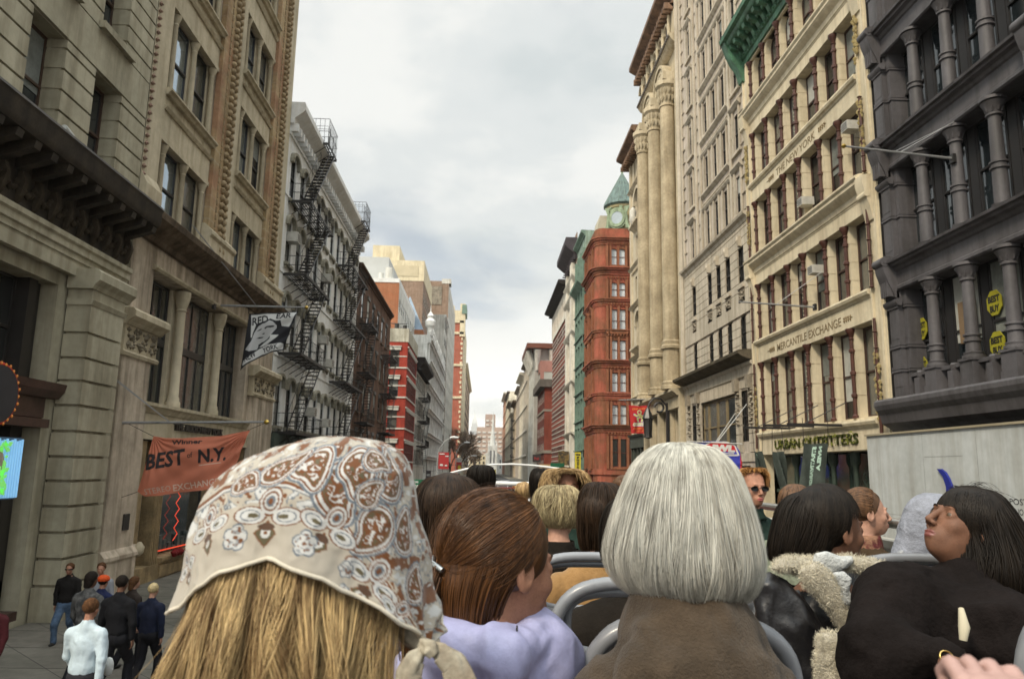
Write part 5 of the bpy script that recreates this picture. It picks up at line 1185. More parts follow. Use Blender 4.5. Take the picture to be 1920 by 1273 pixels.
T_ = block('dark_red_block', 'dark red brick block with a plain south wall and grey bracketed cornice', 14.3, 30, 177, 200, 24.4, mat('dark_red_brick', (.16, .040, .026), .9, .12, .5, .1), mat('maroon_front', (.13, .035, .025), .9, .15), ewins=[(179+2.4*i, 22-4*j) for i in range(9) for j in range(5)], ww=1.2, wh=2.2,
 parts=lambda T: (obj('cornice', (lambda m: (m.add([(x, y, z) for z in (23.2, 25.0) for y in (176.2, 201) for x in (13.1, 31)], [(0, 1, 5, 4), (1, 3, 7, 5), (2, 6, 7, 3), (0, 4, 6, 2), (4, 5, 7, 6), (0, 2, 3, 1)]), m)[1])(MB()), mat('dark_grey_cornice', (.12, .10, .085), .8, .2), T),
                     obj('bands', (lambda m: (m.add([(x, y, z) for z in (17.4, 17.9) for y in (176.9, 201) for x in (14.1, 31)], [(0, 1, 5, 4), (0, 4, 6, 2), (4, 5, 7, 6), (0, 2, 3, 1)]), m.add([(x, y, z) for z in (7.6, 8.3) for y in (176.8, 201) for x in (14.0, 31)], [(0, 1, 5, 4), (0, 4, 6, 2), (4, 5, 7, 6), (0, 2, 3, 1)]), m)[2])(MB()), mat('grey_band', (.25, .22, .18), .9), T)))
def corb(T):
 m = MB(); m.add([(x, y, z) for z in (38.2, 39.6) for y in (211.5, 240) for x in (11.9, 31)], [(0, 1, 5, 4), (1, 3, 7, 5), (2, 6, 7, 3), (0, 4, 6, 2), (4, 5, 7, 6), (0, 2, 3, 1)]); obj('roof_cornice', m, mat('red_brown_cornice', (.16, .06, .04), .8, .2), T)
 m = MB()
 for x in (14.3, 18.5): m.tube([(x+.8, 213.9, 32), (x+.8, 213.6, 34), (x+.8, 213.4, 36), (x+.8, 212.6, 38)], [.5, .6, .9, 1.1], 8)
 for y in range(216, 240, 4): m.tube([(13.9, y, 33), (13.4, y, 36), (12.6, y, 38)], [.4, .7, 1.0], 6)
 obj('carved_brackets', m, GW, T, 50)
block('bracketed_cornice_building', 'grey building with a wide red-brown roof cornice on carved brackets, beyond the dark red block', 14.3, 30, 214, 240, 38.2, mat('grey_pink_wall', (.36, .34, .31), .9, .1, .3), GW, parts=corb, ewins=[(216+3.4*i, 34-4.2*j) for i in range(7) for j in range(7)], ww=1.4, wh=2.4)
m = MB(); m.add([(x, y, z) for z in (0, 33.5) for y in (206, 213.8) for x in (15.6, 30)], [(0, 1, 5, 4), (1, 3, 7, 5), (2, 6, 7, 3), (0, 4, 6, 2), (4, 5, 7, 6)])
T_ = thing('stucco_annex', 'grey stucco annex with a pinkish top in front of the bracketed grey building', 'building', (20, 206, 0)); obj('wall', m, mat('grey_stucco', (.40, .39, .35), .9, .1, .3), T_)
m = MB(); m.add([(x, y, z) for z in (30.6, 33.7) for y in (205.9, 213.8) for x in (15.4, 30)], [(0, 1, 5, 4), (1, 3, 7, 5), (2, 6, 7, 3), (0, 4, 6, 2), (4, 5, 7, 6), (0, 2, 3, 1)]); m.add([(x, y, z) for z in (0, 30.6) for y in (205.9, 206.5) for x in (15.4, 16.4)], [(0, 1, 5, 4), (1, 3, 7, 5), (0, 4, 6, 2)]); obj('pink_band', m, mat('salmon_paint', (.33, .16, .13), .9, .1), T_)
# the diminishing right-hand row
far = [(240.1, 262, 39, (.42, .38, .32), 'third from the bracketed cornice building'), (262.1, 292, 37.5, (.50, .46, .38), ''), (292.1, 320, 36, (.33, .29, .25), ''), (320.1, 352, 33, (.46, .38, .28), ''), (352.1, 380, 30, (.28, .25, .22), ''), (380.1, 420, 38, (.54, .50, .42), ''), (420.1, 476, 47, (.58, .54, .45), ''), (476.1, 540, 52, (.44, .27, .20), '')]
names = ['pale building with a small black cornice beyond the bracketed one, far right row', 'cream building with arched tops in the far right row', 'weathered grey building with a dark roofline in the far right row', 'tan building with orange arches midway down the far right row', 'black fire-escape fronted grey building in the far right row', 'light cream building low in the far right row', 'pale tower with a projecting flat cornice near the street end', 'pinkish brick tower closing the right row by the church spire']
for i, (a, b, h, c, _) in enumerate(far):
 step = (b-a)/max(5, int((b-a)/4)); n = int((b-a)/step)
 plain_bldg('far_row_building', names[i], R, a, b, h, mat('far_wall_%d' % i, c, .9, .15, .3, .2), [a+step*(k+.5) for k in range(n)], [7+4.3*k for k in range(int((h-6)/4.3))], 2.6, step*.42, corn=(1.4, 1.6+.5*(i % 2), mat('far_cornice_%d' % (i % 3), [(.10, .07, .05), (.5, .46, .38), (.2, .17, .13)][i % 3], .8, .2)), wp=1 if i > 3 else None, blind=.2,
  extra=(lambda T, f, fl, a=a, b=b, h=h, c=c: obj('pilasters', (lambda m: ([m.box(u-.4, u+.4, .2, h-1.5, .0, .5) for u in [a+.5+(b-a-1)*k/4 for k in range(5)]], [m.box(a, b, v, v+.6, .0, .7) for v in range(8, int(h)-2, 8)], m)[2])(MB(f, fl)), mat('far_pil_%d' % int(a), tuple(min(.65, x*1.15) for x in c), .9), T)))
plain_bldg('far_row_building', 'dark scaffold-like front in the far right row', R, 300, 303, 20, IRON, [], [], 1, 1) if False else None
fire_escape('distant black fire escape column on the far right row', R, 330, 338, [5, 9, 13, 17, 21, 25], 0, 2.2, None, group='fire escapes on the right')
# ================================================================== far skyline
def skyline():
 T = thing('art_deco_skyscraper', 'hazy art deco skyscraper with a needle spire on the horizon', 'skyscraper', (-46, 3800, 0)); CH = mat('pale_steel', (.46, .46, .45), .6, .05); m = MB(); x, y = -46, 3800
 def bx(hw, z0, z1, hd=None): hd = hd or hw; m.add([(x+sx*hw, y+sy*hd, z) for z in (z0, z1) for sy in (-1, 1) for sx in (-1, 1)], [(0, 1, 5, 4), (1, 3, 7, 5), (2, 6, 7, 3), (0, 4, 6, 2), (4, 5, 7, 6)])
 bx(19, 0, 190); bx(17, 190, 212); bx(14, 212, 226)
 for k in range(6): bx(17-.8*k, 60+20*k, 61+20*k)
 obj('shaft', m, CH, T); m = MB()
 for z0, z1, a, b in ((226, 234, 13.5, 12.5), (234, 242, 12, 10.6), (242, 250, 10.2, 8.4), (250, 257, 8, 6), (257, 264, 5.6, 3.8), (264, 274, 3.4, 1.6), (274, 319, 1.4, .2)):
  m.add([(x+s*r, y+t*r, z) for z, r in ((z0, a), (z1, b)) for s, t in ((-1, -1), (1, -1), (1, 1), (-1, 1))], [(0, 1, 5, 4), (1, 2, 6, 5), (2, 3, 7, 6), (3, 0, 4, 7), (4, 5, 6, 7)])
 obj('crown', m, mat('bright_steel', (.6, .6, .58), .4), T)
 m = MB()
 for q in range(6):
  for s in (-1, 1): m.box(x-17.8+7*q, x-15.2+7*q, 10, 188, -0.1, .1) if False else m.add([(x-17.5+6.5*q+dx, y-19.2, z) for z in (10, 188) for dx in (0, 2.4)], [(0, 1, 3, 2)])
 obj('window_strips', m, mat('strip_grey', (.25, .26, .27), .7), T)
 # gothic church
 T = thing('gothic_church', 'pale grey gothic church with a tall thin spire where the street ends', 'church', (7.5, 600, 0)); CS = mat('church_marble', (.48, .48, .46), .85, .12, .2, .2); m = MB(); x, y = 7.5, 600
 def bx(mm, x0, x1, y0, y1, z0, z1): mm.add([(a, b, c) for c in (z0, z1) for b in (y0, y1) for a in (x0, x1)], [(0, 1, 5, 4), (1, 3, 7, 5), (2, 6, 7, 3), (0, 4, 6, 2), (4, 5, 7, 6)])
 bx(m, x-3.4, x+3.4, y, y+8, 0, 22); bx(m, x-9, x+9, y+6, y+40, 0, 13)
 m.add([(x-9, y+6, 13), (x+9, y+6, 13), (x, y+6, 19.5), (x-9, y+40, 13), (x+9, y+40, 13), (x, y+40, 19.5)], [(0, 1, 2), (0, 2, 5, 3), (1, 4, 5, 2)])
 for dx in (-3.2, 3.2):
  m.add([(x+dx-.5, y, 22), (x+dx+.5, y, 22), (x+dx+.5, y+1, 22), (x+dx-.5, y+1, 22), (x+dx, y+.5, 27)], [(0, 1, 4), (1, 2, 4), (2, 3, 4), (3, 0, 4)])
  bx(m, x+dx-.55, x+dx+.55, y-.6, y, 0, 22)
 for dx in (-9, 9): bx(m, x+dx-.5, x+dx+.5, y+5.4, y+6.4, 0, 16); m.add([(x+dx-.5, y+5.4, 16), (x+dx+.5, y+5.4, 16), (x+dx+.5, y+6.4, 16), (x+dx-.5, y+6.4, 16), (x+dx, y+6, 19)], [(0, 1, 4), (1, 2, 4), (2, 3, 4), (3, 0, 4)])
 obj('tower', m, CS, T); m = MB(); n = 8
 m.add([(x+2.7*math.cos(2*PI*(i+.5)/n), y+4+2.7*math.sin(2*PI*(i+.5)/n), 22) for i in range(n)]+[(x+1.2*math.cos(2*PI*(i+.5)/n), y+4+1.2*math.sin(2*PI*(i+.5)/n), 34) for i in range(n)]+[(x, y+4, 50)], [(i, (i+1) % n, n+(i+1) % n, n+i) for i in range(n)]+[(n+i, n+(i+1) % n, 2*n) for i in range(n)]); obj('spire', m, mat('pale_spire', (.56, .56, .53), .8, .1), T)
 m = MB()
 for dx in (-1.3, 1.3): bx(m, x+dx-.55, x+dx+.55, y-.1, y, 8, 18)
 bx(m, x-1.2, x+1.2, y-.1, y, 1, 5)
 for dx in (-6.5, 6.5): bx(m, x+dx-.6, x+dx+.6, y+5.9, y+6, 4, 11)
 obj('lancet_windows', m, mat('church_window', (.10, .10, .11), .6), T)
 # apartment slabs with white balcony stripes; distance haze put into the lightened wall colours
 for nm, x0, x1, y0, z, c, wn in (('brown apartment slab striped with white balconies behind the church spire', -9, 33, 1000, 58, (.42, .31, .25), 1), ('stepped taller brown slab behind the spire', 2, 16, 1040, 78, (.38, .28, .23), 0), ('low brown apartment slab left of the spire beyond the bare trees', -32, -10, 1100, 52, (.42, .31, .25), 1), ('pink-brown apartment tower right of the spire', 30, 50, 980, 74, (.45, .33, .27), 0)):
  T = thing('apartment_block', nm, 'apartment block', ((x0+x1)/2, y0, 0), 'distant apartment blocks'); m = MB(); bx(m, x0, x1, y0, y0+20, 0, z); obj('wall', m, mat('hazed_apartment_brick_%d' % int(z), c, .9, .1), T)
  m = MB(); v = 8
  while v < z-4:
   k = x0+1
   while k < x1-5: bx(m, k, k+4.2, y0-1, y0, v, v+2.2); k += 7
   v += 6
  obj('balconies', m, mat('balcony_white', (.62, .6, .55), .8), T)
 T = thing('cream_cottage_block', 'small cream building with dark windows left of the church', 'building', (-4, 560, 0)); m = MB(); bx(m, -10, 2, 560, 580, 0, 13.5); obj('wall', m, CRM, T); m = MB(); [bx(m, -9+3*k, -7.8+3*k, 559.9, 560, v, v+1.8) for k in range(4) for v in (3, 7, 10.5)]; obj('windows', m, WDARK, T)
skyline()
# ================================================================== figure tools
def hash3(i, j, k, s):
 h = (i*374761393+j*668265263+k*2147483647+s*1274126177) & 0xffffffff; h = ((h ^ (h >> 13))*1274126177) & 0xffffffff; return ((h ^ (h >> 16)) & 0xffff)/65535.0
def vn(P, sc=1., seed=0):
 q = np.asarray(P, dtype=np.float64)*sc+1000.; i = np.floor(q).astype(np.int64); f = q-i; f = f*f*(3-2*f); r = 0
 for a in (0, 1):
  for b in (0, 1):
   for c in (0, 1):
    w = (f[..., 0] if a else 1-f[..., 0])*(f[..., 1] if b else 1-f[..., 1])*(f[..., 2] if c else 1-f[..., 2])
    r = r+w*hash3(i[..., 0]+a, i[..., 1]+b, i[..., 2]+c, seed)
 return r
def fbm(P, sc=1., seed=0, o=3):
 r = 0; a = .5
 for k in range(o): r = r+a*(vn(P, sc*2**k, seed+k)-.5)*2; a *= .5
 return r
def mesh_np(name, V, F, m, parent=None, smooth=True, colors=None, keep=None):
 V = np.asarray(V, dtype=np.float32); F = np.asarray(F, dtype=np.int32); me = D.meshes.new(name); n, k = F.shape
 me.vertices.add(len(V)); me.vertices.foreach_set('co', V.ravel()); me.loops.add(n*k); me.loops.foreach_set('vertex_index', F.ravel())
 me.polygons.add(n); me.polygons.foreach_set('loop_start', np.arange(0, n*k, k, dtype=np.int32)); me.polygons.foreach_set('use_smooth', np.full(n, smooth))
 me.update(calc_edges=True); me.validate(); me.materials.append(m)
 if colors is not None:
  ca = me.color_attributes.new('pattern', 'FLOAT_COLOR', 'POINT'); ca.data.foreach_set('color', np.concatenate([colors, np.ones((len(V), 1))], 1).astype(np.float32).ravel())
 o = D.objects.new(name, me); COL.objects.link(o)
 if parent:
  o.parent = parent
  if parent.type == 'EMPTY': o.matrix_parent_inverse = Matrix.Translation(-parent.location)
 return o
def axis(a, b, fa, fb, hf, hc):
 L_ = [] if a >= fa else list(np.linspace(a, fa, max(2, int(math.ceil((fa-a)/hc))+1)))[:-1]
 L_ += list(np.linspace(fa, fb, int(math.ceil((fb-fa)/hf))+1));
 if b > fb: L_ += list(np.linspace(fb, b, max(2, int(math.ceil((b-fb)/hc))+1)))[1:]
 return np.array(L_)
def nets(fn, xs, ys, zs):
 """surface nets: one watertight surface from a distance function on an uneven grid"""
 X, Y, Z = np.meshgrid(xs, ys, zs, indexing='ij'); P = np.stack([X, Y, Z], -1).reshape(-1, 3); F = fn(P).reshape(X.shape)
 nx, ny, nz = F.shape; acc = np.zeros((nx-1, ny-1, nz-1, 3)); cnt = np.zeros((nx-1, ny-1, nz-1)); ax = (xs, ys, zs)
 for d in range(3):
  s0 = [slice(None)]*3; s1 = [slice(None)]*3; s0[d] = slice(0, -1); s1[d] = slice(1, None); A, B = F[tuple(s0)], F[tuple(s1)]
  cr = (A < 0) != (B < 0); t = np.where(cr, A/np.where(cr, A-B, 1), 0)
  G = [ax[q].reshape([-1 if q == r else 1 for r in range(3)]) for q in range(3)]
  base = ax[d][:-1]; st = np.diff(ax[d]); shp = [1]*3; shp[d] = -1
  pd = base.reshape(shp)+t*st.reshape(shp); comps = []
  for q in range(3):
   comps.append(pd if q == d else np.broadcast_to(G[q], A.shape) if False else np.broadcast_to(ax[q].reshape([-1 if r == q else 1 for r in range(3)]), A.shape))
  pt = np.stack(comps, -1)*cr[..., None]; o = [q for q in range(3) if q != d]
  for a in (0, 1):
   for b in (0, 1):
    sl = [slice(None)]*3
    for q, v in ((o[0], a), (o[1], b)): sl[q] = slice(0, -1) if v == 0 else slice(1, None)
    acc += pt[tuple(sl)]; cnt += cr[tuple(sl)]
 on = cnt > 0; idx = -np.ones(on.shape, int); idx[on] = np.arange(on.sum()); V = acc[on]/cnt[on][:, None]; faces = []
 for d in range(3):
  s0 = [slice(1, -1)]*3; s1 = [slice(1, -1)]*3; s0[d] = slice(0, -1); s1[d] = slice(1, None); A, B = F[tuple(s0)], F[tuple(s1)]
  cr = (A < 0) != (B < 0); I = np.argwhere(cr);
  if not len(I): continue
  o = [(1, 2), (2, 0), (0, 1)][d]; J = I.copy();
  for q in range(3):
   if q != d: J[:, q] += 1
  def cell(a, b): K = J.copy(); K[:, o[0]] -= a; K[:, o[1]] -= b; return idx[K[:, 0], K[:, 1], K[:, 2]]
  Q = np.stack([cell(1, 1), cell(0, 1), cell(0, 0), cell(1, 0)], 1); neg = (A < 0)[cr]; Q[~neg] = Q[~neg][:, ::-1]; faces.append(Q)
 return V, np.concatenate(faces)
def ell(P, c, r): q = (P-np.array(c))/np.array(r); k0 = np.sqrt((q*q).sum(1))+1e-9; k1 = np.sqrt(((q/np.array(r))**2).sum(1))+1e-9; return k0*(k0-1)/k1
def cap(P, a, b, ra, rb):
 a = np.array(a, float); b = np.array(b, float); ab = b-a; t = np.clip(((P-a)@ab)/(ab@ab), 0, 1); return np.sqrt(((P-a-t[:, None]*ab)**2).sum(1))-(ra+(rb-ra)*t)
def smin(a, b, k): h = np.clip(.5+.5*(b-a)/k, 0, 1); return b+(a-b)*h-k*h*(1-h)
def smax(a, b, k): return -smin(-a, -b, k)
def prims(P, L_, d=None):
 for p in L_:
  e = ell(P, *p[1:3]) if p[0] in 'eE' else cap(P, *p[1:5]); k = p[-1]
  if p[0] in 'EC': d = smax(d, -e, k)
  else: d = e if d is None else smin(d, e, k)
 return d
HEAD = [('e', (0, -.018, .035), (.075, .094, .086), .01), ('e', (0, .030, -.030), (.057, .058, .086), .03), ('e', (0, .062, -.086), (.022, .022, .020), .022),
  ('e', (.036, .062, -.024), (.021, .018, .018), .018), ('e', (-.036, .062, -.024), (.021, .018, .018), .018), ('c', (-.03, .082, .021), (.03, .082, .021), .008, .008, .012),
  ('E', (.031, .100, .003), (.019, .017, .012), .010), ('E', (-.031, .100, .003), (.019, .017, .012), .010),
  ('e', (.031, .0745, .001), (.0145, .0145, .0142), .004), ('e', (-.031, .0745, .001), (.0145, .0145, .0142), .004),
  ('E', (.031, .092, -.0005), (.0135, .012, .0048), .002), ('E', (-.031, .092, -.0005), (.0135, .012, .0048), .002),
  ('c', (0, .086, .014), (0, .111, -.030), .0070, .0098, .008), ('e', (.010, .100, -.036), (.0075, .0095, .0065), .005), ('e', (-.010, .100, -.036), (.0075, .0095, .0065), .005),
  ('e', (0, .074, -.062), (.030, .022, .026), .014), ('e', (0, .0935, -.0600), (.020, .0085, .0052), .004), ('e', (0, .0915, -.0705), (.017, .0090, .0065), .004),
  ('E', (0, .103, -.0648), (.021, .009, .0015), .002),
  ('e', (.0755, -.010, -.008), (.0075, .019, .031), .006), ('e', (-.0755, -.010, -.008), (.0075, .019, .031), .006), ('E', (.083, -.006, -.004), (.006, .011, .019), .003), ('E', (-.083, -.006, -.004), (.006, .011, .019), .003)]
def rotm(yaw, pitch=0, roll=0):     # yaw clockwise seen from above: 0 looks up the street
 return np.array(Matrix.Rotation(-math.radians(yaw), 3, 'Z') @ Matrix.Rotation(math.radians(pitch), 3, 'X') @ Matrix.Rotation(math.radians(roll), 3, 'Y'))
SKIN_L = mat('skin_fair', (.44, .235, .16), .62, .16, 30, coord='pos', bump=.25, bscale=500); SKIN_D = mat('skin_brown', (.17, .075, .040), .68, .18, 30, bump=.25, bscale=500); SKIN_M = mat('skin_ruddy', (.38, .18, .11), .62, .18, 30, bump=.25, bscale=500)
LIPS = mat('lips', (.36, .10, .085), .45, .05); LIPD = mat('lips_dark', (.17, .055, .045), .4, .05)
EYEW = mat('eye_white', (.62, .60, .56), .2, 0); IRIS = mat('iris', (.07, .045, .025), .15, 0)
def hair_mat(name, col, tip=None, rough=.5, pat=1.5, spec=.28):
 if name in MATS: return MATS[name]
 m = D.materials.new(name); m.use_nodes = True; t = m.node_tree; p = t.nodes['Principled BSDF']; g = t.nodes.new('ShaderNodeNewGeometry'); r = t.nodes.new('ShaderNodeValToRGB')
 e = r.color_ramp.elements; a, b = col, tip or col; e[0].color = (a[0]*.62, a[1]*.6, a[2]*.58, 1); e[1].color = (min(1, b[0]*1.3), min(1, b[1]*1.3), min(1, b[2]*1.28), 1)
 c = e.new(.5); c.color = (*[(x+y)/2 for x, y in zip(a, b)], 1)
 mp = t.nodes.new('ShaderNodeMapping'); mp.inputs['Scale'].default_value = (60, 60, 7); no = t.nodes.new('ShaderNodeTexNoise'); no.inputs['Scale'].default_value = 1; no.inputs['Detail'].default_value = 2; t.links.new(g.outputs['Position'], mp.inputs[0]); t.links.new(mp.outputs[0], no.inputs['Vector'])
 w1 = t.nodes.new('ShaderNodeMath'); w1.operation = 'MULTIPLY_ADD'; w1.inputs[1].default_value = pat; w1.inputs[2].default_value = .25-pat*.5; t.links.new(no.outputs[0], w1.inputs[0])
 w2 = t.nodes.new('ShaderNodeMath'); w2.operation = 'MULTIPLY_ADD'; w2.inputs[1].default_value = .6; t.links.new(g.outputs['Random Per Island'], w2.inputs[0]); t.links.new(w1.outputs[0], w2.inputs[2])
 t.links.new(w2.outputs[0], r.inputs[0]); t.links.new(r.outputs[0], p.inputs['Base Color']); p.inputs['Roughness'].default_value = rough; p.inputs['Specular IOR Level'].default_value = spec; p.inputs['Anisotropic'].default_value = .4
 MATS[name] = m; return m
BODY = lambda s=1., hip=True: [('c', (0, -.022, -.05), (0, -.04, -.20), .047, .054, .03), ('c', (0, -.045, -.185), (.155*s, -.05, -.255), .05, .05, .05), ('c', (0, -.045, -.185), (-.155*s, -.05, -.255), .05, .05, .05),
  ('e', (0, -.045, -.38), (.155*min(1, s), .095, .17), .06), ('e', (0, -.04, -.58), (.135*min(1, s), .10, .17), .08), ('e', (0, -.03, -.76), (.155*s, .12, .12), .06),
  ('c', (.18*s, -.045, -.275), (.22*s, -.02, -.55), .045, .037, .03), ('c', (-.18*s, -.045, -.275), (-.22*s, -.02, -.55), .045, .037, .03), ('c', (.22*s, -.02, -.55), (.13*s, .20, -.66), .035, .024, .02), ('c', (-.22*s, -.02, -.55), (-.13*s, .20, -.66), .035, .024, .02),
  ('c', (.09, 0, -.80), (.10, .42, -.80), .075, .052, .05), ('c', (-.09, 0, -.80), (-.10, .42, -.80), .075, .052, .05), ('c', (.10, .42, -.80), (.10, .44, -1.22), .05, .035, .03), ('c', (-.10, .42, -.80), (-.10, .44, -1.22), .05, .035, .03)]
def hand_prims(w, d, n, s=1., curl=.5, thumb=1):
 """palm, four bent fingers of unequal length and a thumb leaving the side of the palm; w wrist, d pointing direction, n back-of-hand normal"""
 w = np.array(w, float); d = np.array(d, float); d /= np.linalg.norm(d); n = np.array(n, float); n -= d*(n@d); n /= np.linalg.norm(n); x = np.cross(d, n); o = []
 for i, (l, off) in enumerate(((.070, -.030), (.078, -.010), (.074, .010), (.058, .029))):
  k = w+d*.085*s+x*off*s*(1); o.append(('c', tuple(w+d*.02*s+x*off*.5*s), tuple(k), .014*s, .011*s, .008)); p = k; a = 0
  for j, f in enumerate((.45, .31, .24)):
   a += curl*(.55+.35*j); q = p+(d*math.cos(a)-n*math.sin(a))*l*f*s; o.append(('c', tuple(p), tuple(q), (.0092-.0008*j)*s, (.0084-.0008*j)*s, .002)); p = q
 b = w+d*.028*s-x*.022*s*thumb; k = b+(d*.5-x*.75*thumb-n*.3)*.038*s; o += [('c', tuple(w+d*.01*s), tuple(b), .016*s, .013*s, .008), ('c', tuple(b), tuple(k), .012*s, .010*s, .005), ('c', tuple(k), tuple(k+(d*.85-x*.25*thumb-n*.35)*.034*s), .010*s, .0078*s, .003)]
 return o
FLOOR_Z = 2.30
class Person:
 def __init__(s, label, px, py, Y, yaw, byaw=None, pitch=0, roll=0, skin=SKIN_L, sc=1., h=None, pos=None, group=None, fine=.0042, male=False, arms=None, body=None, base=None, coarse=.016, bs=1., hands=True):
  s.H = np.array(onY(px, py, Y) if pos is None else pos); s.Rh = rotm(yaw, pitch, roll); s.Rb = rotm(byaw if byaw is not None else yaw*.4); s.sc = sc
  b = base if base is not None else FLOOR_Z; s.T = thing('person', label, 'person', (s.H[0], s.H[1], b), group); s.skin = skin
  Q = s.Rb.T@s.Rh; piv = np.array((0, -.02, -.09))     # head rotates about the top of the neck
  s.piv = piv; bd = body or BODY(1.08 if male else bs)
  if hands and body is None:
   for sg in (-1, 1): bd = bd+hand_prims((.13*sg, .20, -.66), (-.6*sg, .8, -.1), (0, .1, 1), 1, .35, -sg)
  hb = s.Rb@(piv)+s.H
  def fn(P):
   P = P/sc; d = prims(P, bd); Ph = (P-piv)@Q+piv; return smin(prims(Ph, HEAD), d, .02)*sc
  s.off = s.Rb@np.zeros(3)
  lo, hi = (-1.27, .14) if body is None else (-1.62, .14)
  xs = axis(-.34*sc, .34*sc, -.105*sc, .105*sc, fine, coarse); ys = axis(-.2*sc, .52*sc, -.14*sc, .14*sc, fine, coarse) if body is None else axis(-.42*sc, .42*sc, -.12*sc, .14*sc, fine, coarse); zs = axis(lo*sc, hi*sc, -.13*sc, hi*sc, fine, coarse)
  V, F = nets(fn, xs, ys, zs); me = s.mesh('body', V, F, skin, s.T); s.body = me
  # lips as a second material on the same mesh
  Ph = (V/sc-piv)@Q+piv; lips = LIPD if skin is SKIN_D else LIPS; me.data.materials.append(lips)
  li = (np.abs(Ph[:, 0]) < .0225*np.sqrt(np.clip(1-((Ph[:, 2]+.0650)/.0125)**2, 0, 1))) & (Ph[:, 1] > .086) & (np.abs(Ph[:, 2]+.0650) < .0122)
  fi = li[F].all(1); me.data.polygons.foreach_set('material_index', fi.astype(np.int32))
 def w(s, V): return (np.asarray(V, float)@s.Rb.T)+s.H          # body space -> world
 def hw(s, V): V = np.asarray(V, float)-s.piv; return (V@s.Rh.T)*s.sc+s.Rb@(s.piv*s.sc)+s.H   # head space -> world
 def mesh(s, name, V, F, m, parent, **k): return mesh_np(name, s.w(V), F, m, parent, **k)
 def eyes(s, iris=IRIS):
  for sg in (-1, 1):
   m = MB(); n = 10; c = np.array((.031*sg, .0745, .001)); R_ = .0128; V = [];
   for j in range(9):
    for i in range(n*2): a = PI*j/8; q = PI*i/n; V.append(c+R_*np.array((math.sin(a)*math.cos(q), math.cos(a), math.sin(a)*math.sin(q))))
   F = [(j*n*2+i, j*n*2+(i+1) % (n*2), (j+1)*n*2+(i+1) % (n*2), (j+1)*n*2+i) for j in range(8) for i in range(n*2)]
   o = mesh_np('eye', s.hw(V), F, EYEW, s.T); o.data.materials.append(IRIS); o.data.polygons.foreach_set('material_index', [1 if k < n*4 else 0 for k in range(len(F))])
  # brows
 def brows(s, m, th=.0022):
  for sg in (-1, 1):
   mb = MB(); mb.tube([tuple(p) for p in s.hw([(.012*sg, .0945, .0215), (.022*sg, .0935, .0255), (.034*sg, .088, .0262), (.046*sg, .077, .0215)])], [th*.8*s.sc, th*1.1*s.sc, th*s.sc, th*.3*s.sc], 6); obj('eyebrow', mb, m, s.T, 180)
 def cloth(s, name, L_, m, h=.012, disp=.006, dsc=9., seed=1, zr=(-1.0, 0.0), xr=.42, yr=(-.32, .56), an=(1, 1, .45), head=False, cut=None, hz=None):
  def fn(P):
   P = P/s.sc; d = prims(P, L_)*s.sc
   return np.maximum(d, cut(P)*s.sc) if cut else d
  xs = np.arange(-xr, xr, h); ys = np.arange(yr[0], yr[1], h); zs = np.arange(zr[0]*s.sc, zr[1]*s.sc, h); V, F = nets(fn, xs, ys, zs)
  if disp:                      # folds: ridged noise pushed along the normal
   e = h*.5; g = np.stack([fn(V+np.array(v)*e)-fn(V-np.array(v)*e) for v in ((1, 0, 0), (0, 1, 0), (0, 0, 1))], 1); g /= np.linalg.norm(g, axis=1)[:, None]+1e-9
   q = V*np.array(an); q = q+.05*np.stack([fbm(V, 6, seed+9), fbm(V, 6, seed+5), fbm(V, 6, seed+7)], 1)
   r = 1-np.abs(fbm(q, dsc, seed, 3))*2.2+.45*(1-np.abs(fbm(q*np.array((1, 1, 1.3)), dsc*2.6, seed+4, 2))*2.4); V = V+g*(disp*(r-.65))[:, None]
  return s.mesh(name, V, F, m, s.T)
class Loft:
 """stack of oval slices read off the photograph: (y, x left, x right) at distance Y, depth ratio dr"""
 def __init__(s, sl, Y, dr=1., dy=0., dys=None):
  s.z = []; s.cx = []; s.hx = []; s.cy = []; s.hy = []
  for i, t in enumerate(sl):
   y, a, b = t[:3]; A, B = onY(a, y, Y), onY(b, y, Y); s.z.append((A.z+B.z)/2); s.cx.append((A.x+B.x)/2); s.hx.append((B.x-A.x)/2); s.hy.append(s.hx[-1]*(t[3] if len(t) > 3 else dr)); s.cy.append(Y+dy+(t[4] if len(t) > 4 else 0))
  s.n = len(sl); s.q = np.arange(s.n)/(s.n-1)
 def P(s, al, q, off=0.):
  q = np.clip(q, 0, 1); i = lambda a: s.cr(np.array(a), q); hx, hy = i(s.hx)+off, i(s.hy)+off
  return np.stack([i(s.cx)+hx*np.sin(al), i(s.cy)-hy*np.cos(al), i(s.z)+off*.6*(1-q)], -1)
 def cr(s, a, q):                 # Catmull-Rom
  n = s.n; t = q*(n-1); k = np.clip(np.floor(t).astype(int), 0, n-2); f = t-k; p0, p1, p2, p3 = a[np.maximum(k-1, 0)], a[k], a[k+1], a[np.minimum(k+2, n-1)]
  return .5*((2*p1)+(-p0+p2)*f+(2*p0-5*p1+4*p2-p3)*f*f+(-p0+3*p1-3*p2+p3)*f**3)
def strands_mesh(name, C, S, N_, wd, m, parent):
 """C[n,k,3] centre lines, S side vectors, N_ outward normals, wd[n,k] half widths -> one mesh of tapered locks"""
 n, k, _ = C.shape; V = np.stack([C+S*wd[..., None], C+N_*(wd*.7)[..., None], C-S*wd[..., None]], 2).reshape(-1, 3)
 I = (np.arange(n)[:, None, None]*k+np.arange(k-1)[None, :, None])*3; F = []
 for a, b in ((0, 1), (1, 2), (2, 0)): F.append(np.stack([I+a, I+b, I+3+b, I+3+a], -1).reshape(-1, 4))
 return mesh_np(name, V, np.concatenate(F), m, parent)
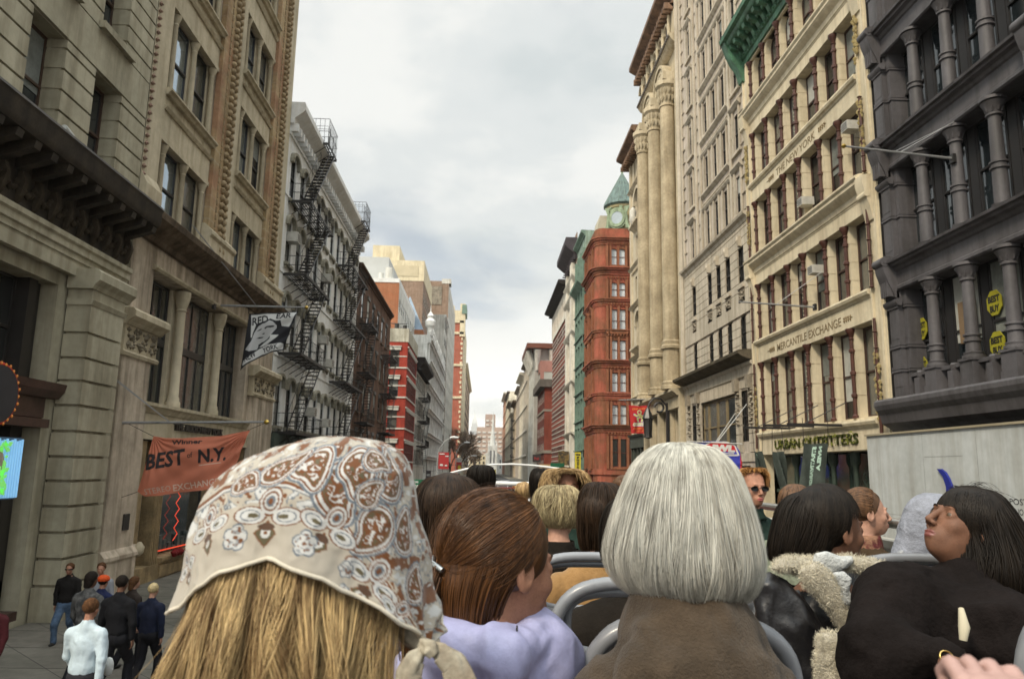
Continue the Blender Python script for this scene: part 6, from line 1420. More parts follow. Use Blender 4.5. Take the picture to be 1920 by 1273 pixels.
def clear(p, C, mg=.008):
 """keeps hair outside the skull: points inside an enlarged skull are pushed to its surface"""
 shp = C.shape; V = C.reshape(-1, 3); Q = ((V-p.Rb@(p.piv*p.sc)-p.H)@p.Rh)/p.sc+p.piv; c = np.array((0, -.016, .035)); r = np.array((.0765, .0965, .0875))+mg; q = (Q-c)/r; k = np.linalg.norm(q, axis=1)+1e-9; up = Q[:, 2] > -.05
 f = np.where((k < 1) & up, 1/k, 1.)[:, None]; Q = c+q*f*r; return p.hw(Q).reshape(shp)
def hair(parent, lf, m, n=1200, k=16, q0=.0, q1=lambda a: 1., a0=-PI, a1=PI, wd=.0011, jit=.004, drift=.25, seed=1, base=True, clump=.5, off=.002, wave=0., name='hair', sway=None, frizz=0., who=None, rag=.06):
 rs = np.random.RandomState(seed); A = rs.uniform(a0, a1, n); E = np.array([q1(x) for x in A])*(1-rag*rs.rand(n)**2); t = np.linspace(0, 1, k)[None, :]
 st = q0+(rs.rand(n)**2)*.35*(1 if q0 == 0 else .5); q = st[:, None]+(E-st)[:, None]*t; nc = max(8, n//14)
 dr = drift*(rs.rand(n)-.5)*2; cl = rs.randn(nc)[rs.randint(0, nc, n)]; al = A[:, None]+dr[:, None]*t*t*.5+clump*.12*np.sin(A*23+cl)[:, None]*t+wave*np.sin(t*9+A[:, None]*7)*t
 of = off+jit*(rs.rand(n)[:, None]-.25)+jit*.9*np.sin(A*17+seed)[:, None]*t+frizz*rs.rand(n)[:, None]**4*t
 C = lf.P(al, q, of);
 if sway is not None: C = sway(C, t, al)
 if who: C = clear(who, C, .006+.006*vn(C*80, 1., seed).reshape(C.shape[:2]+(1,)).reshape(-1, 1) if False else .009)
 S = lf.P(al+.01, q, of)-lf.P(al-.01, q, of); S /= np.linalg.norm(S, axis=2)[..., None]+1e-9; T = np.gradient(C, axis=1); N_ = np.cross(S, T); N_ /= np.linalg.norm(N_, axis=2)[..., None]+1e-9
 ctr = np.stack([np.interp(q, lf.q, lf.cx), np.interp(q, lf.q, lf.cy), C[..., 2]], -1); sg = np.sign(((C-ctr)*N_).sum(2))[..., None]; N_ = N_*np.where(sg == 0, 1, sg)
 w_ = wd*(.6+.8*rs.rand(n))[:, None]*(1-.75*t**3)*(.5+.5*np.minimum(1, t*8)); o = strands_mesh(name, C, S, N_, w_, m, parent)
 if base:
  na, nq = 72, 30; al = np.linspace(a0, a1, na); E = np.array([q1(x) for x in al])*(1-rag*.8); Q = q0+(E-.02-q0)[:, None]*np.linspace(0, 1, nq)[None, :]; V = lf.P(np.repeat(al[:, None], nq, 1), Q, -.004).reshape(-1, 3)
  if who: V = clear(who, V, .005)
  F = [(i*nq+j, i*nq+j+1, (i+1)*nq+j+1, (i+1)*nq+j) for i in range(na-1) for j in range(nq-1)]; mesh_np('hair_base', V, F, m, o)
 return o

def STAND(st=.18, arm=.1, lean=0.):
 return [('c', (0, -.022, -.05), (0, -.035, -.20), .047, .055, .03), ('c', (0, -.03, -.185), (.16, -.035, -.265), .05, .052, .05), ('c', (0, -.03, -.185), (-.16, -.035, -.265), .05, .052, .05), ('e', (0, -.03, -.40), (.155, .10, .18), .06), ('e', (0, -.02, -.60), (.135, .10, .15), .08), ('e', (0, -.02, -.74), (.155, .115, .12), .06),
  ('c', (.195, -.035, -.285), (.25, -.02-arm*.4, -.56), .045, .038, .03), ('c', (-.195, -.035, -.285), (-.25, -.02+arm*.4, -.56), .045, .038, .03), ('c', (.25, -.02-arm*.4, -.56), (.25, .05-arm, -.80), .036, .026, .02), ('c', (-.25, -.02+arm*.4, -.56), (-.25, .08+arm, -.80), .036, .026, .02),
  ('c', (.085, -.02, -.78), (.09, .02+st, -1.16), .080, .056, .05), ('c', (-.085, -.02, -.78), (-.09, .02-st*.4, -1.18), .080, .056, .05), ('c', (.09, .02+st, -1.16), (.09, st*.9, -1.55), .052, .036, .02), ('c', (-.09, .02-st*.4, -1.18), (-.09, -st*1.4, -1.53), .052, .036, .02)]+hand_prims((.25, .05-arm, -.80), (0, .15, -1), (1, 0, 0), 1, .5, 1)+hand_prims((-.25, .08+arm, -.80), (0, .15, -1), (-1, 0, 0), 1, .5, -1)
def pedestrian(label, px, py, Y, yaw, top, legs, shoe, hairm, skin=SKIN_M, sc=1., st=.16, arm=.08, hy=None, seed=1, long=0, hat=None, base=.142, coat=0.):
 H = np.array(onY(px, py, Y)); sc = (H[2]-base)/1.60*1.0; p = Person(label, 0, 0, 0, yaw if hy is None else hy, yaw, -3, 0, skin, sc, pos=tuple(H), group='pedestrians on the left pavement', fine=.011, body=STAND(st, arm), base=base, coarse=.016)
 T_ = [('c', (0, -.03, -.20), (.15, -.035, -.275), .066, .072, .05), ('c', (0, -.03, -.20), (-.15, -.035, -.275), .066, .072, .05), ('e', (0, -.03, -.41), (.185, .13, .20), .06), ('e', (0, -.02, -.66), (.178, .135, .17+coat), .08), ('c', (.195, -.035, -.29), (.25, -.02-arm*.4, -.56), .070, .056, .03), ('c', (-.195, -.035, -.29), (-.25, -.02+arm*.4, -.56), .070, .056, .03), ('c', (.25, -.02-arm*.4, -.56), (.25, .04-arm, -.77), .054, .042, .02), ('c', (-.25, -.02+arm*.4, -.56), (-.25, .07+arm, -.77), .054, .042, .02), ('c', (0, -.03, -.15), (0, -.03, -.21), .064, .075, .03)]
 p.cloth('top', T_, top, .017, .014, 7, seed, (-.98-coat, -.10), .42, (-.4, .45))
 L_ = [('e', (0, -.02, -.78), (.178, .138, .12), .05), ('c', (.085, -.02, -.78), (.09, .02+st, -1.16), .098, .074, .05), ('c', (-.085, -.02, -.78), (-.09, .02-st*.4, -1.18), .098, .074, .05), ('c', (.09, .02+st, -1.16), (.09, st*.9, -1.53), .070, .062, .02), ('c', (-.09, .02-st*.4, -1.18), (-.09, -st*1.4, -1.50), .070, .062, .02)]
 p.cloth('trousers', L_, legs, .017, .012, 9, seed+3, (-1.64, -.64), .3, (-.45, .45))
 S_ = [('e', (.09, st*.9+.05, -1.575), (.045, .125, .042), .01), ('e', (-.09, -st*1.4+.05, -1.565), (.045, .125, .042), .01)]; p.cloth('shoes', S_, shoe, .014, 0, 9, 1, (-1.65, -1.45), .24, (-.5, .5))
 cc = np.array((0, -.020, .038)); r0 = np.array((.086, .106, .096));
 def fn(P):
  d = ell(P, cc, r0); cut = P[:, 1]-.035-.7*np.clip(P[:, 2]-.05, -.3, .1); low = -.045-long-P[:, 2]-.5*np.clip(-P[:, 1], 0, .1)
  if long: d = smin(d, cap(P, (0, -.05, 0), (0, -.06, -.05-long), .078, .07), .03)
  return np.maximum(np.maximum(d, cut), low)
 V, F = nets(fn, np.arange(-.12, .12, .009), np.arange(-.17, .13, .009), np.arange(-.3, .16, .009)); V = V+(.010*fbm(V, 45, seed, 2))[:, None]*(V-cc)/np.linalg.norm(V-cc, axis=1)[:, None]; mesh_np('hair', p.hw(V), F, hairm, p.T)
 if hat:
  V, F = nets(lambda P: np.maximum(ell(P, (0, -.02, .06), (.115, .125, .085)), .02-P[:, 2]), np.arange(-.14, .14, .01), np.arange(-.17, .13, .01), np.arange(-.02, .17, .01)); V = V+(.012*fbm(V, 40, 3, 2))[:, None]*(V-cc)/np.linalg.norm(V-cc, axis=1)[:, None]; mesh_np('hat', p.hw(V), F, hat, p.T)
 return p

def sdpoly(x, z, pts):
 n = len(pts); d = np.full(x.shape, 1e9); s = np.ones(x.shape)
 for i in range(n):
  a, b = np.array(pts[i]), np.array(pts[(i-1) % n]); e = b-a; wx, wz = x-a[0], z-a[1]; t = np.clip((wx*e[0]+wz*e[1])/(e@e+1e-12), 0, 1); d = np.minimum(d, (wx-e[0]*t)**2+(wz-e[1]*t)**2)
  c1, c2, c3 = z >= a[1], z < b[1], e[0]*wz > e[1]*wx; s = np.where((c1 & c2 & c3) | (~c1 & ~c2 & ~c3), -s, s)
 return s*np.sqrt(d)
def pad(name, poly, Y, th, m, par, h=.006, r=None, bulge=0., tilt=0., rough=.0, rs=60, fold=0., fs=9., seed=1, an=(1, 1, .5)):
 """soft rounded slab whose outline is a polygon read off the picture, standing at distance Y with real thickness"""
 P = [onY(x, y, Y) for x, y in poly]; pts = [(p.x, p.z) for p in P]; xs_ = [p[0] for p in pts]; zs_ = [p[1] for p in pts]; r = r or th*.9; cx, cz = np.mean(xs_), np.mean(zs_); w = max(xs_)-min(xs_)
 def fn(Q):
  d2 = sdpoly(Q[:, 0], Q[:, 2], pts); yy = Q[:, 1]-Y-tilt*(Q[:, 2]-cz)-bulge*((Q[:, 0]-cx)/w*2)**2; t = th*(.55+.45*np.clip(-d2/(r*2.5), 0, 1)**.5) if True else th
  a = np.maximum(d2+r*.7, 0); b = np.maximum(np.abs(yy)-t+r*.7, 0); return np.sqrt(a*a+b*b)-r*.7+np.minimum(np.maximum(d2+r*.7, np.abs(yy)-t+r*.7), 0)
 g = th+abs(tilt)*(max(zs_)-min(zs_))+abs(bulge)+.02; V, F = nets(fn, np.arange(min(xs_)-.02, max(xs_)+.02, h), np.arange(Y-g, Y+g, h), np.arange(min(zs_)-.02, max(zs_)+.02, h))
 if rough: V = V+rough*np.stack([fbm(V, rs, 1, 2), fbm(V, rs, 2, 2)*1.5, fbm(V, rs, 3, 2)], 1)
 if fold: q = V*np.array(an)+.04*np.stack([fbm(V, 7, seed+9), V[:, 0]*0, fbm(V, 7, seed+5)], 1); V[:, 1] -= fold*(1-np.abs(fbm(q, fs, seed, 3))*2.2-.5)
 return mesh_np(name, V, F, m, par)

def fuzz(o, n, ln, m, par, wd=.0006, seed=1):
 me = o.data; V = np.empty(len(me.vertices)*3); me.vertices.foreach_get('co', V); V = V.reshape(-1, 3); Nn = np.empty(len(V)*3); me.vertices.foreach_get('normal', Nn); Nn = Nn.reshape(-1, 3); rs = np.random.RandomState(seed); I = rs.randint(0, len(V), n); P = V[I]+rs.randn(n, 3)*.003; d = Nn[I]+rs.randn(n, 3)*.55; d /= np.linalg.norm(d, axis=1)[:, None]; t = np.linspace(0, 1, 4)[None, :, None]; L_ = ln*(.5+rs.rand(n))[:, None, None]
 C = P[:, None]+d[:, None]*t*L_+rs.randn(n, 1, 3)*ln*.35*t*t; S = np.cross(d, rs.randn(n, 3)); S /= np.linalg.norm(S, axis=1)[:, None]; S = S[:, None]+0*C; return strands_mesh('pile', C, S, np.cross(S, d[:, None]+0*C), wd*(1-.7*t[..., 0])+np.zeros((n, 4)), m, par)
# ================================================================== bus
SEATG = mat('grey_seat_plastic', (.20, .205, .22), .38, .10, 3, coat=.2); BUSW = mat('bus_white_rail', (.66, .65, .62), .35, .1, 2); BUSR = mat('bus_red_panel', (.25, .03, .025), .4, .1)
ALU = mat('brushed_steel_rail', (.42, .41, .38), .28, .1, 3, metal=.8)
def bus():
 T = thing('open_top_bus', 'upper deck of the open-top bus with white front rail and steel side rail', 'bus', (.8, 3, FLOOR_Z)); m = MB()
 m.box(-.62, 2.3, FLOOR_Z-.1, FLOOR_Z, -3, 0) if False else None
 def bx(m, x0, x1, y0, y1, z0, z1): m.add([(a, b, c) for c in (z0, z1) for b in (y0, y1) for a in (x0, x1)], [(0, 2, 3, 1), (0, 1, 5, 4), (1, 3, 7, 5), (2, 6, 7, 3), (0, 4, 6, 2), (4, 5, 7, 6)])
 bx(m, -.55, 2.25, -1.5, 8.3, FLOOR_Z-.12, FLOOR_Z); obj('deck_floor', m, mat('deck_rubber', (.06, .06, .065), .8, .15), T)
 for x0, x1, zt in ((-.55, -.5, 3.28), (2.18, 2.25, 3.42)):
  m = MB(); bx(m, x0, x1, -1.5, 8.3, FLOOR_Z, zt); bx(m, x0-.02, x1+.02, -1.5, 8.3, zt, zt+.04); obj('side_panel', m, mat('bus_cream_panel', (.40, .38, .33), .45, .1), T)
 m = MB(); bx(m, -.56, 2.26, -1.5, 8.35, .35, FLOOR_Z-.12); obj('lower_body', m, BUSR, T)
 m = MB(); bx(m, -.55, 2.25, 8.25, 8.3, FLOOR_Z, 3.42); obj('front_panel', m, BUSR, T)
 m = MB(); m.tube([(2.12, -1, 3.56), (2.12, 8.1, 3.56)], .028, 10);
 for y in range(0, 9, 2): m.tube([(2.12, y+.3, 3.4), (2.12, y+.3, 3.56)], .018, 8)
 obj('side_rail', m, ALU, T, 40)
 m = MB(); m.tube([(-.5, 8.1, 3.52), (-.42, 8.1, 3.635), (-.2, 8.1, 3.645), (2.2, 8.1, 3.645)], .024, 10); obj('front_rail', m, BUSW, T, 40)
 m = MB(); m.tube([(-.2, 8.1, 3.60), (2.2, 8.1, 3.60)], .008, 6); obj('red_trim', m, BUSR, T)
 m = MB(); pts = [tuple(onY(x, y, 8.2)) for x, y in ((806, 901), (820, 895), (838, 889), (854, 884), (875, 879), (895, 874.5), (925, 871), (960, 870), (1000, 872.5), (1030, 876), (1060, 880), (1085, 885), (1100, 890))]
 m.tube(pts, .011, 8); obj('windscreen_hoop', m, BUSW, T, 60)
 m = MB()
 for x in (-.5, .5, 1.5): m.tube([(x, 8.1, 3.3), (x, 8.1, 3.64)], .012, 6)
 obj('rail_posts', m, BUSW, T)
 return T
bus()
SEATS = []
def seat(label, xc, yb, zt, w=.43, dup_=None):
 """moulded shell: rounded rim, one wide handle opening under the rim, cushion, pedestal"""
 T = thing('bus_seat', label, 'seat', (xc, yb+.2, FLOOR_Z), 'grey seats on the upper deck'); SEATS.append(T); hw = w/2; V = []; F = []
 def out(a, s=1., dz=0.):     # rounded top outline
  x = math.cos(a); z = math.sin(a); e = .62; return (math.copysign(abs(x)**e, x)*hw*s, (abs(z)**e)*.17*s+dz)
 n = 24; top = [out(PI*i/n) for i in range(n+1)]; path = [(-hw, -.42)]+[(-hw, -.28), (-hw, -.12)]+[(x, z) for x, z in top[::-1]]+[(hw, -.12), (hw, -.28), (hw, -.42)]
 z0 = zt-.17; lean = lambda z: yb-.10*(z/.6)
 m = MB(); m.tube([(xc+x*.955, lean(z), z0+z-.012) for x, z in path], [.0155]*len(path), 10); rim = obj('rim', m, SEATG, T, 60)
 # shell: grid with an oval hole
 na = 40; rings = [];
 hc, hr, hh = .055, hw*.80, .075
 for k in range(6):
  t = k/5; ring = []
  for i in range(na):
   a = 2*PI*i/na; ca, sa = math.cos(a), math.sin(a); e = .55; hx, hz = math.copysign(abs(ca)**e, ca)*hr, math.copysign(abs(sa)**e, sa)*hh+hc
   ox = math.copysign(abs(ca)**.5, ca)*hw*.95; oz = (abs(sa)**.62*.165 if sa > 0 else -abs(sa)**.5*.42); x = hx+(ox-hx)*t; z = hz+(oz-hz)*t
   ring.append((xc+x, lean(z)+.02+.05*(1-(x/hw)**2)*(.4 if z > 0 else 1)-(.012 if k in (0,) else 0), z0+z))
  rings.append(ring)
 m = MB(); m.add([p for r in rings for p in r], [(k*na+i, k*na+(i+1) % na, (k+1)*na+(i+1) % na, (k+1)*na+i) for k in range(5) for i in range(na)]); sh = obj('backrest', m, SEATG, T, 180)
 md = sh.modifiers.new('thick', 'SOLIDIFY'); md.thickness = .012
 m = MB(); m.tube([(p[0], p[1]+.004, p[2]) for p in rings[0]]+[rings[0][0]], .011, 8); obj('handle_edge', m, SEATG, T, 180)
 m = MB(); m.add([(xc+x, y, z) for z in (z0-.55, z0-.46) for y in (yb, yb+.42) for x in (-hw*.95, hw*.95)], [(0, 2, 3, 1), (0, 1, 5, 4), (1, 3, 7, 5), (2, 6, 7, 3), (0, 4, 6, 2), (4, 5, 7, 6)]); obj('cushion', m, mat('seat_cushion', (.05, .06, .10), .8, .2, 5), T)
 m = MB(); m.tube([(xc, yb+.2, FLOOR_Z), (xc, yb+.2, z0-.55)], .04, 8); obj('pedestal', m, ALU, T)
def zpx(x, y, Y): return onY(x, y, Y).z
seat('grey plastic seat wrapped round the back of the white-haired woman', .365, 1.36, zpx(1278, 1146, 1.36), .385)
seat('grey seat left of the white hair, its handle opening showing tan cloth', .385, 1.85, zpx(1120, 1078, 1.85), .44)
seat('farther grey seat with an oval handle opening, in front of the woman in lavender', .365, 2.55, zpx(1080, 1034, 2.55), .44)
seat('grey seat whose edge shows beside the lavender jacket', -.04, 1.46, zpx(960, 1172, 1.46), .40)
seat('grey seat behind the black-coated woman, showing left of her shoulder', 1.26, 2.24, zpx(1680, 1036, 2.24), .42)
seat('grey seat top behind the grey-hooded figure', 1.98, 3.3, zpx(1750, 1018, 3.3), .42)
seat('grey seat edge low at the right border', 1.13, 1.33, zpx(1920, 1118, 1.33), .42)
# ================================================================== the woman in the paisley headscarf
RS = np.random.RandomState(3)
BLACKCLOTH = mat('black_cloth', (.011, .008, .0055), .9, .2, 6, bump=.3, bscale=60); DARKCLOTH = mat('dark_navy_cloth', (.010, .011, .016), .85, .2, 6, bump=.3, bscale=60)
CLB = lambda s=1., up=.0: [('c', (0, -.05, -.195+up), (.15*s, -.055, -.262+up), .062, .062, .05), ('c', (0, -.05, -.195+up), (-.15*s, -.055, -.262+up), .062, .062, .05), ('e', (0, -.05, -.40), (.182*s, .122, .20), .06), ('e', (0, -.045, -.62), (.175*s, .130, .20), .08),
      ('c', (.185*s, -.05, -.285), (.235*s, -.02, -.55), .066, .056, .03), ('c', (-.185*s, -.05, -.285), (-.235*s, -.02, -.55), .066, .056, .03), ('c', (.235*s, -.02, -.55), (.14*s, .19, -.66), .054, .042, .03), ('c', (-.235*s, -.02, -.55), (-.14*s, .19, -.66), .054, .042, .03)]
LEGS = [('e', (0, -.03, -.78), (.178, .145, .12), .05), ('c', (.09, -.02, -.80), (.10, .43, -.80), .098, .070, .05), ('c', (-.09, -.02, -.80), (-.10, .43, -.80), .098, .070, .05), ('c', (.10, .43, -.80), (.10, .45, -1.20), .066, .052, .03), ('c', (-.10, .43, -.80), (-.10, .45, -1.20), .066, .052, .03)]
def trousers(p, m): p.cloth('trousers', LEGS, m, .022, .006, 8, 4, (-1.28, -.66), .24, (-.2, .56))
def collar(p, m, r=.062, z=-.175, h=.05, name='collar', tilt=.0):
 n = 24; V = []; F = []
 for j in range(6):
  for i in range(n):
   a = 2*PI*i/n; t = j/5; rr = r+.020*(1-t)+.004*math.sin(5*a+j); V.append((rr*math.sin(a)*1.0, -.035-rr*math.cos(a)*1.02, z-h*.6+h*1.3*t+tilt*math.cos(a)*.5))
 for j in range(5): F += [(j*n+i, j*n+(i+1) % n, (j+1)*n+(i+1) % n, (j+1)*n+i) for i in range(n)]
 o = p.mesh(name, np.array(V)*p.sc, F, m, p.T); md = o.modifiers.new('thick', 'SOLIDIFY'); md.thickness = .006; return o
def scarf_woman():
 Yc = .90
 p = Person('woman seen from behind in a cream paisley headscarf with streaked blonde hair', 560, 1040, Yc+.02, 30, 8, -8, 0, SKIN_L, .98, fine=.010)
 p.cloth('red_top', CLB(.98), mat('dark_red_knit', (.20, .018, .012), .9, .2, 20, bump=.6, bscale=120), .014, .006, 9, 3, (-1.0, -.13)); trousers(p, DARKCLOTH)
 sl = [(826, 640, 652), (830, 585, 700), (838, 545, 724), (850, 512, 743), (880, 452, 761), (920, 410, 771), (960, 393, 778), (1000, 378, 786), (1050, 367, 796), (1100, 358, 805), (1150, 348, 812), (1200, 338, 818), (1250, 332, 822)]
 lf = Loft(sl, Yc, .98)
 zs = np.array(lf.z);
 hem = [(-260, 1010), (-110, 1120), (315, 1186), (332, 1140), (372, 1101), (430, 1068), (478, 1047), (520, 1047), (556, 1062), (600, 1084), (650, 1104), (700, 1134), (745, 1165), (790, 1197), (812, 1205)]
 ys = [s[0] for s in sl]; qy = lambda y: np.interp(y, ys, lf.q)
 qs = np.linspace(0, 1, 160)
 def hemq(al):            # hem height per direction: where the projected cloth crosses the hem line read off the picture
  a = (al+PI) % (2*PI)-PI
  if abs(a) <= 1.42:
   x, y = proj(lf.P(np.full(160, a), qs, .003)); hy = np.interp(x, [h[0] for h in hem[2:]], [h[1] for h in hem[2:]]); k = np.argmax((y >= hy) & (qs > .1)); return float(qs[k]) if k else .97
  f = (abs(a)-1.42)/(PI-1.42); y0 = hemq(math.copysign(1.42, a)); return y0*(1-f)+float(qy(985))*f
 na, nq = 560, 300; al = np.linspace(-PI, PI, na); HQ = np.array([hemq(a) for a in al]); HQ += .006*np.sin(al*17)+.004*np.sin(al*31+1); HQ = np.convolve(np.pad(HQ, 6, 'wrap'), np.ones(13)/13, 'valid')
 t = np.linspace(0, 1, nq); Q = HQ[:, None]*t[None, :]**1.15; AL = np.repeat(al[:, None], nq, 1); V = lf.P(AL, Q, .003)
 X = (np.interp(Q, lf.q, [(s[1]+s[2])/2 for s in sl])+np.interp(Q, lf.q, [(s[2]-s[1])/2 for s in sl])*np.sin(AL)); Yp = np.interp(Q, lf.q, ys)
 # cloth relief: soft crumple, drape folds running to the knot and a wavy rolled hem
 r = np.stack([X*.006, Yp*.006, AL*1.2], -1); e = 1-np.abs(fbm(r*np.array((.7, 1, 1)), 1.1, 5, 4))*2; kd = np.hypot(X-800, Yp-1215); ang = np.arctan2(Yp-1215, X-800)
 fold = np.sin(ang*26+1.5*np.sin(kd/60))*np.clip(1-kd/330, 0, 1)**1.5; hemw = np.exp(-((1-t)/.035)**2)[None, :]
 e2 = 1-np.abs(fbm(r*np.array((2.1, 1.6, 1.5))+3, 1.6, 15, 3))*2.4; dsp = .0048*(e-.4)+.0022*(e2-.4)+.0050*fold+.0020*hemw+.004*np.sin(AL*9)*t[None, :]**4; C0 = np.stack([np.full_like(X, np.mean(lf.cx)), np.full_like(X, Yc), V[..., 2]], -1); nr = V-C0; nr[..., 2] += .03*(1-t[None, :]); nr /= np.linalg.norm(nr, axis=2)[..., None]; V = V+nr*dsp[..., None]
 # pattern in unrolled cloth coordinates (pixels of the photographed motif, arc-length corrected)
 hwid = np.interp(Q, lf.q, [(s[2]-s[1])/2 for s in sl]);
 PX, PY = proj(V); PX = np.where(np.cos(AL) > -.15, PX, 1e6)
 def loc(cx, cy):
  k = np.unravel_index(np.argmin((PX-cx)**2+(PY-cy)**2), PX.shape); return AL[k], hwid[k], Yp[k], (Yc/(V[k][1]))
 def U(cx, cy): a, h, y0, f = loc(cx, cy); return (AL-a)*h*f, (Yp-y0)*f
 cream, brn, blu, olv, wht, dk = [np.array(c)*.60 for c in ((.56, .50, .41), (.20, .062, .008), (.17, .20, .235), (.13, .105, .05), (.72, .71, .68), (.10, .045, .02))]
 col = np.broadcast_to(cream, V.shape).copy(); P3 = np.stack([X*.02, Yp*.02, AL], -1)
 def put(mk, c, a=1.): col[mk] = col[mk]*(1-a)+c*a
 def rot(u, v, d): c, s = math.cos(math.radians(d)), math.sin(math.radians(d)); return u*c+v*s, -u*s+v*c
 # upper field: dense small filigree in brown over cream above the border line
 bx = [300, 360, 420, 470, 540, 600, 650, 700, 750, 800, 900]; by = [1030, 960, 915, 900, 905, 930, 985, 1050, 1130, 1210, 1290]; bord = np.interp(PX, bx, by); up = PY < bord-8; Yb = PY
 n1_ = fbm(P3*np.array((1, 1, 3)), 2.6, 3, 3); n2_ = fbm(P3, 5.5, 8, 2)
 put(up & (n1_ > .10), brn); put(up & (n1_ < -.30), wht); put(up & (n2_ > .34), wht); put(up & (np.abs(n1_) < .035), blu, .8)
 put(np.abs(PY-bord) < 3.2, brn); put((PY-bord > 3.2) & (PY-bord < 7), wht); put(np.abs(PY-bord-9) < 1.6, blu, .8)
 sp = (PY > bord+10) & (PY < bord+42); put(sp & (n2_ > .12), wht); put(sp & (n2_ < -.28), brn); put(sp & (np.abs(n2_-.12) < .05), blu)
 def paisley(cx, cy, r, d, tail=1.9, bend=.8, fill=brn, blue=True):
  u, v = U(cx, cy); u, v = rot(u, v, d); n = 22; dist = np.full(u.shape, 1e9)
  for i in range(n):
   s_ = i/(n-1); px_, py_ = bend*r*s_*s_*1.2, -tail*r*s_; rr = r*(1-s_)**.75; dist = np.minimum(dist, np.hypot(u-px_, (v-py_))-rr)
  k = r/30.
  put(dist < 15*k, wht); put(np.abs(dist-13*k) < 1.7*k+.5, blu if blue else brn); put((dist < 8.5*k), brn); put(dist < 5*k, wht); put(dist < 0, fill); put((dist < -3*k) & (dist > -5.2*k), olv)
  ins = dist < -6*k; f1 = vn(np.stack([u/(r*.22), v/(r*.22), u*0], -1)+cx, 1., 4); put(ins & (f1 > .60), wht); put(ins & (f1 > .80), brn); put(ins & (f1 < .22), olv)
 def trefoil(cx, cy, s, d=0, drop=True):
  u, v = U(cx, cy); u, v = rot(u, v, d); E = lambda a, b, c, e: np.hypot((u-a*s)/(c*s), (v-b*s)/(e*s)); pet = [E(-.95, .25, .85, .48), E(.95, .25, .85, .48), E(0, -.5, .62, .75)]
  for q in pet: put(q < 1.0, brn)
  for q in pet: put(q < .88, wht)
  for q in pet: put((q < .62) & (q > .52), blu)
  put(pet[2] < .70, brn, .9); put(pet[2] < .55, wht); put(pet[2] < .38, blu); put(pet[2] < .22, brn); put(np.minimum(E(-.8, .25, .28, .12), E(.8, .25, .28, .12)) < 1, olv)
  if drop:
   q = np.abs(u)/(.5*s)+np.abs(v-1.15*s)/(.62*s)*1.0; put(q < 1.15, brn); put(q < .98, olv); rr = np.hypot(u, v-1.12*s); put(rr < .26*s, wht); put(rr < .1*s, brn)
   put(E(0, .8, .42, .2) < 1, dk)
 def blossom(cx, cy, r):
  u, v = U(cx, cy); a = np.arctan2(v, u); rr = np.hypot(u, v*.88)/(r*(.78+.24*np.abs(np.cos(2.5*a+.6)))); put(rr < 1.06, blu); put(rr < .9, wht); nn = vn(np.stack([u/4., v/4., u*0], -1)+cx, 1, 6); put((rr < .8) & (nn > .55), blu, .65); put((rr < .8) & (nn > .82), brn); put(rr < .16, brn)
  for k in range(5): w_ = 2*PI*(k+.2)/5; put(np.hypot(u-r*.55*math.cos(w_), v-r*.55*math.sin(w_)) < r*.09, brn)
 for c in ((640, 905, 34, 205, 1.6, -.9), (672, 872, 26, 150), (735, 905, 27, -8, 2.0, .6), (758, 1010, 24, 12, 2.3, .5), (708, 985, 30, -160, 1.7, .8), (585, 868, 24, 120, 1.8, .9), (520, 882, 20, 60, 1.8, -.8), (775, 1105, 20, 12, 2.2, .6), (700, 862, 16, 90), (455, 905, 17, 70, 1.6, .8), (690, 930, 18, 30), (790, 940, 12, 10)): paisley(*c)
 for c in ((505, 958, 36, 0), (620, 985, 34, 34), (392, 985, 32, -26), (700, 1085, 36, 46), (745, 1150, 26, 60), (352, 1060, 24, -35)): trefoil(*c)
 for c in ((441, 1007, 22), (570, 1020, 22), (351, 1090, 20), (650, 1068, 14), (640, 1120, 12)): blossom(*c)
 # mirror a few on the hidden side so the cloth is printed all round
 for cx_, cy_, r_ in ((2.4, 950, 26), (-2.5, 960, 26), (3.0, 900, 22)):
  u, v = (AL-cx_)*230, Yp-cy_; rr = np.hypot(u, v); put(np.abs(rr-r_) < 3, brn); put(rr < r_*.6, brn); put(rr < r_*.35, wht)
 put((1-np.broadcast_to(t[None, :], X.shape))*HQ[:, None] < .006, np.array((.5, .44, .34)))
 ii, jj = np.meshgrid(np.arange(na-1), np.arange(nq-1), indexing='ij'); F = np.stack([ii*nq+jj, ii*nq+jj+1, (ii+1)*nq+jj+1, (ii+1)*nq+jj], -1).reshape(-1, 4)
 sm = D.materials.new('printed_cotton'); sm.use_nodes = True; tt = sm.node_tree; pb = tt.nodes['Principled BSDF']; pb.inputs['Roughness'].default_value = .9; pb.inputs['Sheen Weight'].default_value = .15
 vc = tt.nodes.new('ShaderNodeVertexColor'); vc.layer_name = 'pattern'; no = tt.nodes.new('ShaderNodeTexNoise'); no.inputs['Scale'].default_value = 900; g = tt.nodes.new('ShaderNodeNewGeometry'); tt.links.new(g.outputs['Position'], no.inputs['Vector'])
 bp = tt.nodes.new('ShaderNodeBump'); bp.inputs['Strength'].default_value = .35; bp.inputs['Distance'].default_value = .001; tt.links.new(no.outputs[0], bp.inputs['Height']); tt.links.new(bp.outputs[0], pb.inputs['Normal']); tt.links.new(vc.outputs[0], pb.inputs['Base Color'])
 sc_ = mesh_np('headscarf', V.reshape(-1, 3), F, sm, p.T, colors=col.reshape(-1, 3))
 hm = MB(); hm.tube([tuple(x) for x in V[::6, -1]]+[tuple(V[0, -1])], .0022, 6); obj('hem', hm, mat('hem_cotton', (.55, .5, .41), .9, .1, 40), sc_, 180)
 # knot and tails at the right
 kn = MB();
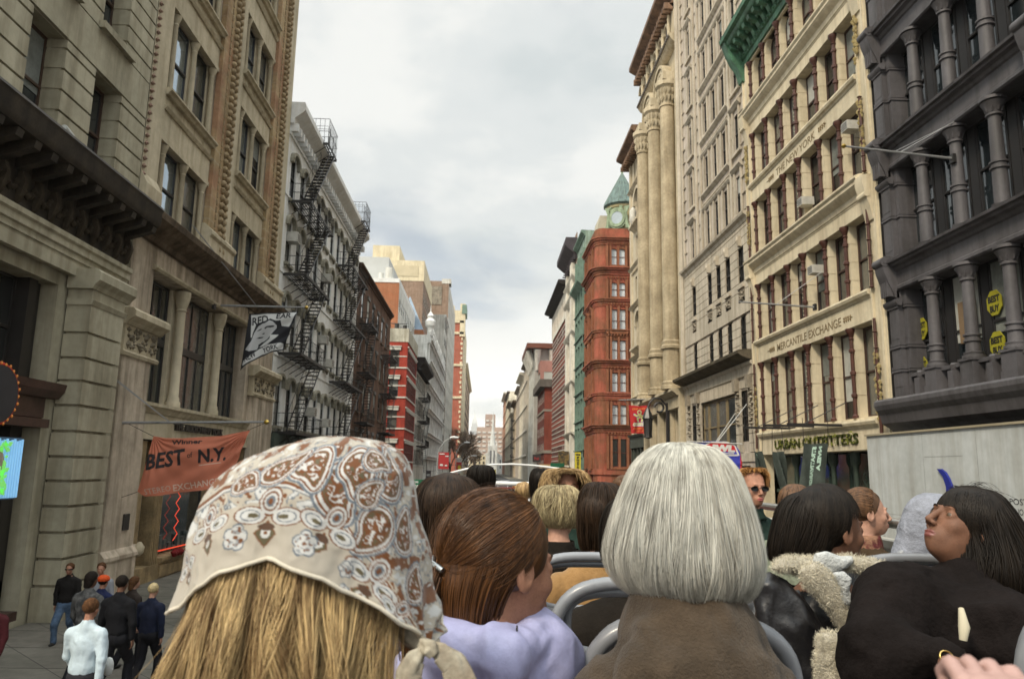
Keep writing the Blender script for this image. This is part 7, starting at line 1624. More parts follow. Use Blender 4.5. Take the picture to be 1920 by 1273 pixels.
 def rag(pts, ws, nm, par, cm, flat=.35, seed=0):
  pts = [np.array(onY(a, b, y)) for a, b, y in pts]; n = len(pts); K = 40; tt_ = np.linspace(0, n-1, K); C = np.stack([np.interp(tt_, range(n), [q[i] for q in pts]) for i in range(3)], -1); Wd = np.interp(tt_, range(n), ws)
  T_ = np.gradient(C, axis=0); T_ /= np.linalg.norm(T_, axis=1)[:, None]; A_ = np.cross(T_, (0, 1, 0)); A_ /= np.linalg.norm(A_, axis=1)[:, None]; B_ = np.cross(A_, T_); VV = []; m_ = 20
  for i in range(K):
   for j in range(m_): a = 2*PI*j/m_; f = 1+.22*math.sin(4*a+i*.12+seed)+.1*math.sin(9*a+seed*2); VV.append(C[i]+(A_[i]*math.cos(a)+B_[i]*math.sin(a)*flat)*Wd[i]*f)
  FF = [(i*m_+j, i*m_+(j+1) % m_, (i+1)*m_+(j+1) % m_, (i+1)*m_+j) for i in range(K-1) for j in range(m_)]; return mesh_np(nm, VV, FF, cm, par)
 HC = mat('scarf_cotton_plain', (.40, .36, .28), .9, .15, 30, bump=.2, bscale=200, col2=(.28, .23, .17))
 rag([(745, 1172, .86), (768, 1192, .845), (788, 1206, .83), (802, 1212, .83)], [.008, .010, .008, .006], 'gathered_cloth', sc_, HC, .5, 1)
 rag([(790, 1208, .82), (806, 1214, .80), (815, 1226, .80)], [.005, .0085, .006], 'knot', sc_, HC, .8, 2)
 rag([(800, 1212, .81), (826, 1222, .80), (850, 1246, .80), (868, 1290, .80)], [.005, .010, .012, .014], 'scarf_tail', sc_, HC, .25, 3)
 rag([(794, 1216, .81), (778, 1236, .80), (768, 1262, .80), (764, 1300, .80)], [.004, .009, .011, .012], 'scarf_tail', sc_, HC, .35, 5)
 # hair escaping under the hem, swept down and left
 HB = hair_mat('streaked_blonde', (.16, .08, .028), (.60, .43, .21), .5, 1.9); rs = np.random.RandomState(4); n, k = 12000, 20
 A = np.concatenate([rs.uniform(-1.62, .55, int(n*.92)), rs.uniform(.4, 1.1, n-int(n*.92))]); t2 = np.linspace(0, 1, k)[None, :]; q0 = np.array([hemq(a) for a in A])-.05-.1*rs.rand(n); A0 = A[:, None]+0*t2
 S0 = lf.P(A, q0, -.010-.035*rs.rand(n)**1.5); lenz = .17+.07*rs.rand(n); nc = 46; Ac = np.sort(rs.uniform(-1.62, 1.05, nc)); ci = np.abs(A[:, None]+.07*rs.randn(n)[:, None]-Ac[None]).argmin(1); cl = ci*1.; ph = np.sin(cl*12.9)*3; cl_r = rs.randn(nc)[ci]; cl_s = rs.rand(nc)[ci]
 dx = -.012-.030*(Ac[ci] < -.9)*(-.9-Ac[ci])/.5+.020*cl_r-.004*Ac[ci]; C = S0[:, None, :]+np.stack([(dx[:, None])*t2**1.25+(.006+.007*cl_s)[:, None]*np.sin(t2*6.5+ph[:, None])*t2, (-.018-.030*cl_s)[:, None]*np.sin(t2*2.3), -lenz[:, None]*t2], -1)
 pull = .80*np.clip(t2*1.5, 0, 1)**1.1; C[..., 0] += (Ac[ci]-A)[:, None]*.125*np.cos(A)[:, None]*pull; C[..., 1] += (Ac[ci]-A)[:, None]*.10*np.sin(A)[:, None]*pull
 C[..., 0] += .0022*rs.randn(n)[:, None]*t2+.0015*np.sin(t2*14+ph[:, None]*3+A[:, None]*40)*t2; C[..., 1] += .0025*rs.randn(n)[:, None]*t2
 fl_ = rs.rand(n) < .05; C[fl_, :, 0] += (rs.randn(fl_.sum())*.022)[:, None]*t2**2; C[fl_, :, 1] -= (rs.rand(fl_.sum())*.02)[:, None]*t2
 S_ = np.stack([np.cos(A), np.sin(A), 0*A], -1)[:, None, :]+0*C; T_ = np.gradient(C, axis=1); N_ = np.cross(T_, S_); N_ /= np.linalg.norm(N_, axis=2)[..., None]; N_ = np.where(N_[..., 1:2] > 0, -N_, N_)
 wd = .00042*(.5+rs.rand(n))[:, None]*(1-.7*t2**3); strands_mesh('hair', C, S_, N_, wd, HB, p.T)
 na2 = 50; al2 = np.linspace(-1.3, .75, na2); VV = [];
 for a in al2:
  s0 = lf.P(np.array(a), np.array(hemq(a)-.04), -.045); dxx = -.014-.012*a-(.03*(-.9-a)/.5 if a < -.9 else 0)
  for j in range(10): u_ = j/9; VV.append(s0+np.array((dxx*u_**1.3, .01, -.2*u_)))
 mesh_np('hair_mass', VV, [(i*10+j, i*10+j+1, (i+1)*10+j+1, (i+1)*10+j) for i in range(na2-1) for j in range(9)], hair_mat('blonde_underlayer', (.06, .032, .012), (.12, .068, .026)), p.T)  # darker layer of hair behind the blonde locks
scarf_woman()
# ================================================================== the woman with white hair
def white_hair():
 Yc = 1.27; p = Person('white-haired woman seen from behind in a brown coat on a grey seat', 1280, 985, Yc, 12, 6, -4, 0, SKIN_L, 1., fine=.010, bs=.72)
 BC = mat('taupe_coat', (.068, .048, .031), .85, .2, 16, sheen=.1, bump=.5, bscale=260)
 L_ = CLB(.66, -.02)[2:]+[('c', (0, -.045, -.10), (0, -.06, -.20), .078, .092, .03), ('c', (0, -.06, -.20), (0, -.07, -.34), .10, .165, .05), ('c', (-.10, -.07, -.27), (.10, -.07, -.27), .055, .055, .06)]
 q = lambda x, y, d: tuple((np.array(onY(x, y, d))-p.H)@p.Rb)
 L_ += [('e', q(1296, 1275, 1.14), (.105, .045, .062), .012), ('c', q(1218, 1180, 1.16), q(1180, 1290, 1.13), .012, .020, .02), ('c', q(1385, 1165, 1.16), q(1430, 1290, 1.13), .012, .02, .02)]
 p.cloth('coat', L_, BC, .007, .016, 7, 12, (-1.0, -.07), .40, (-.3, .5), an=(1.3, 1, .5)); collar(p, BC, .083, -.125, .07); collar(p, BC, .098, -.178, .040, 'collar_fall')
 m = MB(); pts = [p.w(np.array([(0, -.1725, -.19), (.006, -.180, -.24), (.002, -.186, -.30), (0, -.19, -.36)])[i:i+1])[0] for i in range(4)];
 m.tube([tuple(q) for q in pts], .0022, 5); obj('back_seam', m, mat('seam_dark', (.05, .038, .027), .9), p.T)
 sl = [(832, 1262, 1284), (836, 1240, 1312), (846, 1222, 1338), (862, 1204, 1356), (885, 1188, 1372), (920, 1174, 1386), (960, 1160, 1398), (1000, 1149, 1407), (1035, 1143, 1412), (1065, 1147, 1410), (1092, 1162, 1401), (1110, 1182, 1390), (1121, 1206, 1378)]
 lf = Loft(sl, Yc, 1.22); WHH = hair_mat('white_hair', (.36, .345, .295), (.50, .485, .43), .42, 1.5)
 fr = lambda a: 1. if abs(a) < 2.2 else .42; o = hair(p.T, lf, WHH, 11000, 20, 0, fr, who=p, wd=.0005, jit=.0045, drift=.55, seed=5, clump=.6, off=.001, frizz=.009, rag=.10, wave=.02)
 # a few broad locks crossing on the left
 rs = np.random.RandomState(8); n, k = 26, 18; t = np.linspace(0, 1, k)[None, :]; A = rs.uniform(-.9, -.2, n); al = A[:, None]+(.25+.5*rs.rand(n))[:, None]*t**1.6; q = (.25+.15*rs.rand(n))[:, None]+.50*t+0*al; C = lf.P(al, q, .0045); S = lf.P(al+.01, q, 0)-lf.P(al-.01, q, 0); S /= np.linalg.norm(S, axis=2)[..., None]
 T_ = np.gradient(C, axis=1); N_ = np.cross(S, T_); N_ /= np.linalg.norm(N_, axis=2)[..., None]; N_ = np.where(N_[..., 1:2] > 0, -N_, N_); strands_mesh('loose_locks', C, S, N_, .0005*(1-.6*t)+0*al, WHH, p.T)
white_hair()
# ================================================================== the brown-haired woman in lavender
def lavender():
 Yc = 1.33; p = Person('brown-haired woman with her hair clipped back, turned right, in a lavender jacket', 925, 1062, Yc, 52, 18, -6, -4, SKIN_M, 1.0, fine=.0036)
 LV = mat('lavender_nylon', (.36, .36, .56), .55, .12, 8, bump=.12, bscale=220)
 q = lambda x, y, d: tuple((np.array(onY(x, y, d))-p.H)@p.Rb)
 L_ = CLB(.92)[2:]+[('c', q(818, 1166, 1.30), q(850, 1210, 1.22), .020, .034, .03), ('c', q(850, 1210, 1.22), q(940, 1232, 1.20), .034, .034, .03), ('c', q(940, 1232, 1.20), q(985, 1205, 1.27), .034, .028, .03), ('e', q(1005, 1250, 1.34), (.075, .09, .088), .03), ('e', q(860, 1290, 1.30), (.12, .10, .085), .05), ('c', q(1000, 1190, 1.36), q(1030, 1240, 1.38), .03, .05, .03)]
 p.cloth('jacket', L_, LV, .007, .013, 8, 22, (-1.0, .0), .40, (-.3, .5), an=(1.2, 1, .6)); trousers(p, DARKCLOTH); p.eyes(); p.brows(mat('brown_brow', (.06, .035, .02), .8))
 # hair swept back from the brow to the clip: a loft whose axis runs from face to clip
 BH = hair_mat('auburn_hair', (.022, .010, .005), (.115, .048, .016), .36, 1.1); rs = np.random.RandomState(12); n, k = 7500, 20
 cc = np.array((0, -.018, .035)); r0 = np.array((.084, .106, .096)); clip = np.array((-.012, -.125, -.005))
 # start points on the hairline / crown, path bends over the skull to the clip
 th = rs.uniform(-2.8, 2.8, n); C = np.zeros((n, k, 3)); t = np.linspace(0, 1, k)
 for i in range(n):
  # hairline start in head space: angle th from top to each side, at the front edge of the hair
  a = th[i]; fy = .070-.018*abs(a)-.07*(rs.rand()**.7) if abs(a) < 1.65 else .035-.085*(abs(a)-1.65)-.05*rs.rand(); s = np.array((math.sin(a)*.95, fy/.106, math.cos(a)*.95)); s[1] = np.clip(s[1], -1, 1); rr = math.sqrt(max(.05, 1-s[1]**2)); s0 = np.array((math.sin(a)*rr, s[1], math.cos(a)*rr)); e0 = (clip-cc)/r0; e0 = e0/np.linalg.norm(e0)
  e0 = e0+.10*rs.randn(3)*np.array((.5, .2, .6)); e0 /= np.linalg.norm(e0)
  u = s0[None]*(1-t[:, None])+e0[None]*t[:, None]; sag = np.array((0, 0, -1))*.28*math.sin(abs(a)*.8)*np.sin(PI*t)[:, None]; u = u+sag*(1 if abs(a) > .6 else .2); u /= np.linalg.norm(u, axis=1)[:, None]; C[i] = cc+u*r0*(1+.022*rs.rand()+.022*np.sin(PI*t)[:, None]*math.cos(a*7+.8*math.sin(a*3))+.010*np.sin(PI*t)[:, None]*math.sin(a*19))
 Cw = np.stack([p.hw(C[i]) for i in range(n)]); ctr = p.hw([cc])[0]; T_ = np.gradient(Cw, axis=1); N_ = Cw-ctr; N_ /= np.linalg.norm(N_, axis=2)[..., None]; S_ = np.cross(T_, N_); S_ /= np.linalg.norm(S_, axis=2)[..., None]+1e-9
 wd = (.00062*(.5+rs.rand(n)))[:, None]*(1-.5*t[None]**3); fy_ = rs.rand(n) < .03; Cw[fy_] += N_[fy_]*(.002+.010*rs.rand(fy_.sum()))[:, None, None]*np.sin(PI*t)[None, :, None]; wd[fy_] *= .6; strands_mesh('hair', Cw, S_, N_, wd, BH, p.T)
 def fn(P): d = ell(P, cc, r0*.985); return np.maximum(np.maximum(d, P[:, 1]-.055-.25*np.clip(P[:, 2]-.02, -.2, .2)*1.0), -.055-P[:, 2]-.6*np.clip(-.01-P[:, 1], 0, .2)*1.0-.0)
 V, F = nets(fn, np.arange(-.1, .1, .006), np.arange(-.14, .12, .006), np.arange(-.13, .15, .006)); mesh_np('hair_base', p.hw(V), F, BH, p.T)
 # dark nape hair and ponytail end
 n = 1100; t = np.linspace(0, 1, 14)[None, :]; A = rs.uniform(-1.7, 1.75, n); st = cc+np.stack([np.sin(A)*.080, -.008-np.cos(A)*.094, -.005-.03*rs.rand(n)], -1); en = np.stack([np.sin(A)*.050-.004, -.045-np.cos(A)*.062, -.080-.03*rs.rand(n)+.02*(np.abs(A) > 1.2)], -1)
 Cn = st[:, None]*(1-t[..., None])+en[:, None]*t[..., None]; Cn[..., 1] -= .008*np.sin(PI*t); Cw = p.hw(Cn.reshape(-1, 3)).reshape(n, 14, 3); T_ = np.gradient(Cw, axis=1); N_ = Cw-p.hw([(0, -.02, -.07)])[0]; N_[..., 2] = 0; N_ /= np.linalg.norm(N_, axis=2)[..., None]; S_ = np.cross(T_, N_); S_ /= np.linalg.norm(S_, axis=2)[..., None]
 strands_mesh('nape_hair', Cw, S_, N_, .0012+0*t+0*A[:, None], BH, p.T)
 n = 420; t = np.linspace(0, 1, 16)[None, :]; o = rs.randn(n, 3)*.006; ang = rs.uniform(0, 6.28, n); C = np.stack([-.014+.016*np.cos(ang)[:, None]*np.sin(PI*np.minimum(1, t*.8+.1))+.0*t, -.128-.03*np.sin(PI*t*.6)+.014*np.sin(ang)[:, None]*np.sin(PI*t*.8), -.01-.13*t+0*ang[:, None]], -1)+o[:, None]
 Cw = p.hw(C.reshape(-1, 3)).reshape(n, 16, 3); T_ = np.gradient(Cw, axis=1); N_ = np.broadcast_to(np.array((0, -1., .1)), T_.shape); S_ = np.cross(T_, N_); S_ /= np.linalg.norm(S_, axis=2)[..., None]; strands_mesh('ponytail', Cw, S_, N_, .0011*(1-.6*t)+0*ang[:, None], BH, p.T)
 m = MB(); m.tube([tuple(q) for q in p.hw([(-.030, -.122, .010), (-.012, -.136, .002), (.008, -.128, -.008)])], .0055, 8); obj('hair_clip', m, mat('silver_clip', (.35, .36, .36), .25, metal=.9), p.T, 60)
 # zip line on the shoulder
 m = MB(); zp = [np.array(onY(*v)) for v in ((968, 1176, 1.24), (962, 1200, 1.195), (968, 1230, 1.18), (952, 1275, 1.17), (958, 1300, 1.17))]; m.tube([tuple(q) for q in zp], .0045, 6); obj('dark_cord', m, mat('dark_cord', (.03, .025, .03), .7), p.T)
lavender()
# ================================================================== leather jacket woman
def leather():
 Yc = 2.15; p = Person('dark-haired woman in a black leather jacket with cream shearling collar, looking right', 1546, 992, Yc, 70, 30, -2, 0, SKIN_D, .98, fine=.0042)
 LE = mat('black_leather', (.010, .009, .010), .42, .15, 8, spec=.6, bump=.2, bscale=45); FUZ = hair_mat('shearling_pile', (.52, .46, .34), (.72, .66, .52), .8); FU = mat('cream_shearling', (.58, .51, .38), .95, .08, 30, bump=.9, bscale=260, sheen=.4)
 p.cloth('leather_jacket', CLB(1.08)+[('c', (0, -.045, -.17), (0, -.055, -.22), .085, .10, .03)], LE, .011, .014, 8, 7, (-1., -.15), .42); trousers(p, BLACKCLOTH); p.eyes(); p.brows(mat('black_brow', (.02, .015, .012), .8))
 C8 = lambda L_: [(1380+x/3.081, 860+y/3.081) for x, y in L_]
 pad('shearling_collar', C8([(170, 625), (205, 572), (300, 556), (400, 566), (520, 560), (640, 552), (740, 565), (835, 600), (815, 640), (700, 660), (560, 640), (450, 655), (370, 680), (300, 655), (220, 648)]), 2.02, .034, FU, p.T, .007, bulge=-.05, rough=.004, rs=85)
 pad('shearling_lapel', C8([(360, 640), (440, 590), (520, 640), (590, 740), (640, 860), (675, 990), (700, 1180), (640, 1200), (625, 1010), (560, 910), (470, 800), (380, 720)]), 1.96, .024, FU, p.T, .006, tilt=-.1, rough=.004, rs=85)
 pad('shearling_cuff', C8([(478, 1020), (520, 1000), (600, 1008), (648, 1040), (652, 1150), (640, 1320), (470, 1320), (465, 1180), (472, 1090)]), 1.86, .045, FU, p.T, .008, rough=.005, rs=70)
 SC_ = mat('white_knit_scarf', (.50, .51, .50), .9, .15, 20, bump=.8, bscale=70)
 pad('knit_scarf', C8([(455, 545), (520, 530), (600, 560), (670, 555), (672, 600), (620, 640), (540, 668), (480, 640), (440, 600)]), 1.985, .026, SC_, p.T, .006, fold=.008, fs=22, seed=3); pad('knit_scarf_end', C8([(545, 655), (620, 645), (668, 690), (652, 770), (640, 830), (605, 770), (575, 715)]), 1.95, .014, SC_, p.T, .005, fold=.006, fs=25, seed=5)
 pad('sleeve', C8([(100, 700), (200, 650), (300, 700), (430, 860), (520, 1020), (480, 1100), (470, 1340), (200, 1340), (110, 1000)]), 2.0,   .05, LE, p.T, .010, fold=.026, fs=11, seed=8, an=(.8, 1, .8))
 for o in [c for c in p.T.children if c.name.startswith('shearling')]: fuzz(o, 6500, .0055, FUZ, o)
 m = MB()
 for i in range(12): a = onY(1576+i*1.8, 1108+3*(i % 3), 1.94); b = onY(1578+i*2.0, 1128+4*(i % 2), 1.94); m.tube([tuple(a), tuple(b)], .0018, 4)
 obj('scarf_fringe', m, SC_, p.T)
 sl = [(923, 1522, 1540), (926, 1502, 1558), (934, 1484, 1570), (948, 1470, 1577), (970, 1460, 1578), (995, 1454, 1572), (1018, 1449, 1562), (1038, 1447, 1548), (1054, 1452, 1532)]
 lf = Loft(sl, Yc, .95); DH = hair_mat('black_hair', (.007, .005, .0035), (.014, .010, .007), .5, 1.5, .14); fr = lambda a: 1. if a < .72 and a > -2.0 else (.30 if a > 1.0 or a < -2.4 else .5)
 hair(p.T, lf, DH, 2600, 16, 0, fr, who=p, wd=.0014, jit=.006, drift=.5, seed=7, clump=.8)
leather()
# ================================================================== black coat woman, profile left
def black_coat():
 Yc = 2.0; p = Person('dark-haired woman in a bulky black coat in profile, looking up to the left', 1779, 990, Yc, -98, -28, 30, 0, SKIN_D, .94, fine=.0034)
 BC = mat('black_wool', (.011, .0085, .008), .95, .2, 6, bump=.4, bscale=60, spec=.2)
 q = lambda x, y, d: tuple((np.array(onY(x, y, d))-p.H)@p.Rb)
 L_ = CLB(1.1)+[('c', (0, -.045, -.15), (0, -.055, -.22), .08, .10, .03), ('e', q(1720, 1208, 1.9), (.17, .12, .19), .05), ('e', q(1690, 1136, 1.95), (.09, .09, .085), .06), ('c', q(1660, 1130, 1.85), q(1640, 1260, 1.75), .075, .08, .05), ('c', q(1815, 1165, 1.9), q(1890, 1215, 1.8), .095, .12, .06), ('c', q(1640, 1250, 1.75), q(1760, 1245, 1.62), .07, .045, .05)]
 p.cloth('black_coat', L_, BC, .012, .022, 7, 17, (-1., .03), .55, (-.6, .5)); trousers(p, BLACKCLOTH); p.eyes(); p.brows(MATS['black_brow'])
 DH = hair_mat('black_hair', (.007, .005, .0035)); sl = [(919, 1818, 1834), (924, 1802, 1850), (934, 1791, 1862), (950, 1783, 1872), (970, 1771, 1882), (1000, 1768, 1896), (1030, 1762, 1908), (1065, 1752, 1915), (1100, 1758, 1912), (1135, 1775, 1905)]
 lf = Loft(sl, Yc+.02, 1.25, .0); hair(p.T, lf, DH, 4200, 18, 0, lambda a: (1. if -1.12 < a < 2.8 else (.05 if -2.4 < a < -1.3 else .5)), who=p, wd=.0015, jit=.010, drift=.6, seed=9, clump=1.2, wave=.05, frizz=.012)
 # flyaway strands over the crown
 rs = np.random.RandomState(2); n = 46; t = np.linspace(0, 1, 14)[None, :]; x0 = rs.uniform(1772, 1840, n); C = []
 for i in range(n):
  y0 = 934-16*math.sin((x0[i]-1765)/90*PI); r = rs.uniform(4, 22); l = rs.uniform(35, 85); C.append([np.array(onY(x0[i]+l*s, y0-r*math.sin(PI*min(1, s*.8))+20*s*s, Yc-.02+.04*rs.rand())) for s in t[0]])
 C = np.array(C); T_ = np.gradient(C, axis=1); N_ = np.broadcast_to(np.array((0, -1., 0)), C.shape); S_ = np.cross(T_, N_); S_ /= np.linalg.norm(S_, axis=2)[..., None]; strands_mesh('flyaway_hair', C, S_, N_, .0005*(1-.6*t)+np.zeros((n, 14)), DH, p.T)
 # hand low in the lap with bracelet
 hp = hand_prims(q(1775, 1238, 1.62), np.array(q(1810, 1262, 1.55))-np.array(q(1775, 1238, 1.62)), (0, -.3, 1), .95, .4); pts = np.array([l[1] for l in hp]+[l[2] for l in hp]); lo, hi = pts.min(0)-.03, pts.max(0)+.03; V, F = nets(lambda P: prims(P, hp), *[np.arange(lo[i], hi[i], .0035) for i in range(3)]); p.mesh('hand', V, F, SKIN_D, p.T)
 m = MB(); c = onY(1775, 1232, 1.60); m.tube([tuple(c+Vector((.014*math.cos(a), .006*math.sin(a), .012*math.sin(a)))) for a in [2*PI*i/14 for i in range(15)]], .0022, 6); obj('bracelet', m, mat('gold_bracelet', (.5, .35, .12), .3, metal=.9), p.T, 60)
 T = thing('shopping_strap', 'cream strap lying over the black coat', 'strap', tuple(onY(1808, 1170, 1.74))); m = MB(); m.tube([tuple(onY(1802, 1140, 1.72)), tuple(onY(1808, 1175, 1.70)), tuple(onY(1806, 1200, 1.70))], [.006, .012, .008], 8); obj('strap', m, HCOT if False else mat('cream_canvas', (.5, .45, .33), .9, .1), T, 60)
black_coat()
# ================================================================== others on the deck
def generic(label, px, py, Y, yaw, byaw, sl, hm, cm, skin=SKIN_L, cuta=None, n=900, dr=1.15, fine=.008, eyes=False, brow=None, pitch=0, roll=0, cloth='jacket', wd=.0016, sc=.97, male=False, jit=.006, drift=.4, wave=0, frizz=0., seed=3, col=True, dy=0., qf=None, rag=.12):
 p = Person(label, px, py, Y, yaw, byaw, pitch, roll, skin, sc, fine=fine, male=male, hands=False); p.cloth(cloth, CLB(1.1 if male else 1.)+[('c', (0, -.045, -.165), (0, -.055, -.22), .072, .095, .03)], cm, .014, .010, 8, seed, (-1., -.15), .42); trousers(p, DARKCLOTH)
 if col: collar(p, cm, .075, -.16, .05)
 if eyes: p.eyes()
 if brow: p.brows(brow)
 if sl: lf = Loft(sl, Y+dy, dr); hair(p.T, lf, hm, n, 14, 0, qf or (lambda a: 1.), who=p, wd=wd, jit=jit, drift=drift, seed=seed, wave=wave, frizz=frizz, clump=.8, rag=rag)
 return p
DBH = hair_mat('dark_brown_hair', (.012, .007, .004), (.032, .018, .010), .5, 1.5, .15); BLH = hair_mat('black_hair', (.007, .005, .0035)); BLD = hair_mat('sandy_blonde', (.17, .095, .035), (.42, .28, .13)); ASH = hair_mat('ash_blonde', (.17, .12, .055), (.46, .38, .22)); ORG = hair_mat('orange_blonde', (.22, .085, .02), (.40, .20, .06)); CHB = hair_mat('chestnut', (.045, .022, .010), (.12, .06, .028))
generic('person with thick dark brown hair just ahead of the woman in lavender', 840, 965, 2.35, 10, 0, [(893, 832, 850), (896, 812, 872), (904, 797, 886), (920, 785, 898), (945, 777, 905), (980, 773, 908), (1020, 774, 905), (1060, 780, 898)], DBH, DARKCLOTH, n=1800, dr=.9, seed=21)
generic('person with cropped black hair standing out against the white front rail', 902, 902, 6.4, 0, 0, [(872.5, 896, 906), (874, 889, 916), (880, 881, 923), (890, 878, 926), (902, 878.5, 926), (916, 882, 922)], BLH, BLACKCLOTH, n=900, wd=.003, seed=22, male=True, skin=SKIN_D, jit=.012)
generic('person with smooth black hair left of the blonde wind-blown hair', 1012, 905, 6.6, -30, 0, [(878, 1008, 1018), (880, 1001, 1026), (888, 996, 1031), (900, 994, 1034), (915, 994, 1034), (932, 996, 1032)], BLH, BLACKCLOTH, n=700, wd=.0024, seed=23)
generic('woman with wind-blown sandy hair behind the ash-blonde head, facing the camera', 1062, 915, 4.5, 176, 170, [(880, 1050, 1070), (883, 1032, 1086), (890, 1024, 1096), (903, 1020, 1101), (920, 1018, 1103), (938, 1020, 1101), (950, 1026, 1096)], BLD, mat('dark_green_jacket', (.02, .04, .03), .8), n=1400, wd=.0022, seed=24, jit=.016, drift=.8, eyes=True, fine=.005, qf=lambda a: .26+.74*max(0, min(1, (abs(a)-.45)/.6))**1.5, skin=SKIN_M, frizz=.022, rag=.3, wave=.12, brow=mat('brown_brow', (.06, .035, .02)))
generic('person with short layered ash-blonde hair in the middle of the deck', 1047, 962, 3.6, 25, 5, [(911, 1040, 1058), (914, 1024, 1070), (922, 1013, 1079), (936, 1007, 1085), (952, 1006, 1087), (968, 1008, 1086), (982, 1016, 1080), (990, 1026, 1072)], ASH, BLACKCLOTH, n=2200, wd=.0013, seed=25, jit=.013, drift=1.1, rag=.45, frizz=.015, wave=.15)
generic('small tan-haired person low against the front rail', 982, 925, 7.3, 0, 0, [(905, 978, 984), (907, 972, 991), (913, 968, 995), (922, 967, 996), (935, 970, 993)], BLD, BLACKCLOTH, n=500, wd=.002, seed=26, sc=.85)
TANC = mat('tan_camel_coat', (.27, .15, .055), .85, .12, 5, bump=.3, bscale=60, sheen=.2)
generic('person with dark brown hair in a camel coat, left of the white-haired woman', 1122, 975, 3.0, 8, 0, [(905, 1118, 1132), (908, 1104, 1150), (918, 1094, 1163), (935, 1088, 1170), (960, 1086, 1172), (990, 1086, 1170), (1020, 1090, 1164), (1045, 1098, 1156)], DBH, TANC, n=1500, seed=27, wd=.0018)
generic('person with near-black hair in a black jacket directly in front of the white-haired woman', 1195, 1000, 2.2, 0, 0, [(930, 1180, 1200), (936, 1160, 1225), (955, 1140, 1245), (990, 1130, 1256), (1030, 1130, 1256), (1060, 1138, 1248)], BLH, BLACKCLOTH, n=1300, seed=28)
generic('person with a small brown bun near the front rail, left of the white hair', 1168, 915, 7.2, 20, 0, [(896, 1162, 1170), (899, 1155, 1178), (906, 1151, 1184), (918, 1150, 1186), (930, 1153, 1183)], CHB, BLACKCLOTH, n=600, wd=.0024, seed=29, jit=.01)
DGJ = mat('dark_green_fleece', (.018, .035, .028), .9, .15, 8)
sp = generic('woman in dark sunglasses with short orange-blonde hair facing the camera', 1412, 915, 4.6, 172, 165, [(879, 1402, 1418), (881, 1393, 1428), (887, 1388, 1434), (896, 1386, 1437), (910, 1386, 1437), (925, 1388, 1435), (935, 1391, 1432)], ORG, DGJ, n=1500, wd=.0022, seed=30, jit=.012, drift=.9, skin=SKIN_M, qf=lambda a: .14+.66*max(0, min(1, (abs(a)-.8)/.7)), rag=.25, frizz=.012, dr=.9, fine=.0045)
def shades(p):
 m = MB();
 for sg in (-1, 1):
  pts = [(sg*(.034+.026*math.cos(a)*(1 if math.cos(a)*1 > 0 else .9)), .100-.010*abs(math.cos(a)), -.001+.0165*math.sin(a)) for a in [2*PI*i/16 for i in range(16)]]; V = p.hw(pts+[(x, y+.003, z) for x, y, z in pts]); m.add([tuple(v) for v in V], [tuple(range(16)), tuple(range(16, 32))]+[(i, (i+1) % 16, 16+(i+1) % 16, 16+i) for i in range(16)])
  m.tube([tuple(v) for v in p.hw([(sg*.058, .088, .005), (sg*.076, .04, .006), (sg*.079, -.01, .004)])], .0025, 6)
 m.tube([tuple(v) for v in p.hw([(-.012, .106, .004), (0, .110, .006), (.012, .106, .004)])], .0025, 6); obj('sunglasses', m, mat('black_lens', (.006, .006, .006), .3, 0, spec=.25), p.T)
shades(sp)
gm_ = generic('short-haired man in a grey-green jacket behind the dark bob, facing right', 1492, 950, 4.2, 62, 30, [(912, 1484, 1498), (914, 1476, 1508), (920, 1469, 1514), (930, 1465, 1516), (942, 1464, 1514), (955, 1465, 1508), (966, 1468, 1500)], CHB, mat('sage_jacket', (.20, .22, .16), .85, .2, 8, bump=.6, bscale=30), n=900, wd=.0022, seed=31, male=True, skin=SKIN_M, qf=lambda a: 1. if -2.6 < a < .2 else .30, jit=.006, eyes=True)
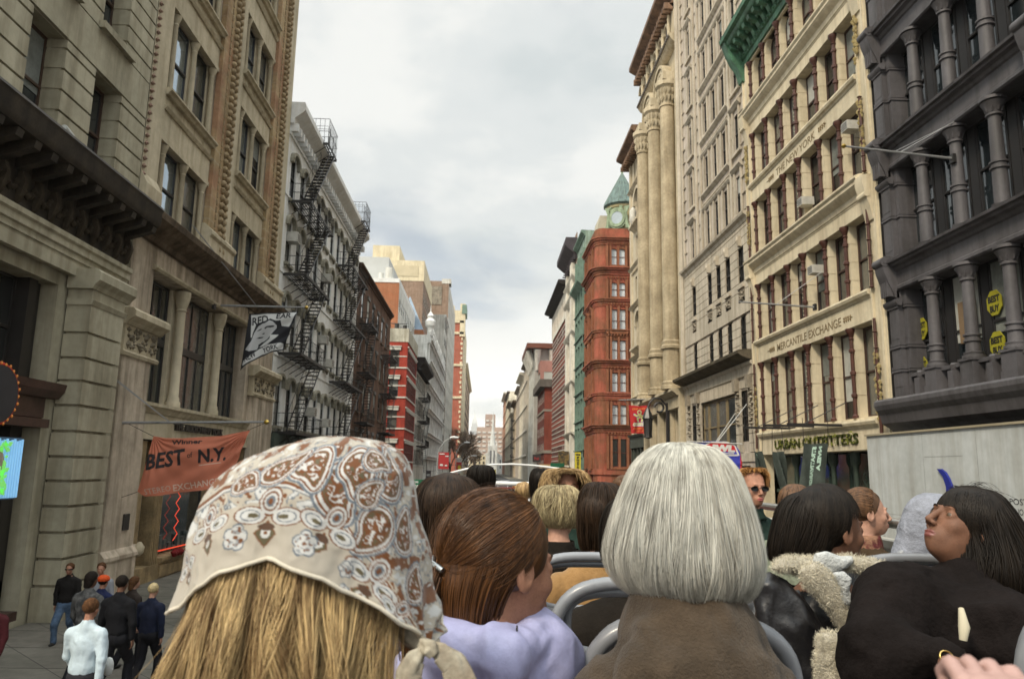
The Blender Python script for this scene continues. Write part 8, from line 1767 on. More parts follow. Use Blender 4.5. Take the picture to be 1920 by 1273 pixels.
# small ghost-free passenger in sage jacket collar
p7 = Person('woman with hair pinned back in profile to the right, plaid scarf and brown coat', 1624, 962, 3.85, 98, 60, 2, 0, SKIN_L, .98, fine=.0032)
BRC = mat('dark_brown_coat', (.045, .028, .014), .85, .15, 6, bump=.4, bscale=50); p7.cloth('brown_coat', CLB(1.)+[('c', (0, -.045, -.165), (0, -.055, -.22), .07, .095, .03)], BRC, .013, .010, 8, 5, (-1., -.16), .42); trousers(p7, BRC); p7.eyes(); p7.brows(mat('light_brow', (.16, .09, .05), .8))
collar(p7, mat('plaid_wool', (.30, .16, .10), .95, .3, 30, col2=(.12, .03, .03), bump=.6, bscale=90), .078, -.165, .085, 'plaid_scarf')
def pinned(p, hm, seed=4, n=1700, clipm=True):
 rs = np.random.RandomState(seed); cc = np.array((0, -.020, .036)); r0 = np.array((.081, .101, .093)); k = 16; t = np.linspace(0, 1, k); th = rs.uniform(-2.15, 2.15, n); C = np.zeros((n, k, 3)); e_ = np.array((0, -.95, .25))
 for i in range(n):
  a = th[i]; fy = .060-.022*abs(a)-.05*rs.rand(); sy = fy/.101; rr = math.sqrt(max(.05, 1-sy*sy)); s0 = np.array((math.sin(a)*rr, sy, math.cos(a)*rr)); e0 = e_+.16*rs.randn(3); e0 /= np.linalg.norm(e0); u = s0*(1-t[:, None])+e0*t[:, None]; u /= np.linalg.norm(u, axis=1)[:, None]; C[i] = cc+u*r0*(1+.03*rs.rand()+.05*np.sin(PI*t)[:, None]*(.5+.5*math.cos(a)))
 Cw = p.hw(C.reshape(-1, 3)).reshape(n, k, 3); ctr = p.hw([cc])[0]; T_ = np.gradient(Cw, axis=1); N_ = Cw-ctr; N_ /= np.linalg.norm(N_, axis=2)[..., None]; S_ = np.cross(T_, N_); S_ /= np.linalg.norm(S_, axis=2)[..., None]+1e-9; o = strands_mesh('hair', Cw, S_, N_, .0019*(1-.5*t[None])+0*th[:, None], hm, p.T)
 def fn(P): return np.maximum(np.maximum(ell(P, cc, r0*.99), P[:, 1]-.035-.5*np.clip(P[:, 2]-.03, -.2, .06)), -.05-P[:, 2]-.7*np.clip(-.01-P[:, 1], 0, .2))
 V, F = nets(fn, np.arange(-.1, .1, .007), np.arange(-.14, .12, .007), np.arange(-.13, .15, .007)); mesh_np('hair_base', p.hw(V), F, hm, o)
 m = MB(); m.tube([tuple(q) for q in p.hw([(0, -.10, .085), (0, -.125, .10), (0, -.15, .112)])], .008, 6); m.tube([tuple(q) for q in p.hw([(0, -.11, .03), (.0, -.13, .07), (0, -.13, .10)])], .02, 8); obj('hair_clip', m, BLACKCLOTH if not clipm else mat('black_clip', (.015, .012, .012), .3), p.T, 60)
pinned(p7, CHB)
# hooded child
p6 = Person('small person in a pale grey hooded top beside the woman in black, facing right', 1742, 984, 3.3, 112, 60, -12, 0, SKIN_D, .98, fine=.0042)
HG = mat('heather_grey_jersey', (.25, .26, .30), .9, .14, 24, bump=.5, bscale=70); p6.cloth('hooded_top', CLB(1.02)+[('c', (0, -.05, -.15), (0, -.055, -.22), .09, .105, .03)], HG, .012, .012, 9, 8, (-1., -.14), .42); trousers(p6, DARKCLOTH); p6.eyes(); p6.brows(MATS['black_brow'])
def hood(p):
 cc = np.array((0, -.015, .018))
 def fn(P):
  d = smin(ell(P, cc, (.100, .120, .125)), cap(P, (0, -.06, -.06), (0, -.07, -.15), .085, .09), .05); i_ = smin(ell(P, cc, (.088, .108, .112)), cap(P, (0, -.04, -.06), (0, -.05, -.17), .072, .078), .05); d = np.maximum(d, -i_)
  return np.maximum(np.maximum(d, P[:, 1]-.075-.18*P[:, 2]), -.17-P[:, 2])
 V, F = nets(fn, np.arange(-.13, .13, .005), np.arange(-.18, .14, .005), np.arange(-.2, .17, .005)); V = V+(.006*(1-np.abs(fbm(V*np.array((1, 1, 1.)), 14, 3, 3))*2.2))[:, None]*(V-cc)/np.linalg.norm(V-cc, axis=1)[:, None]; mesh_np('hood', p.hw(V), F, HG, p.T)
hood(p6)
# ================================================================== neighbour's hand with a watch at the lower right
def near_hand():
 Y = .50; w = np.array(onY(1915, 1462, Y)); T = thing('person', 'pinkish hand with a silver watch and dark sleeve at the lower right corner', 'person', (w[0]+.05, w[1]-.25, FLOOR_Z))
 n_ = np.array((-.10, -.82, .50)); hp = hand_prims(w, (.12, .50, .85), n_, .66, 1.1, 1)+[('c', tuple(w), tuple(w+np.array((-.02, -.10, -.07))), .026, .032, .02), ('c', tuple(w+np.array((-.02, -.10, -.07))), tuple(w+np.array((.06, -.34, -.30))), .033, .045, .02), ('c', tuple(w+np.array((.06, -.34, -.30))), tuple(w+np.array((.14, -.42, .02))), .05, .065, .03)]
 pts = np.array([l[1] for l in hp]+[l[2] for l in hp]); lo, hi = pts.min(0)-.07, pts.max(0)+.07; V, F = nets(lambda P: prims(P, hp), axis(lo[0], hi[0], w[0]-.06, w[0]+.13, .0032, .012), axis(lo[1], hi[1], w[1]-.05, w[1]+.14, .0032, .012), axis(lo[2], hi[2], w[2]-.05, w[2]+.12, .0032, .012)); mesh_np('body', V, F, mat('skin_pink', (.36, .22, .19), .55, .08, 30), T)
 m = MB(); ax = np.array((-.02, -.10, -.07)); ax /= np.linalg.norm(ax); c = w+ax*.035; a_ = np.cross(ax, (0, 0, 1)); a_ /= np.linalg.norm(a_); b_ = np.cross(ax, a_)
 for o in (-.006, 0, .006): m.tube([tuple(c+ax*o+(a_*math.cos(q)*1.05+b_*math.sin(q))*.0305) for q in [2*PI*i/20 for i in range(21)]], .0045, 8)
 m2 = c-b_*.0 ; top = c+n_/np.linalg.norm(n_)*.033; ring = [tuple(top+(a_*math.cos(q)+ax*math.sin(q))*.019) for q in [2*PI*i/20 for i in range(20)]]; up = n_/np.linalg.norm(n_)*.007; m.add([tuple(np.array(r)-up) for r in ring]+[tuple(np.array(r)+up) for r in ring], [tuple(range(20))[::-1], tuple(range(20, 40))]+[(i, (i+1) % 20, 20+(i+1) % 20, 20+i) for i in range(20)])
 obj('watch', m, mat('silver_watch', (.40, .43, .46), .3, metal=.6), T, 40)
 L_ = [('c', tuple(w+np.array((-.016, -.085, -.058))), tuple(w+np.array((.06, -.34, -.30))), .045, .062, .02), ('c', tuple(w+np.array((.06, -.34, -.30))), tuple(w+np.array((.16, -.44, .05))), .065, .08, .03)]
 V, F = nets(lambda P: prims(P, L_), *[np.arange(w[i]+a, w[i]+b, .01) for i, (a, b) in enumerate(((-.15, .3), (-.6, .02), (-.42, .2)))]); V = V+(.004*fbm(V, 18, 2, 3))[:, None]; mesh_np('sleeve', V, F, BLACKCLOTH, T)
near_hand()

# ================================================================== pedestrians on the left pavement
def peds():
 JE = mat('blue_jeans', (.09, .14, .22), .85, .35, 7); BK = mat('black_trousers', (.012, .012, .015), .85); SH = mat('black_shoes', (.012, .011, .01), .5); WS = mat('white_trainers', (.55, .55, .55), .6); hd = mat('ped_dark_hair', (.014, .009, .006), .85, .3, 40); hb = mat('ped_brown_hair', (.10, .045, .018), .85, .35, 40); hbl = mat('ped_blonde_hair', (.52, .40, .20), .6, .3, 40)
 a = pedestrian('man in a black v-neck top, blue jeans and sunglasses walking towards the camera', 131, 1066, 16.4, 176, mat('black_knit', (.014, .012, .011), .9), JE, SH, hb, SKIN_M, st=.22, arm=.10, seed=2)
 m = MB()
 for sg in (-1, 1): m.tube([tuple(v) for v in a.hw([(sg*.012, .100, 0), (sg*.05, .092, .002), (sg*.076, .03, .004)])], .012, 6)
 obj('sunglasses', m, mat('black_lens', (.006, .006, .006)), a.T)
 b = pedestrian('dark-haired person in a grey top with black shoulders seen from behind, beside the white jacket', 172, 1086, 13.4, 12, mat('grey_fleece', (.13, .125, .12), .95, .2, 12, col2=(.05, .05, .05)), BK, SH, hd, SKIN_D, seed=3, long=.03)
 c = pedestrian('man in a grey t-shirt facing the camera behind the orange hat', 190, 1066, 15.9, 168, mat('grey_tshirt', (.24, .24, .26), .9), mat('pale_blue_jeans', (.20, .28, .42), .85), SH, hb, SKIN_M, seed=4)
 d = pedestrian('short person in a bright orange hat and navy top', 194, 1091, 14.6, 10, mat('navy_top', (.015, .02, .06), .9), BK, SH, hd, SKIN_M, seed=5, hat=mat('orange_hat', (.62, .085, .02), .85, .2, 30))
 e = pedestrian('auburn-haired man in a white zip jacket walking away, nearest the bus', 171, 1141, 10.6, 6, mat('white_nylon_jacket', (.46, .55, .60), .6, .08, 4), mat('charcoal_trousers', (.02, .02, .024), .85), WS, hb, SKIN_M, seed=6, arm=.14)
 m = MB(); n = 20
 for zz, r in ((-.845, .175),): m.tube([tuple(v) for v in e.w(np.array([(.182*math.sin(2*PI*i/n), -.02-.14*math.cos(2*PI*i/n), -.82) for i in range(n+1)])*e.sc)], .018, 6)
 obj('green_hem', m, mat('lime_hem', (.36, .50, .33), .9), e.T)
 f = pedestrian('broad man in all black seen from behind with a white trainer lifted', 229, 1094, 12.9, 4, mat('black_jacket', (.010, .010, .012), .9), BK, WS, hd, SKIN_D, seed=7, st=.24, arm=.06)
 g = pedestrian('brown-haired person in dark clothes between the broad man and the blonde woman', 253, 1092, 14.6, 30, mat('brown_black_top', (.03, .022, .018), .9), BK, SH, hb, SKIN_L, seed=8, long=.05)
 h = pedestrian('blonde woman in a dark navy coat seen from behind', 288, 1106, 13.6, 10, mat('navy_coat', (.012, .016, .035), .9), BK, SH, hbl, SKIN_L, seed=9, long=.0, coat=.06)
 for (px, py, Y, c_, s_) in ((216, 1160, 12.7, (.6, .62, .66), .05), (282, 1184, 13.4, (.6, .6, .6), .06)): pass
 t = thing('plastic_bag', 'small white plastic bag held low beside the white jacket', 'bag', tuple(onY(203, 1240, 10.9))); V, F = nets(lambda P: ell(P, (0, 0, 0), (.07, .05, .13)), np.arange(-.1, .1, .012), np.arange(-.08, .08, .012), np.arange(-.16, .16, .012)); V = V*(1+.25*fbm(V, 14, 4, 2))[:, None]+np.array(onY(203, 1250, 10.9)); mesh_np('bag', V, F, mat('white_plastic', (.6, .62, .6), .4), t)
 pedestrian('person in a dark coat with a pink collar at the extreme left edge', -16, 1128, 12.2, 170, mat('maroon_coat', (.06, .012, .014), .9), BK, SH, hb, SKIN_M, seed=12)
peds()
# ================================================================== printed cloths, flags, signs
def printed(name='printed_cloth', rough=.85, translucent=.0):
 if name in MATS: return MATS[name]
 m = D.materials.new(name); m.use_nodes = True; t = m.node_tree; p = t.nodes['Principled BSDF']; p.inputs['Roughness'].default_value = rough; v = t.nodes.new('ShaderNodeVertexColor'); v.layer_name = 'pattern'; t.links.new(v.outputs[0], p.inputs['Base Color']); MATS[name] = m; return m
def in_poly(X, Y, pts):
 r = np.zeros(X.shape, bool); n = len(pts)
 for i in range(n):
  x0, y0 = pts[i]; x1, y1 = pts[(i+1) % n]; c = ((y0 > Y) != (y1 > Y)); r ^= c & (X < (x1-x0)*(Y-y0)/((y1-y0) if y1 != y0 else 1e-9)+x0)
 return r
def stamp(X, Y, col, s, x, y, size, c, rot=0, shear=0., width=None, bold=0., back=False):
 """marks the letters of s, set at (x, y) in drawing units, y down"""
 cu = D.curves.new('t', 'FONT'); cu.body = s; cu.size = size; cu.offset = bold; cu.resolution_u = 2; t = D.objects.new('t', cu); COL.objects.link(t); bpy.context.view_layer.update(); me = D.meshes.new_from_object(t); D.objects.remove(t); D.curves.remove(cu)
 V = np.array([v.co[:2] for v in me.vertices]); me.calc_loop_triangles();
 if len(V) == 0: return
 x0, x1 = V[:, 0].min(), V[:, 0].max(); k = (width/(x1-x0)) if width else 1.; V[:, 0] = (V[:, 0]-x0)*k; V[:, 0] += V[:, 1]*shear; a = math.radians(rot); W_ = np.stack([x+V[:, 0]*math.cos(a)+V[:, 1]*math.sin(a), y+V[:, 0]*math.sin(a)-V[:, 1]*math.cos(a)], 1)
 for tr in me.loop_triangles:
  p = W_[list(tr.vertices)]; bb = (X >= p[:, 0].min()) & (X <= p[:, 0].max()) & (Y >= p[:, 1].min()) & (Y <= p[:, 1].max())
  if not bb.any(): continue
  xx, yy = X[bb], Y[bb]; d = [(p[(i+1) % 3, 0]-p[i, 0])*(yy-p[i, 1])-(p[(i+1) % 3, 1]-p[i, 1])*(xx-p[i, 0]) for i in range(3)]; ins = ((d[0] >= 0) & (d[1] >= 0) & (d[2] >= 0)) | ((d[0] <= 0) & (d[1] <= 0) & (d[2] <= 0)); ii = np.argwhere(bb)[ins]; col[ii[:, 0], ii[:, 1]] = c
 D.meshes.remove(me)
def cloth_sign(T, name, top, bot, org, k, Yp, paint, nx=300, ny=240, ripple=.03, fr=5., m=None):
 """cloth between two edge curves given in drawing units (org + units*k = photograph pixels) hanging in the plane Y = Yp"""
 s = np.linspace(0, 1, nx)[:, None]; t = np.linspace(0, 1, ny)[None, :]; L_ = np.linspace(0, 1, len(top)); g = lambda e, j: np.interp(s[:, 0], np.linspace(0, 1, len(e)), [q[j] for q in e])[:, None]
 X = g(top, 0)*(1-t)+g(bot, 0)*t; Y = g(top, 1)*(1-t)+g(bot, 1)*t; col = np.ones(X.shape+(3,))*.5; paint(X, Y, col, s, t)
 A, B, C = onY(org[0], org[1], Yp), onY(org[0]+100, org[1], Yp), onY(org[0], org[1]+100, Yp); A, B, C = map(np.array, (A, B, C)); V = A+(X/k/100)[..., None]*(B-A)+(Y/k/100)[..., None]*(C-A)
 V[..., 1] += ripple*np.sin(fr*s*2+3*t+1)*(.3+.7*t)+ripple*.5*np.sin(13*s-5*t)+ripple*.6*np.sin(21*s*t+2)
 i, j = np.meshgrid(np.arange(nx-1), np.arange(ny-1), indexing='ij'); F = np.stack([i*ny+j, i*ny+j+1, (i+1)*ny+j+1, (i+1)*ny+j], -1).reshape(-1, 4); return mesh_np(name, V.reshape(-1, 3), F, m or printed(), T, colors=col.reshape(-1, 3))
WHT = np.array((.62, .62, .60)); BLKc = np.array((.018, .018, .022))
def face_flag():
 P_ = pole('p', 'silver flagpole holding the black and white face flag', L, 27.9, 9.66, .3, 3.5, 9.67, .045, ((-2.6, .42), (-2.4, .42)), True, gv=2.3)
 T = thing('face_flag', 'black and white flag printed with a face and the words RED EAR NEW YORK', 'flag', tuple(onY(520, 640, 27.9)))
 def paint(X, Y, c, s, t):
  c[:] = BLKc; M = lambda p, q: c.__setitem__(in_poly(X, Y, p), q)
  M([(318, 245), (1005, 205), (985, 240), (890, 425), (700, 440), (330, 590)], WHT); M([(318, 400), (420, 380), (320, 590)], WHT)
  M([(400, 380), (560, 330), (610, 300), (690, 330), (760, 320), (770, 405), (900, 430), (870, 480), (850, 640), (800, 690), (560, 690), (330, 640), (350, 520)], BLKc)      # hair and shadow mass
  M([(330, 640), (370, 520), (430, 420), (520, 365), (575, 345), (600, 325), (650, 345), (700, 400), (695, 440), (640, 500), (590, 560), (560, 600), (480, 650), (430, 690), (400, 760), (300, 790), (235, 765)], np.array((.50, .50, .50)))   # face
  M([(600, 535), (735, 545), (690, 590), (620, 640), (550, 690), (430, 725), (500, 660), (590, 600)], WHT)
  M([(190, 990), (205, 930), (330, 830), (430, 750), (560, 690), (760, 660), (795, 675), (780, 750), (620, 790), (470, 840), (300, 930), (205, 1000)], WHT)
  M([(420, 690), (470, 650), (520, 630), (470, 690), (420, 720)], BLKc)
  for p in ([(430, 478), (470, 455), (485, 450), (478, 470), (445, 485), (405, 500)], [(525, 440), (560, 415), (640, 402), (668, 404), (650, 425), (600, 435), (570, 432), (530, 462)], [(500, 520), (522, 512), (520, 530), (480, 540)], [(400, 603), (440, 578), (510, 570), (480, 590), (445, 600)]): M(p, BLKc)
  M([(770, 300), (960, 250), (880, 420), (800, 400)], WHT)
  stamp(X, Y, c, 'RED', 335, 400, 160, BLKc, -9, .15, 250, 4); stamp(X, Y, c, 'EAR', 690, 300, 105, BLKc, -3, .2, 235, 3); stamp(X, Y, c, 'NEW', 235, 945, 105, BLKc, -32, .1, 185, 3); stamp(X, Y, c, 'YORK', 490, 812, 105, BLKc, -16, .1, 245, 3)
 cloth_sign(T, 'cloth', [(290, 225), (640, 210), (1025, 190)], [(158, 1068), (300, 950), (480, 860), (640, 805), (790, 765)], (430, 560), 7.958, 27.9, paint, 300, 300, .05)
 m = MB(); m.tube([tuple(onY(466, 588, 27.9)), tuple(onY(466, 577, 27.9))], .012, 4); m.tube([tuple(onY(558, 584, 27.9)), tuple(onY(560, 577, 27.9))], .012, 4); obj('ties', m, IRON, T)
face_flag()
def best_banner():
 pole('p', 'silver pole holding the salmon shop banner', L, 21.4, 4.88, .2, 4.18, 4.98, .04, ((-1.2, .33), (-1.0, .33)), True, gv=1.35)
 T = thing('shop_banner', 'salmon-orange banner reading winner best of N.Y. over the shop front', 'banner', tuple(onY(350, 870, 21.4))); SAL = np.array((.52, .165, .095))
 def paint(X, Y, c, s, t):
  n = fbm(np.stack([X*.004, Y*.004, X*0], -1), 2, 3, 3); c[:] = SAL*(1+.12*n[..., None]); DK = np.array((.022, .018, .02)); LT = np.array((.60, .45, .36))
  stamp(X, Y, c, 'Winner', 690, 412, 88, DK, -2, .15, 450, 3); stamp(X, Y, c, 'BEST', 325, 772, 300, DK, -8.5, .22, 570, 10); stamp(X, Y, c, 'of', 930, 605, 105, DK, -9, .2, 75, 2); stamp(X, Y, c, 'N.Y.', 1070, 672, 255, DK, -6, .22, 400, 10)
  stamp(X, Y, c, 'STEREO', 330, 1125, 112, LT*.75, -9, 0, 350, 0); stamp(X, Y, c, 'EXCHANGE', 715, 1078, 128, LT, -8.5, 0, 675, 1)
  for (x0, y0, x1, y1) in ((1080, 712, 1400, 672),): d = np.abs((Y-y0)-(X-x0)*(y1-y0)/(x1-x0)); c[(d < 5) & (X > x0) & (X < x1)] = LT
 o = cloth_sign(T, 'cloth', [(435, 290), (600, 318), (850, 322), (1100, 305), (1400, 288), (1600, 250), (1830, 205)], [(205, 1080), (330, 1150), (520, 1140), (800, 1095), (1100, 1070), (1340, 1045), (1560, 880)], (230, 780), 7.68, 21.4, paint, 340, 240, .05, 4.)
 # pull folds radiating from the two tied corners
 me = o.data; co = np.empty(len(me.vertices)*3); me.vertices.foreach_get('co', co); co = co.reshape(340, 240, 3); s = np.linspace(0, 1, 340)[:, None]; t = np.linspace(0, 1, 240)[None, :]
 for sx, ph in ((1., 0), (0., 2.)): r = np.hypot((s-sx)*1.6, t); a = np.arctan2(t, np.abs(s-sx)*1.6+1e-6); co[..., 1] += .022*np.sin(a*26+ph+3*r)*np.exp(-r*1.5)*np.minimum(1, r*5)
 me.vertices.foreach_set('co', co.ravel()); me.update()
 m = MB(); m.tube([tuple(onY(288, 818, 21.4)), tuple(onY(240, 794, 21.4))], .008, 4); m.tube([tuple(onY(464, 807, 21.4)), tuple(onY(480, 800, 21.4)), tuple(onY(497, 793, 21.4))], .008, 4); m.tube([tuple(onY(258, 922, 21.4)), tuple(onY(228, 932, 21.3))], .008, 4); obj('cords', m, IRON, T)
best_banner()
def red_banner():
 T = thing('red_banner', 'red banner with a yellow dancing figure hanging before the beige building', 'banner', tuple(onY(1198, 790, 62)))
 def paint(X, Y, c, s, t):
  c[:] = (.42, .018, .018); YL = (.60, .58, .20); OR = (.60, .20, .04); PU = (.16, .10, .30)
  def seg(a, b, r, q): ab = np.subtract(b, a); tt = np.clip(((X-a[0])*ab[0]+(Y-a[1])*ab[1])/(ab@ab), 0, 1); c[np.hypot(X-a[0]-tt*ab[0], Y-a[1]-tt*ab[1]) < r] = q
  for r, q in ((28, PU), (17, YL)):
   for a, b in (((500, 470), (505, 545)), ((370, 475), (430, 515)), ((430, 515), (500, 480)), ((500, 480), (575, 520)), ((575, 520), (635, 465)), ((500, 545), (450, 565)), ((450, 565), (462, 635)), ((510, 545), (575, 560)), ((575, 560), (545, 635))): seg(a, b, r, q)
   d = np.hypot(X-490, Y-425); c[(d < 45+r*.5) & (d > 45-r*.7)] = q
  stamp(X, Y, c, 'ONE WAY', 320, 365, 58, OR, -2, 0, 320, 2); stamp(X, Y, c, 'comix', 330, 750, 150, (.5, .52, .62), -1, .1, 350, 12); stamp(X, Y, c, 'comix', 335, 745, 145, YL, -1, .1, 340, 2); stamp(X, Y, c, 'AMERICAN', 335, 830, 50, OR, -2, .2, 340, 2); stamp(X, Y, c, 'GALLERY', 400, 890, 46, OR, -3, .2, 250, 1)
 cloth_sign(T, 'cloth', [(235, 245), (500, 275), (715, 245)], [(300, 930), (510, 928), (735, 920)], (1160, 740), 12.73, 62, paint, 170, 200, .05)
 m = MB(); m.tube([tuple(onY(1161, 750, 62)), tuple(onY(1262, 747, 62))], .05, 6); m.tube([tuple(onY(1178, 760, 62)), tuple(onY(1170, 750, 62))], .015, 4); obj('pole', m, mat('grey_steel_pole', (.3, .3, .3)), T)
 T = thing('round_topped_banner', 'blue and red round-topped banner with white letters peeking over the white hair', 'banner', tuple(onY(1350, 850, 40)))
 def paint2(X, Y, c, s, t):
  c[:] = (.035, .045, .36); c[in_poly(X, Y, [(270, 770), (430, 698), (660, 700), (780, 755), (835, 905), (800, 915), (430, 910), (300, 900)])] = WHT; c[in_poly(X, Y, [(300, 775), (440, 712), (655, 714), (765, 765), (800, 880), (760, 892), (430, 890)])] = (.50, .02, .03); c[in_poly(X, Y, [(520, 850), (790, 848), (805, 890), (500, 895)])] = (.05, .06, .4)
  stamp(X, Y, c, 'JWL', 400, 838, 130, WHT, 2, .1, 370, 10); c[(Y > 868) & (Y < 884) & (X > 520) & (X < 760)] = WHT; c[(X > 845)] = (.5, .03, .04)
 cloth_sign(T, 'cloth', [(150, 710), (300, 696), (500, 694), (650, 698), (780, 755), (845, 850), (872, 1000)], [(150, 1200), (300, 1200), (500, 1200), (600, 1200), (700, 1200), (800, 1190), (866, 1100)], (1280, 740), 7.957, 40, paint2, 200, 160, .03)
 m = MB(); m.tube([tuple(onY(1288, 827.5, 40)), tuple(onY(1392, 832, 40))], .03, 6); m.tube([tuple(onY(1343, 827, 40)), (14.3, 42, 7.2)], .025, 4); m.tube([tuple(onY(1346, 827, 40)), (14.3, 40.2, 7.5)], .02, 4); obj('pole', m, mat('white_pole', (.6, .6, .58), .5), T)
red_banner()
def flat_sign(name, label, cat, x0, y0, x1, y1, Y, bg, words, th=.15, mt=None, depth=None, group=None):
 A, B = onY(x0, y1, Y), onY(x1, y0, Y); T = thing(name, label, cat, ((A.x+B.x)/2, Y, A.z), group); m = MB(); m.add([(x, y, z) for z in (A.z, B.z) for y in (Y, Y+(depth or th)) for x in (A.x, B.x)], [(0, 2, 3, 1), (0, 1, 5, 4), (1, 3, 7, 5), (2, 6, 7, 3), (0, 4, 6, 2), (4, 5, 7, 6)]); obj('panel', m, bg, T); w, h = B.x-A.x, B.z-A.z
 for s, u, v, sz, col, wd in words: text(s, lambda x, y, z: (A.x+u*w+x, Y-.02-z, A.z+v*h+y), sz*h, col, T, width=wd*w, ext=.005, bold=.01*h)
 return T
YS = mat('yellow_sign_face', (.60, .50, .03), .6, .05); BS = mat('black_print', (.015, .015, .015)); GS = mat('green_awning', (.02, .12, .06), .8, .2); WS_ = mat('white_print', (.65, .66, .62), .7); RSg = mat('red_sign_face', (.36, .02, .02), .7, .05); DS = mat('dark_sign_face', (.03, .02, .02), .6)
def signs():
 T = flat_sign('photo_sign', 'tall narrow yellow sign reading PHOTO in vertical black letters', 'sign', 1078, 848, 1089, 886, 100, YS, [('ONE HR', .5, .86, .09, BS, .8), ('LAB', .5, .06, .1, BS, .7)]); A, B = onY(1078, 886, 100), onY(1089, 848, 100)
 for i, ch in enumerate('PHOTO'): text(ch, lambda x, y, z: ((A.x+B.x)/2+x, 99.97-z, A.z+(B.z-A.z)*(.70-.125*i)+y), .36, BS, T, width=.34, bold=.02)
 m = MB(); m.tube([(B.x, 100.05, A.z+.5), (14.3, 100.05, A.z+.5)], .04, 4); obj('bracket', m, IRON, T)
 flat_sign('deli_sign', 'green awning sign reading DELI by the red building', 'sign', 774, 899, 794, 921, 97, GS, [('DELI', .45, .25, .42, WS_, .6), ('TONYS', .3, .72, .2, WS_, .4)], depth=1.2)
 flat_sign('hanging_sign', 'dark tapered hanging sign with a red oval far down the right row', 'sign', 998.5, 852, 1014, 866, 130, DS, [('Pub', .5, .3, .5, RSg, .6)])
 flat_sign('shop_sign', 'small tan sign with white letters below the dark red block', 'sign', 1011, 870.5, 1033, 878, 120, mat('tan_sign_face', (.4, .25, .1), .7), [('OPEN', .5, .2, .8, WS_, .85)])
 flat_sign('green_awning', 'dark green shop awning right of the small tan sign', 'awning', 1033, 868, 1058, 880, 112, GS, [], depth=1.)
 flat_sign('black_shop_ornament', 'black and gilt projecting sign box on the striped brick building', 'sign', 1047, 846, 1067, 872, 118, mat('black_gilt', (.05, .035, .02), .6, .5, 3, col2=(.25, .16, .04)), [], depth=.6)
 flat_sign('yellow_panel', 'narrow yellow panel standing beside the cropped black head', 'sign', 926, 880, 930, 893, 160, YS, [])
 flat_sign('traffic_sign_box', 'black signal box in front of the ornate white building', 'signal', 798, 882, 808, 899, 90, DS, [('NYC', .5, .4, .3, WS_, .6)])
 # bare lamp posts with banners
 ST = mat('lamp_post_grey', (.34, .35, .34), .5, .1, 2)
 for i, (x, Y, hx, hy, lab) in enumerate(((819, 100, 858, 821, 'nearest cobra-head street lamp with a red banner on its post'), (853, 150, 880, 830, 'second cobra-head street lamp, carrying the red and yellow banner'), (866, 210, 893, 855, 'farthest cobra-head street lamp in front of the bare trees'))):
  b = onY(x, 900, Y); t_ = onY(hx, hy, Y); T = thing('street_lamp', lab, 'street lamp', (b.x, Y, .14), 'street lamps on the left'); m = MB(); zt = t_.z; m.tube([(b.x, Y, .14), (b.x, Y, .9), (b.x, Y, zt*.72)], [.13, .09, .07], 8); obj('post', m, ST, T, 40)
  m = MB(); dx = t_.x-b.x; m.tube([(b.x, Y, zt*.70), (b.x+dx*.10, Y, zt*.82), (b.x+dx*.35, Y, zt*.94), (b.x+dx*.65, Y, zt)], .06, 8); obj('arm', m, ST, T, 60)
  m = MB(); m.tube([(b.x+dx*.6, Y, zt+.02), (b.x+dx*.8, Y, zt+.08), (b.x+dx*1.05, Y, zt+.03)], [.10, .19, .13], 8); obj('lamp_head', m, mat('lamp_white', (.62, .62, .6), .4), T, 60)
  if i < 2:
   s = ((821.5, 848, 842, 879), (855, 858, 866, 887))[i]; B_ = flat_sign('street_banner', ('red street banner with white crests on the nearest lamp post', 'street banner with a yellow shape on red below a white strip, second lamp post')[i], 'banner', *s, Y-.2, RSg if i == 0 else mat('banner_white', (.55, .55, .52), .8), [], th=.04)
   A, B = onY(s[0], s[3], Y-.3), onY(s[2], s[1], Y-.3); w, h = B.x-A.x, B.z-A.z; m = MB()
   if i == 0:
    for u, v, r in ((.3, .22, .17), (.74, .2, .13)): m.add([(A.x+w*u+r*w*math.cos(a), Y-.26, A.z+h*v+r*w*.8*max(-.35, math.sin(a))) for a in [2*PI*k/14 for k in range(14)]], [tuple(range(14))])
    m.add([(A.x+w*a, Y-.26, A.z+h*b) for a, b in ((.08, .87), (.58, .87), (.58, .93), (.08, .93))], [(0, 1, 2, 3)]); m.add([(A.x+w*a, Y-.26, A.z+h*b) for a, b in ((.65, .74), (.97, .74), (.97, .8), (.65, .8))], [(0, 1, 2, 3)]); obj('white_crests', m, WS_, B_)
   else:
    m.add([(A.x+w*a, Y-.26, A.z+h*b) for a, b in ((0, .12), (1, .12), (1, .72), (0, .72))], [(0, 1, 2, 3)]); obj('red_field', m, RSg, B_); m = MB(); m.add([(A.x+w*(.58+.3*math.cos(a)), Y-.28, A.z+h*(.36+.17*math.sin(a))) for a in [2*PI*k/14 for k in range(14)]], [tuple(range(14))]); obj('yellow_shape', m, YS, B_)
    text('NYC', lambda x, y, z: ((A.x+B.x)/2+x, Y-.3, A.z+h*.8+y), .45, BS, B_, width=w*.8)
 m = MB(); m.tube([tuple(onY(815, 871, 120)), tuple(onY(900, 872.5, 120))], .03, 4); m.tube([tuple(onY(800, 884, 120)), tuple(onY(842, 879, 120))], .02, 4); tag(obj('span_wire', m, IRON, None), 'thin cable stretched across the street behind the lamp banners', 'cable')
signs()
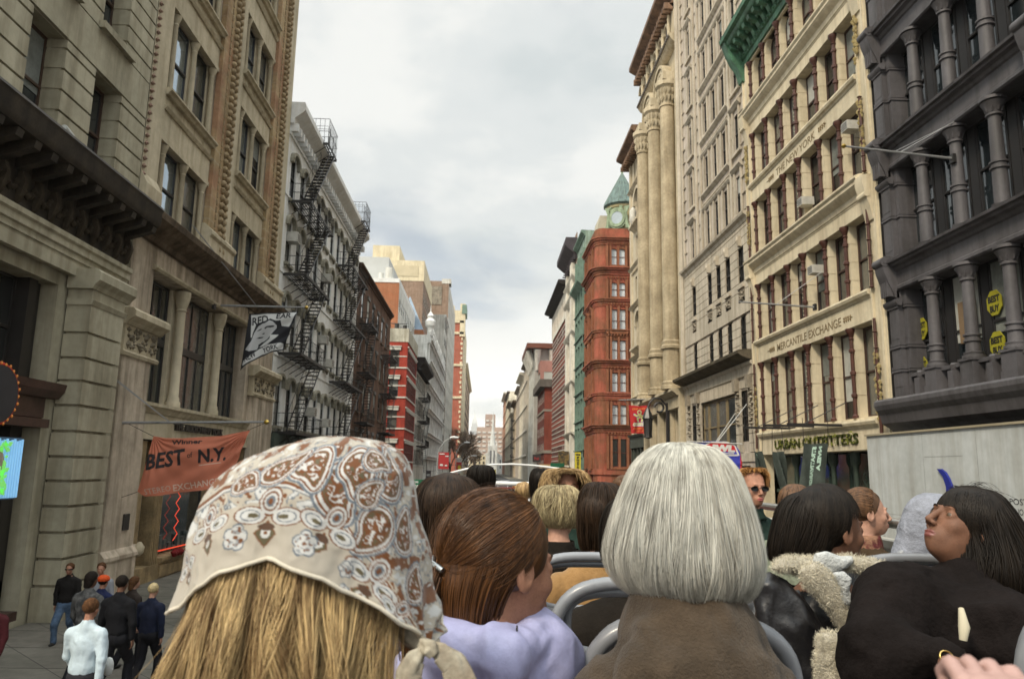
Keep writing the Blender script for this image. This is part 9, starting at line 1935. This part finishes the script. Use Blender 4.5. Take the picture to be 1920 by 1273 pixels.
# ------------------------------------------------------------------ bare trees
def tree(label, x, y, h, seed, spread=.34):
 T = thing('bare_tree', label, 'tree', (x, y, .14), 'bare street trees'); rr = random.Random(seed); tr = MB(); cr = MB()
 def br(mb, p, d, l, r, dep):
  q = p+d*l; r = max(r, .05); mid = p+d*l*.5+Vector((rr.uniform(-1, 1), rr.uniform(-1, 1), rr.uniform(-.4, .6)))*l*.08; mb.tube([tuple(p), tuple(mid), tuple(q)], [r, r*.8, r*.6], 5 if dep < 2 else 3, caps=False)
  if dep >= 5: return
  for k in range(4 if dep < 5 else 2):
   a = rr.uniform(0, 6.28); s = spread*(1.5+.8*rr.random()); nd = (d+Vector((math.cos(a)*s, math.sin(a)*s, rr.uniform(-.05, .25)))).normalized(); br(cr if dep >= 1 else tr, p+d*l*rr.uniform(.65, 1.), nd, l*rr.uniform(.6, .82), max(.02, r*.62), dep+1)
 br(tr, Vector((x, y, .14)), Vector((0, 0, 1)), h*.25, h*.018, 0); BARK = mat('bark_brown', (.10, .075, .055), .95, .2, 2); obj('trunk', tr, BARK, T); obj('crown', cr, mat('twigs_brown', (.15, .105, .075), .95, .2, 1), T)
for i, (px, Y, h, lb) in enumerate(((846, 225, 19, 'bare brown tree nearest, left of the street end'), (862, 250, 24, 'tallest bare tree by the street end'), (876, 280, 20, 'third bare tree, right of the tallest'), (889, 320, 16, 'last bare tree before the church'))): tree(lb, (px-905)/1400*Y, Y, h, i+3)
# ------------------------------------------------------------------ traffic far ahead
def car(label, x, y, col, kind='car', van=False):
 T = thing('parked_car' if kind == 'car' else kind, label, 'car', (x, y, 0), 'traffic far ahead'); CP = mat('car_paint_'+'%d' % int(col[0]*99+col[2]*9), col, .3, .05, coat=.5); DGc = mat('car_glass', (.02, .025, .03), .1); h = 1.9 if van else 1.45; m = MB(); f = lambda u, v, w: (x+w, y+u, v)
 m = MB(f, True); body_ = [(-2.2, .35), (-2.25, .8), (-1.9, .95), (-1.4, .98), (-.9, h), (1.3 if not van else 2.1, h), (1.9 if not van else 2.25, 1.0), (2.25, .9), (2.25, .35)]; m.poly(body_, -.85, .85); obj('body', m, CP, T)
 m = MB(f, True); m.poly([(-1.25, 1.02), (-.85, h-.08), (1.2, h-.08), (1.65, 1.02)], -.87, .87); obj('side_windows', m, DGc, T); m = MB(f, True); m.poly([(-1.47, 1.0), (-.98, h-.04), (-.93, h-.07), (-1.38, 1.0)], -.72, .72); obj('rear_window', m, DGc, T)
 for u in (-1.4, 1.4):
  for w in (-.8, .62): m = MB(); m.tube([(x+w, y+u, .33), (x+w+.2, y+u, .33)], .33, 12); obj('wheel', m, BLACKCLOTH, T)
 for w in (-.7, .7): m = MB(f, True); m.box(-2.29, -2.24, .72, .88, w-.13, w+.13); obj('tail_light', m, RSg, T)
for lab, x, y, c, v in (('white van far ahead just right of the cropped black head', 3.2, 120, (.6, .6, .58), True), ('yellow taxi far ahead under the white front rail', 6.2, 135, (.6, .38, .03), False), ('dark blue car far ahead in the left lane', .4, 150, (.03, .04, .1), False), ('red car waiting far ahead at the right kerb', 8.4, 112, (.3, .02, .02), False), ('silver car far ahead beside the taxi', 4.8, 160, (.4, .4, .42), False), ('black car parked by the left kerb far ahead', -4, 128, (.02, .02, .02), False)): car(lab, x, y, c, van=v)

# ------------------------------------------------------------------ air
m = MB(); m.box(-900, 1100, -1., 340, -4800, 300); m.v = [(x, -z, y) for x, y, z in m.v]
hz = D.materials.new('haze'); hz.use_nodes = True; t = hz.node_tree; t.nodes.clear(); o_ = t.nodes.new('ShaderNodeOutputMaterial'); pv = t.nodes.new('ShaderNodeVolumePrincipled'); pv.inputs['Color'].default_value = (.93, .93, .90, 1); pv.inputs['Density'].default_value = .00011; pv.inputs['Anisotropy'].default_value = .1; t.links.new(pv.outputs[0], o_.inputs['Volume'])
h_ = obj('haze', m, hz); h_['kind'] = 'stuff'
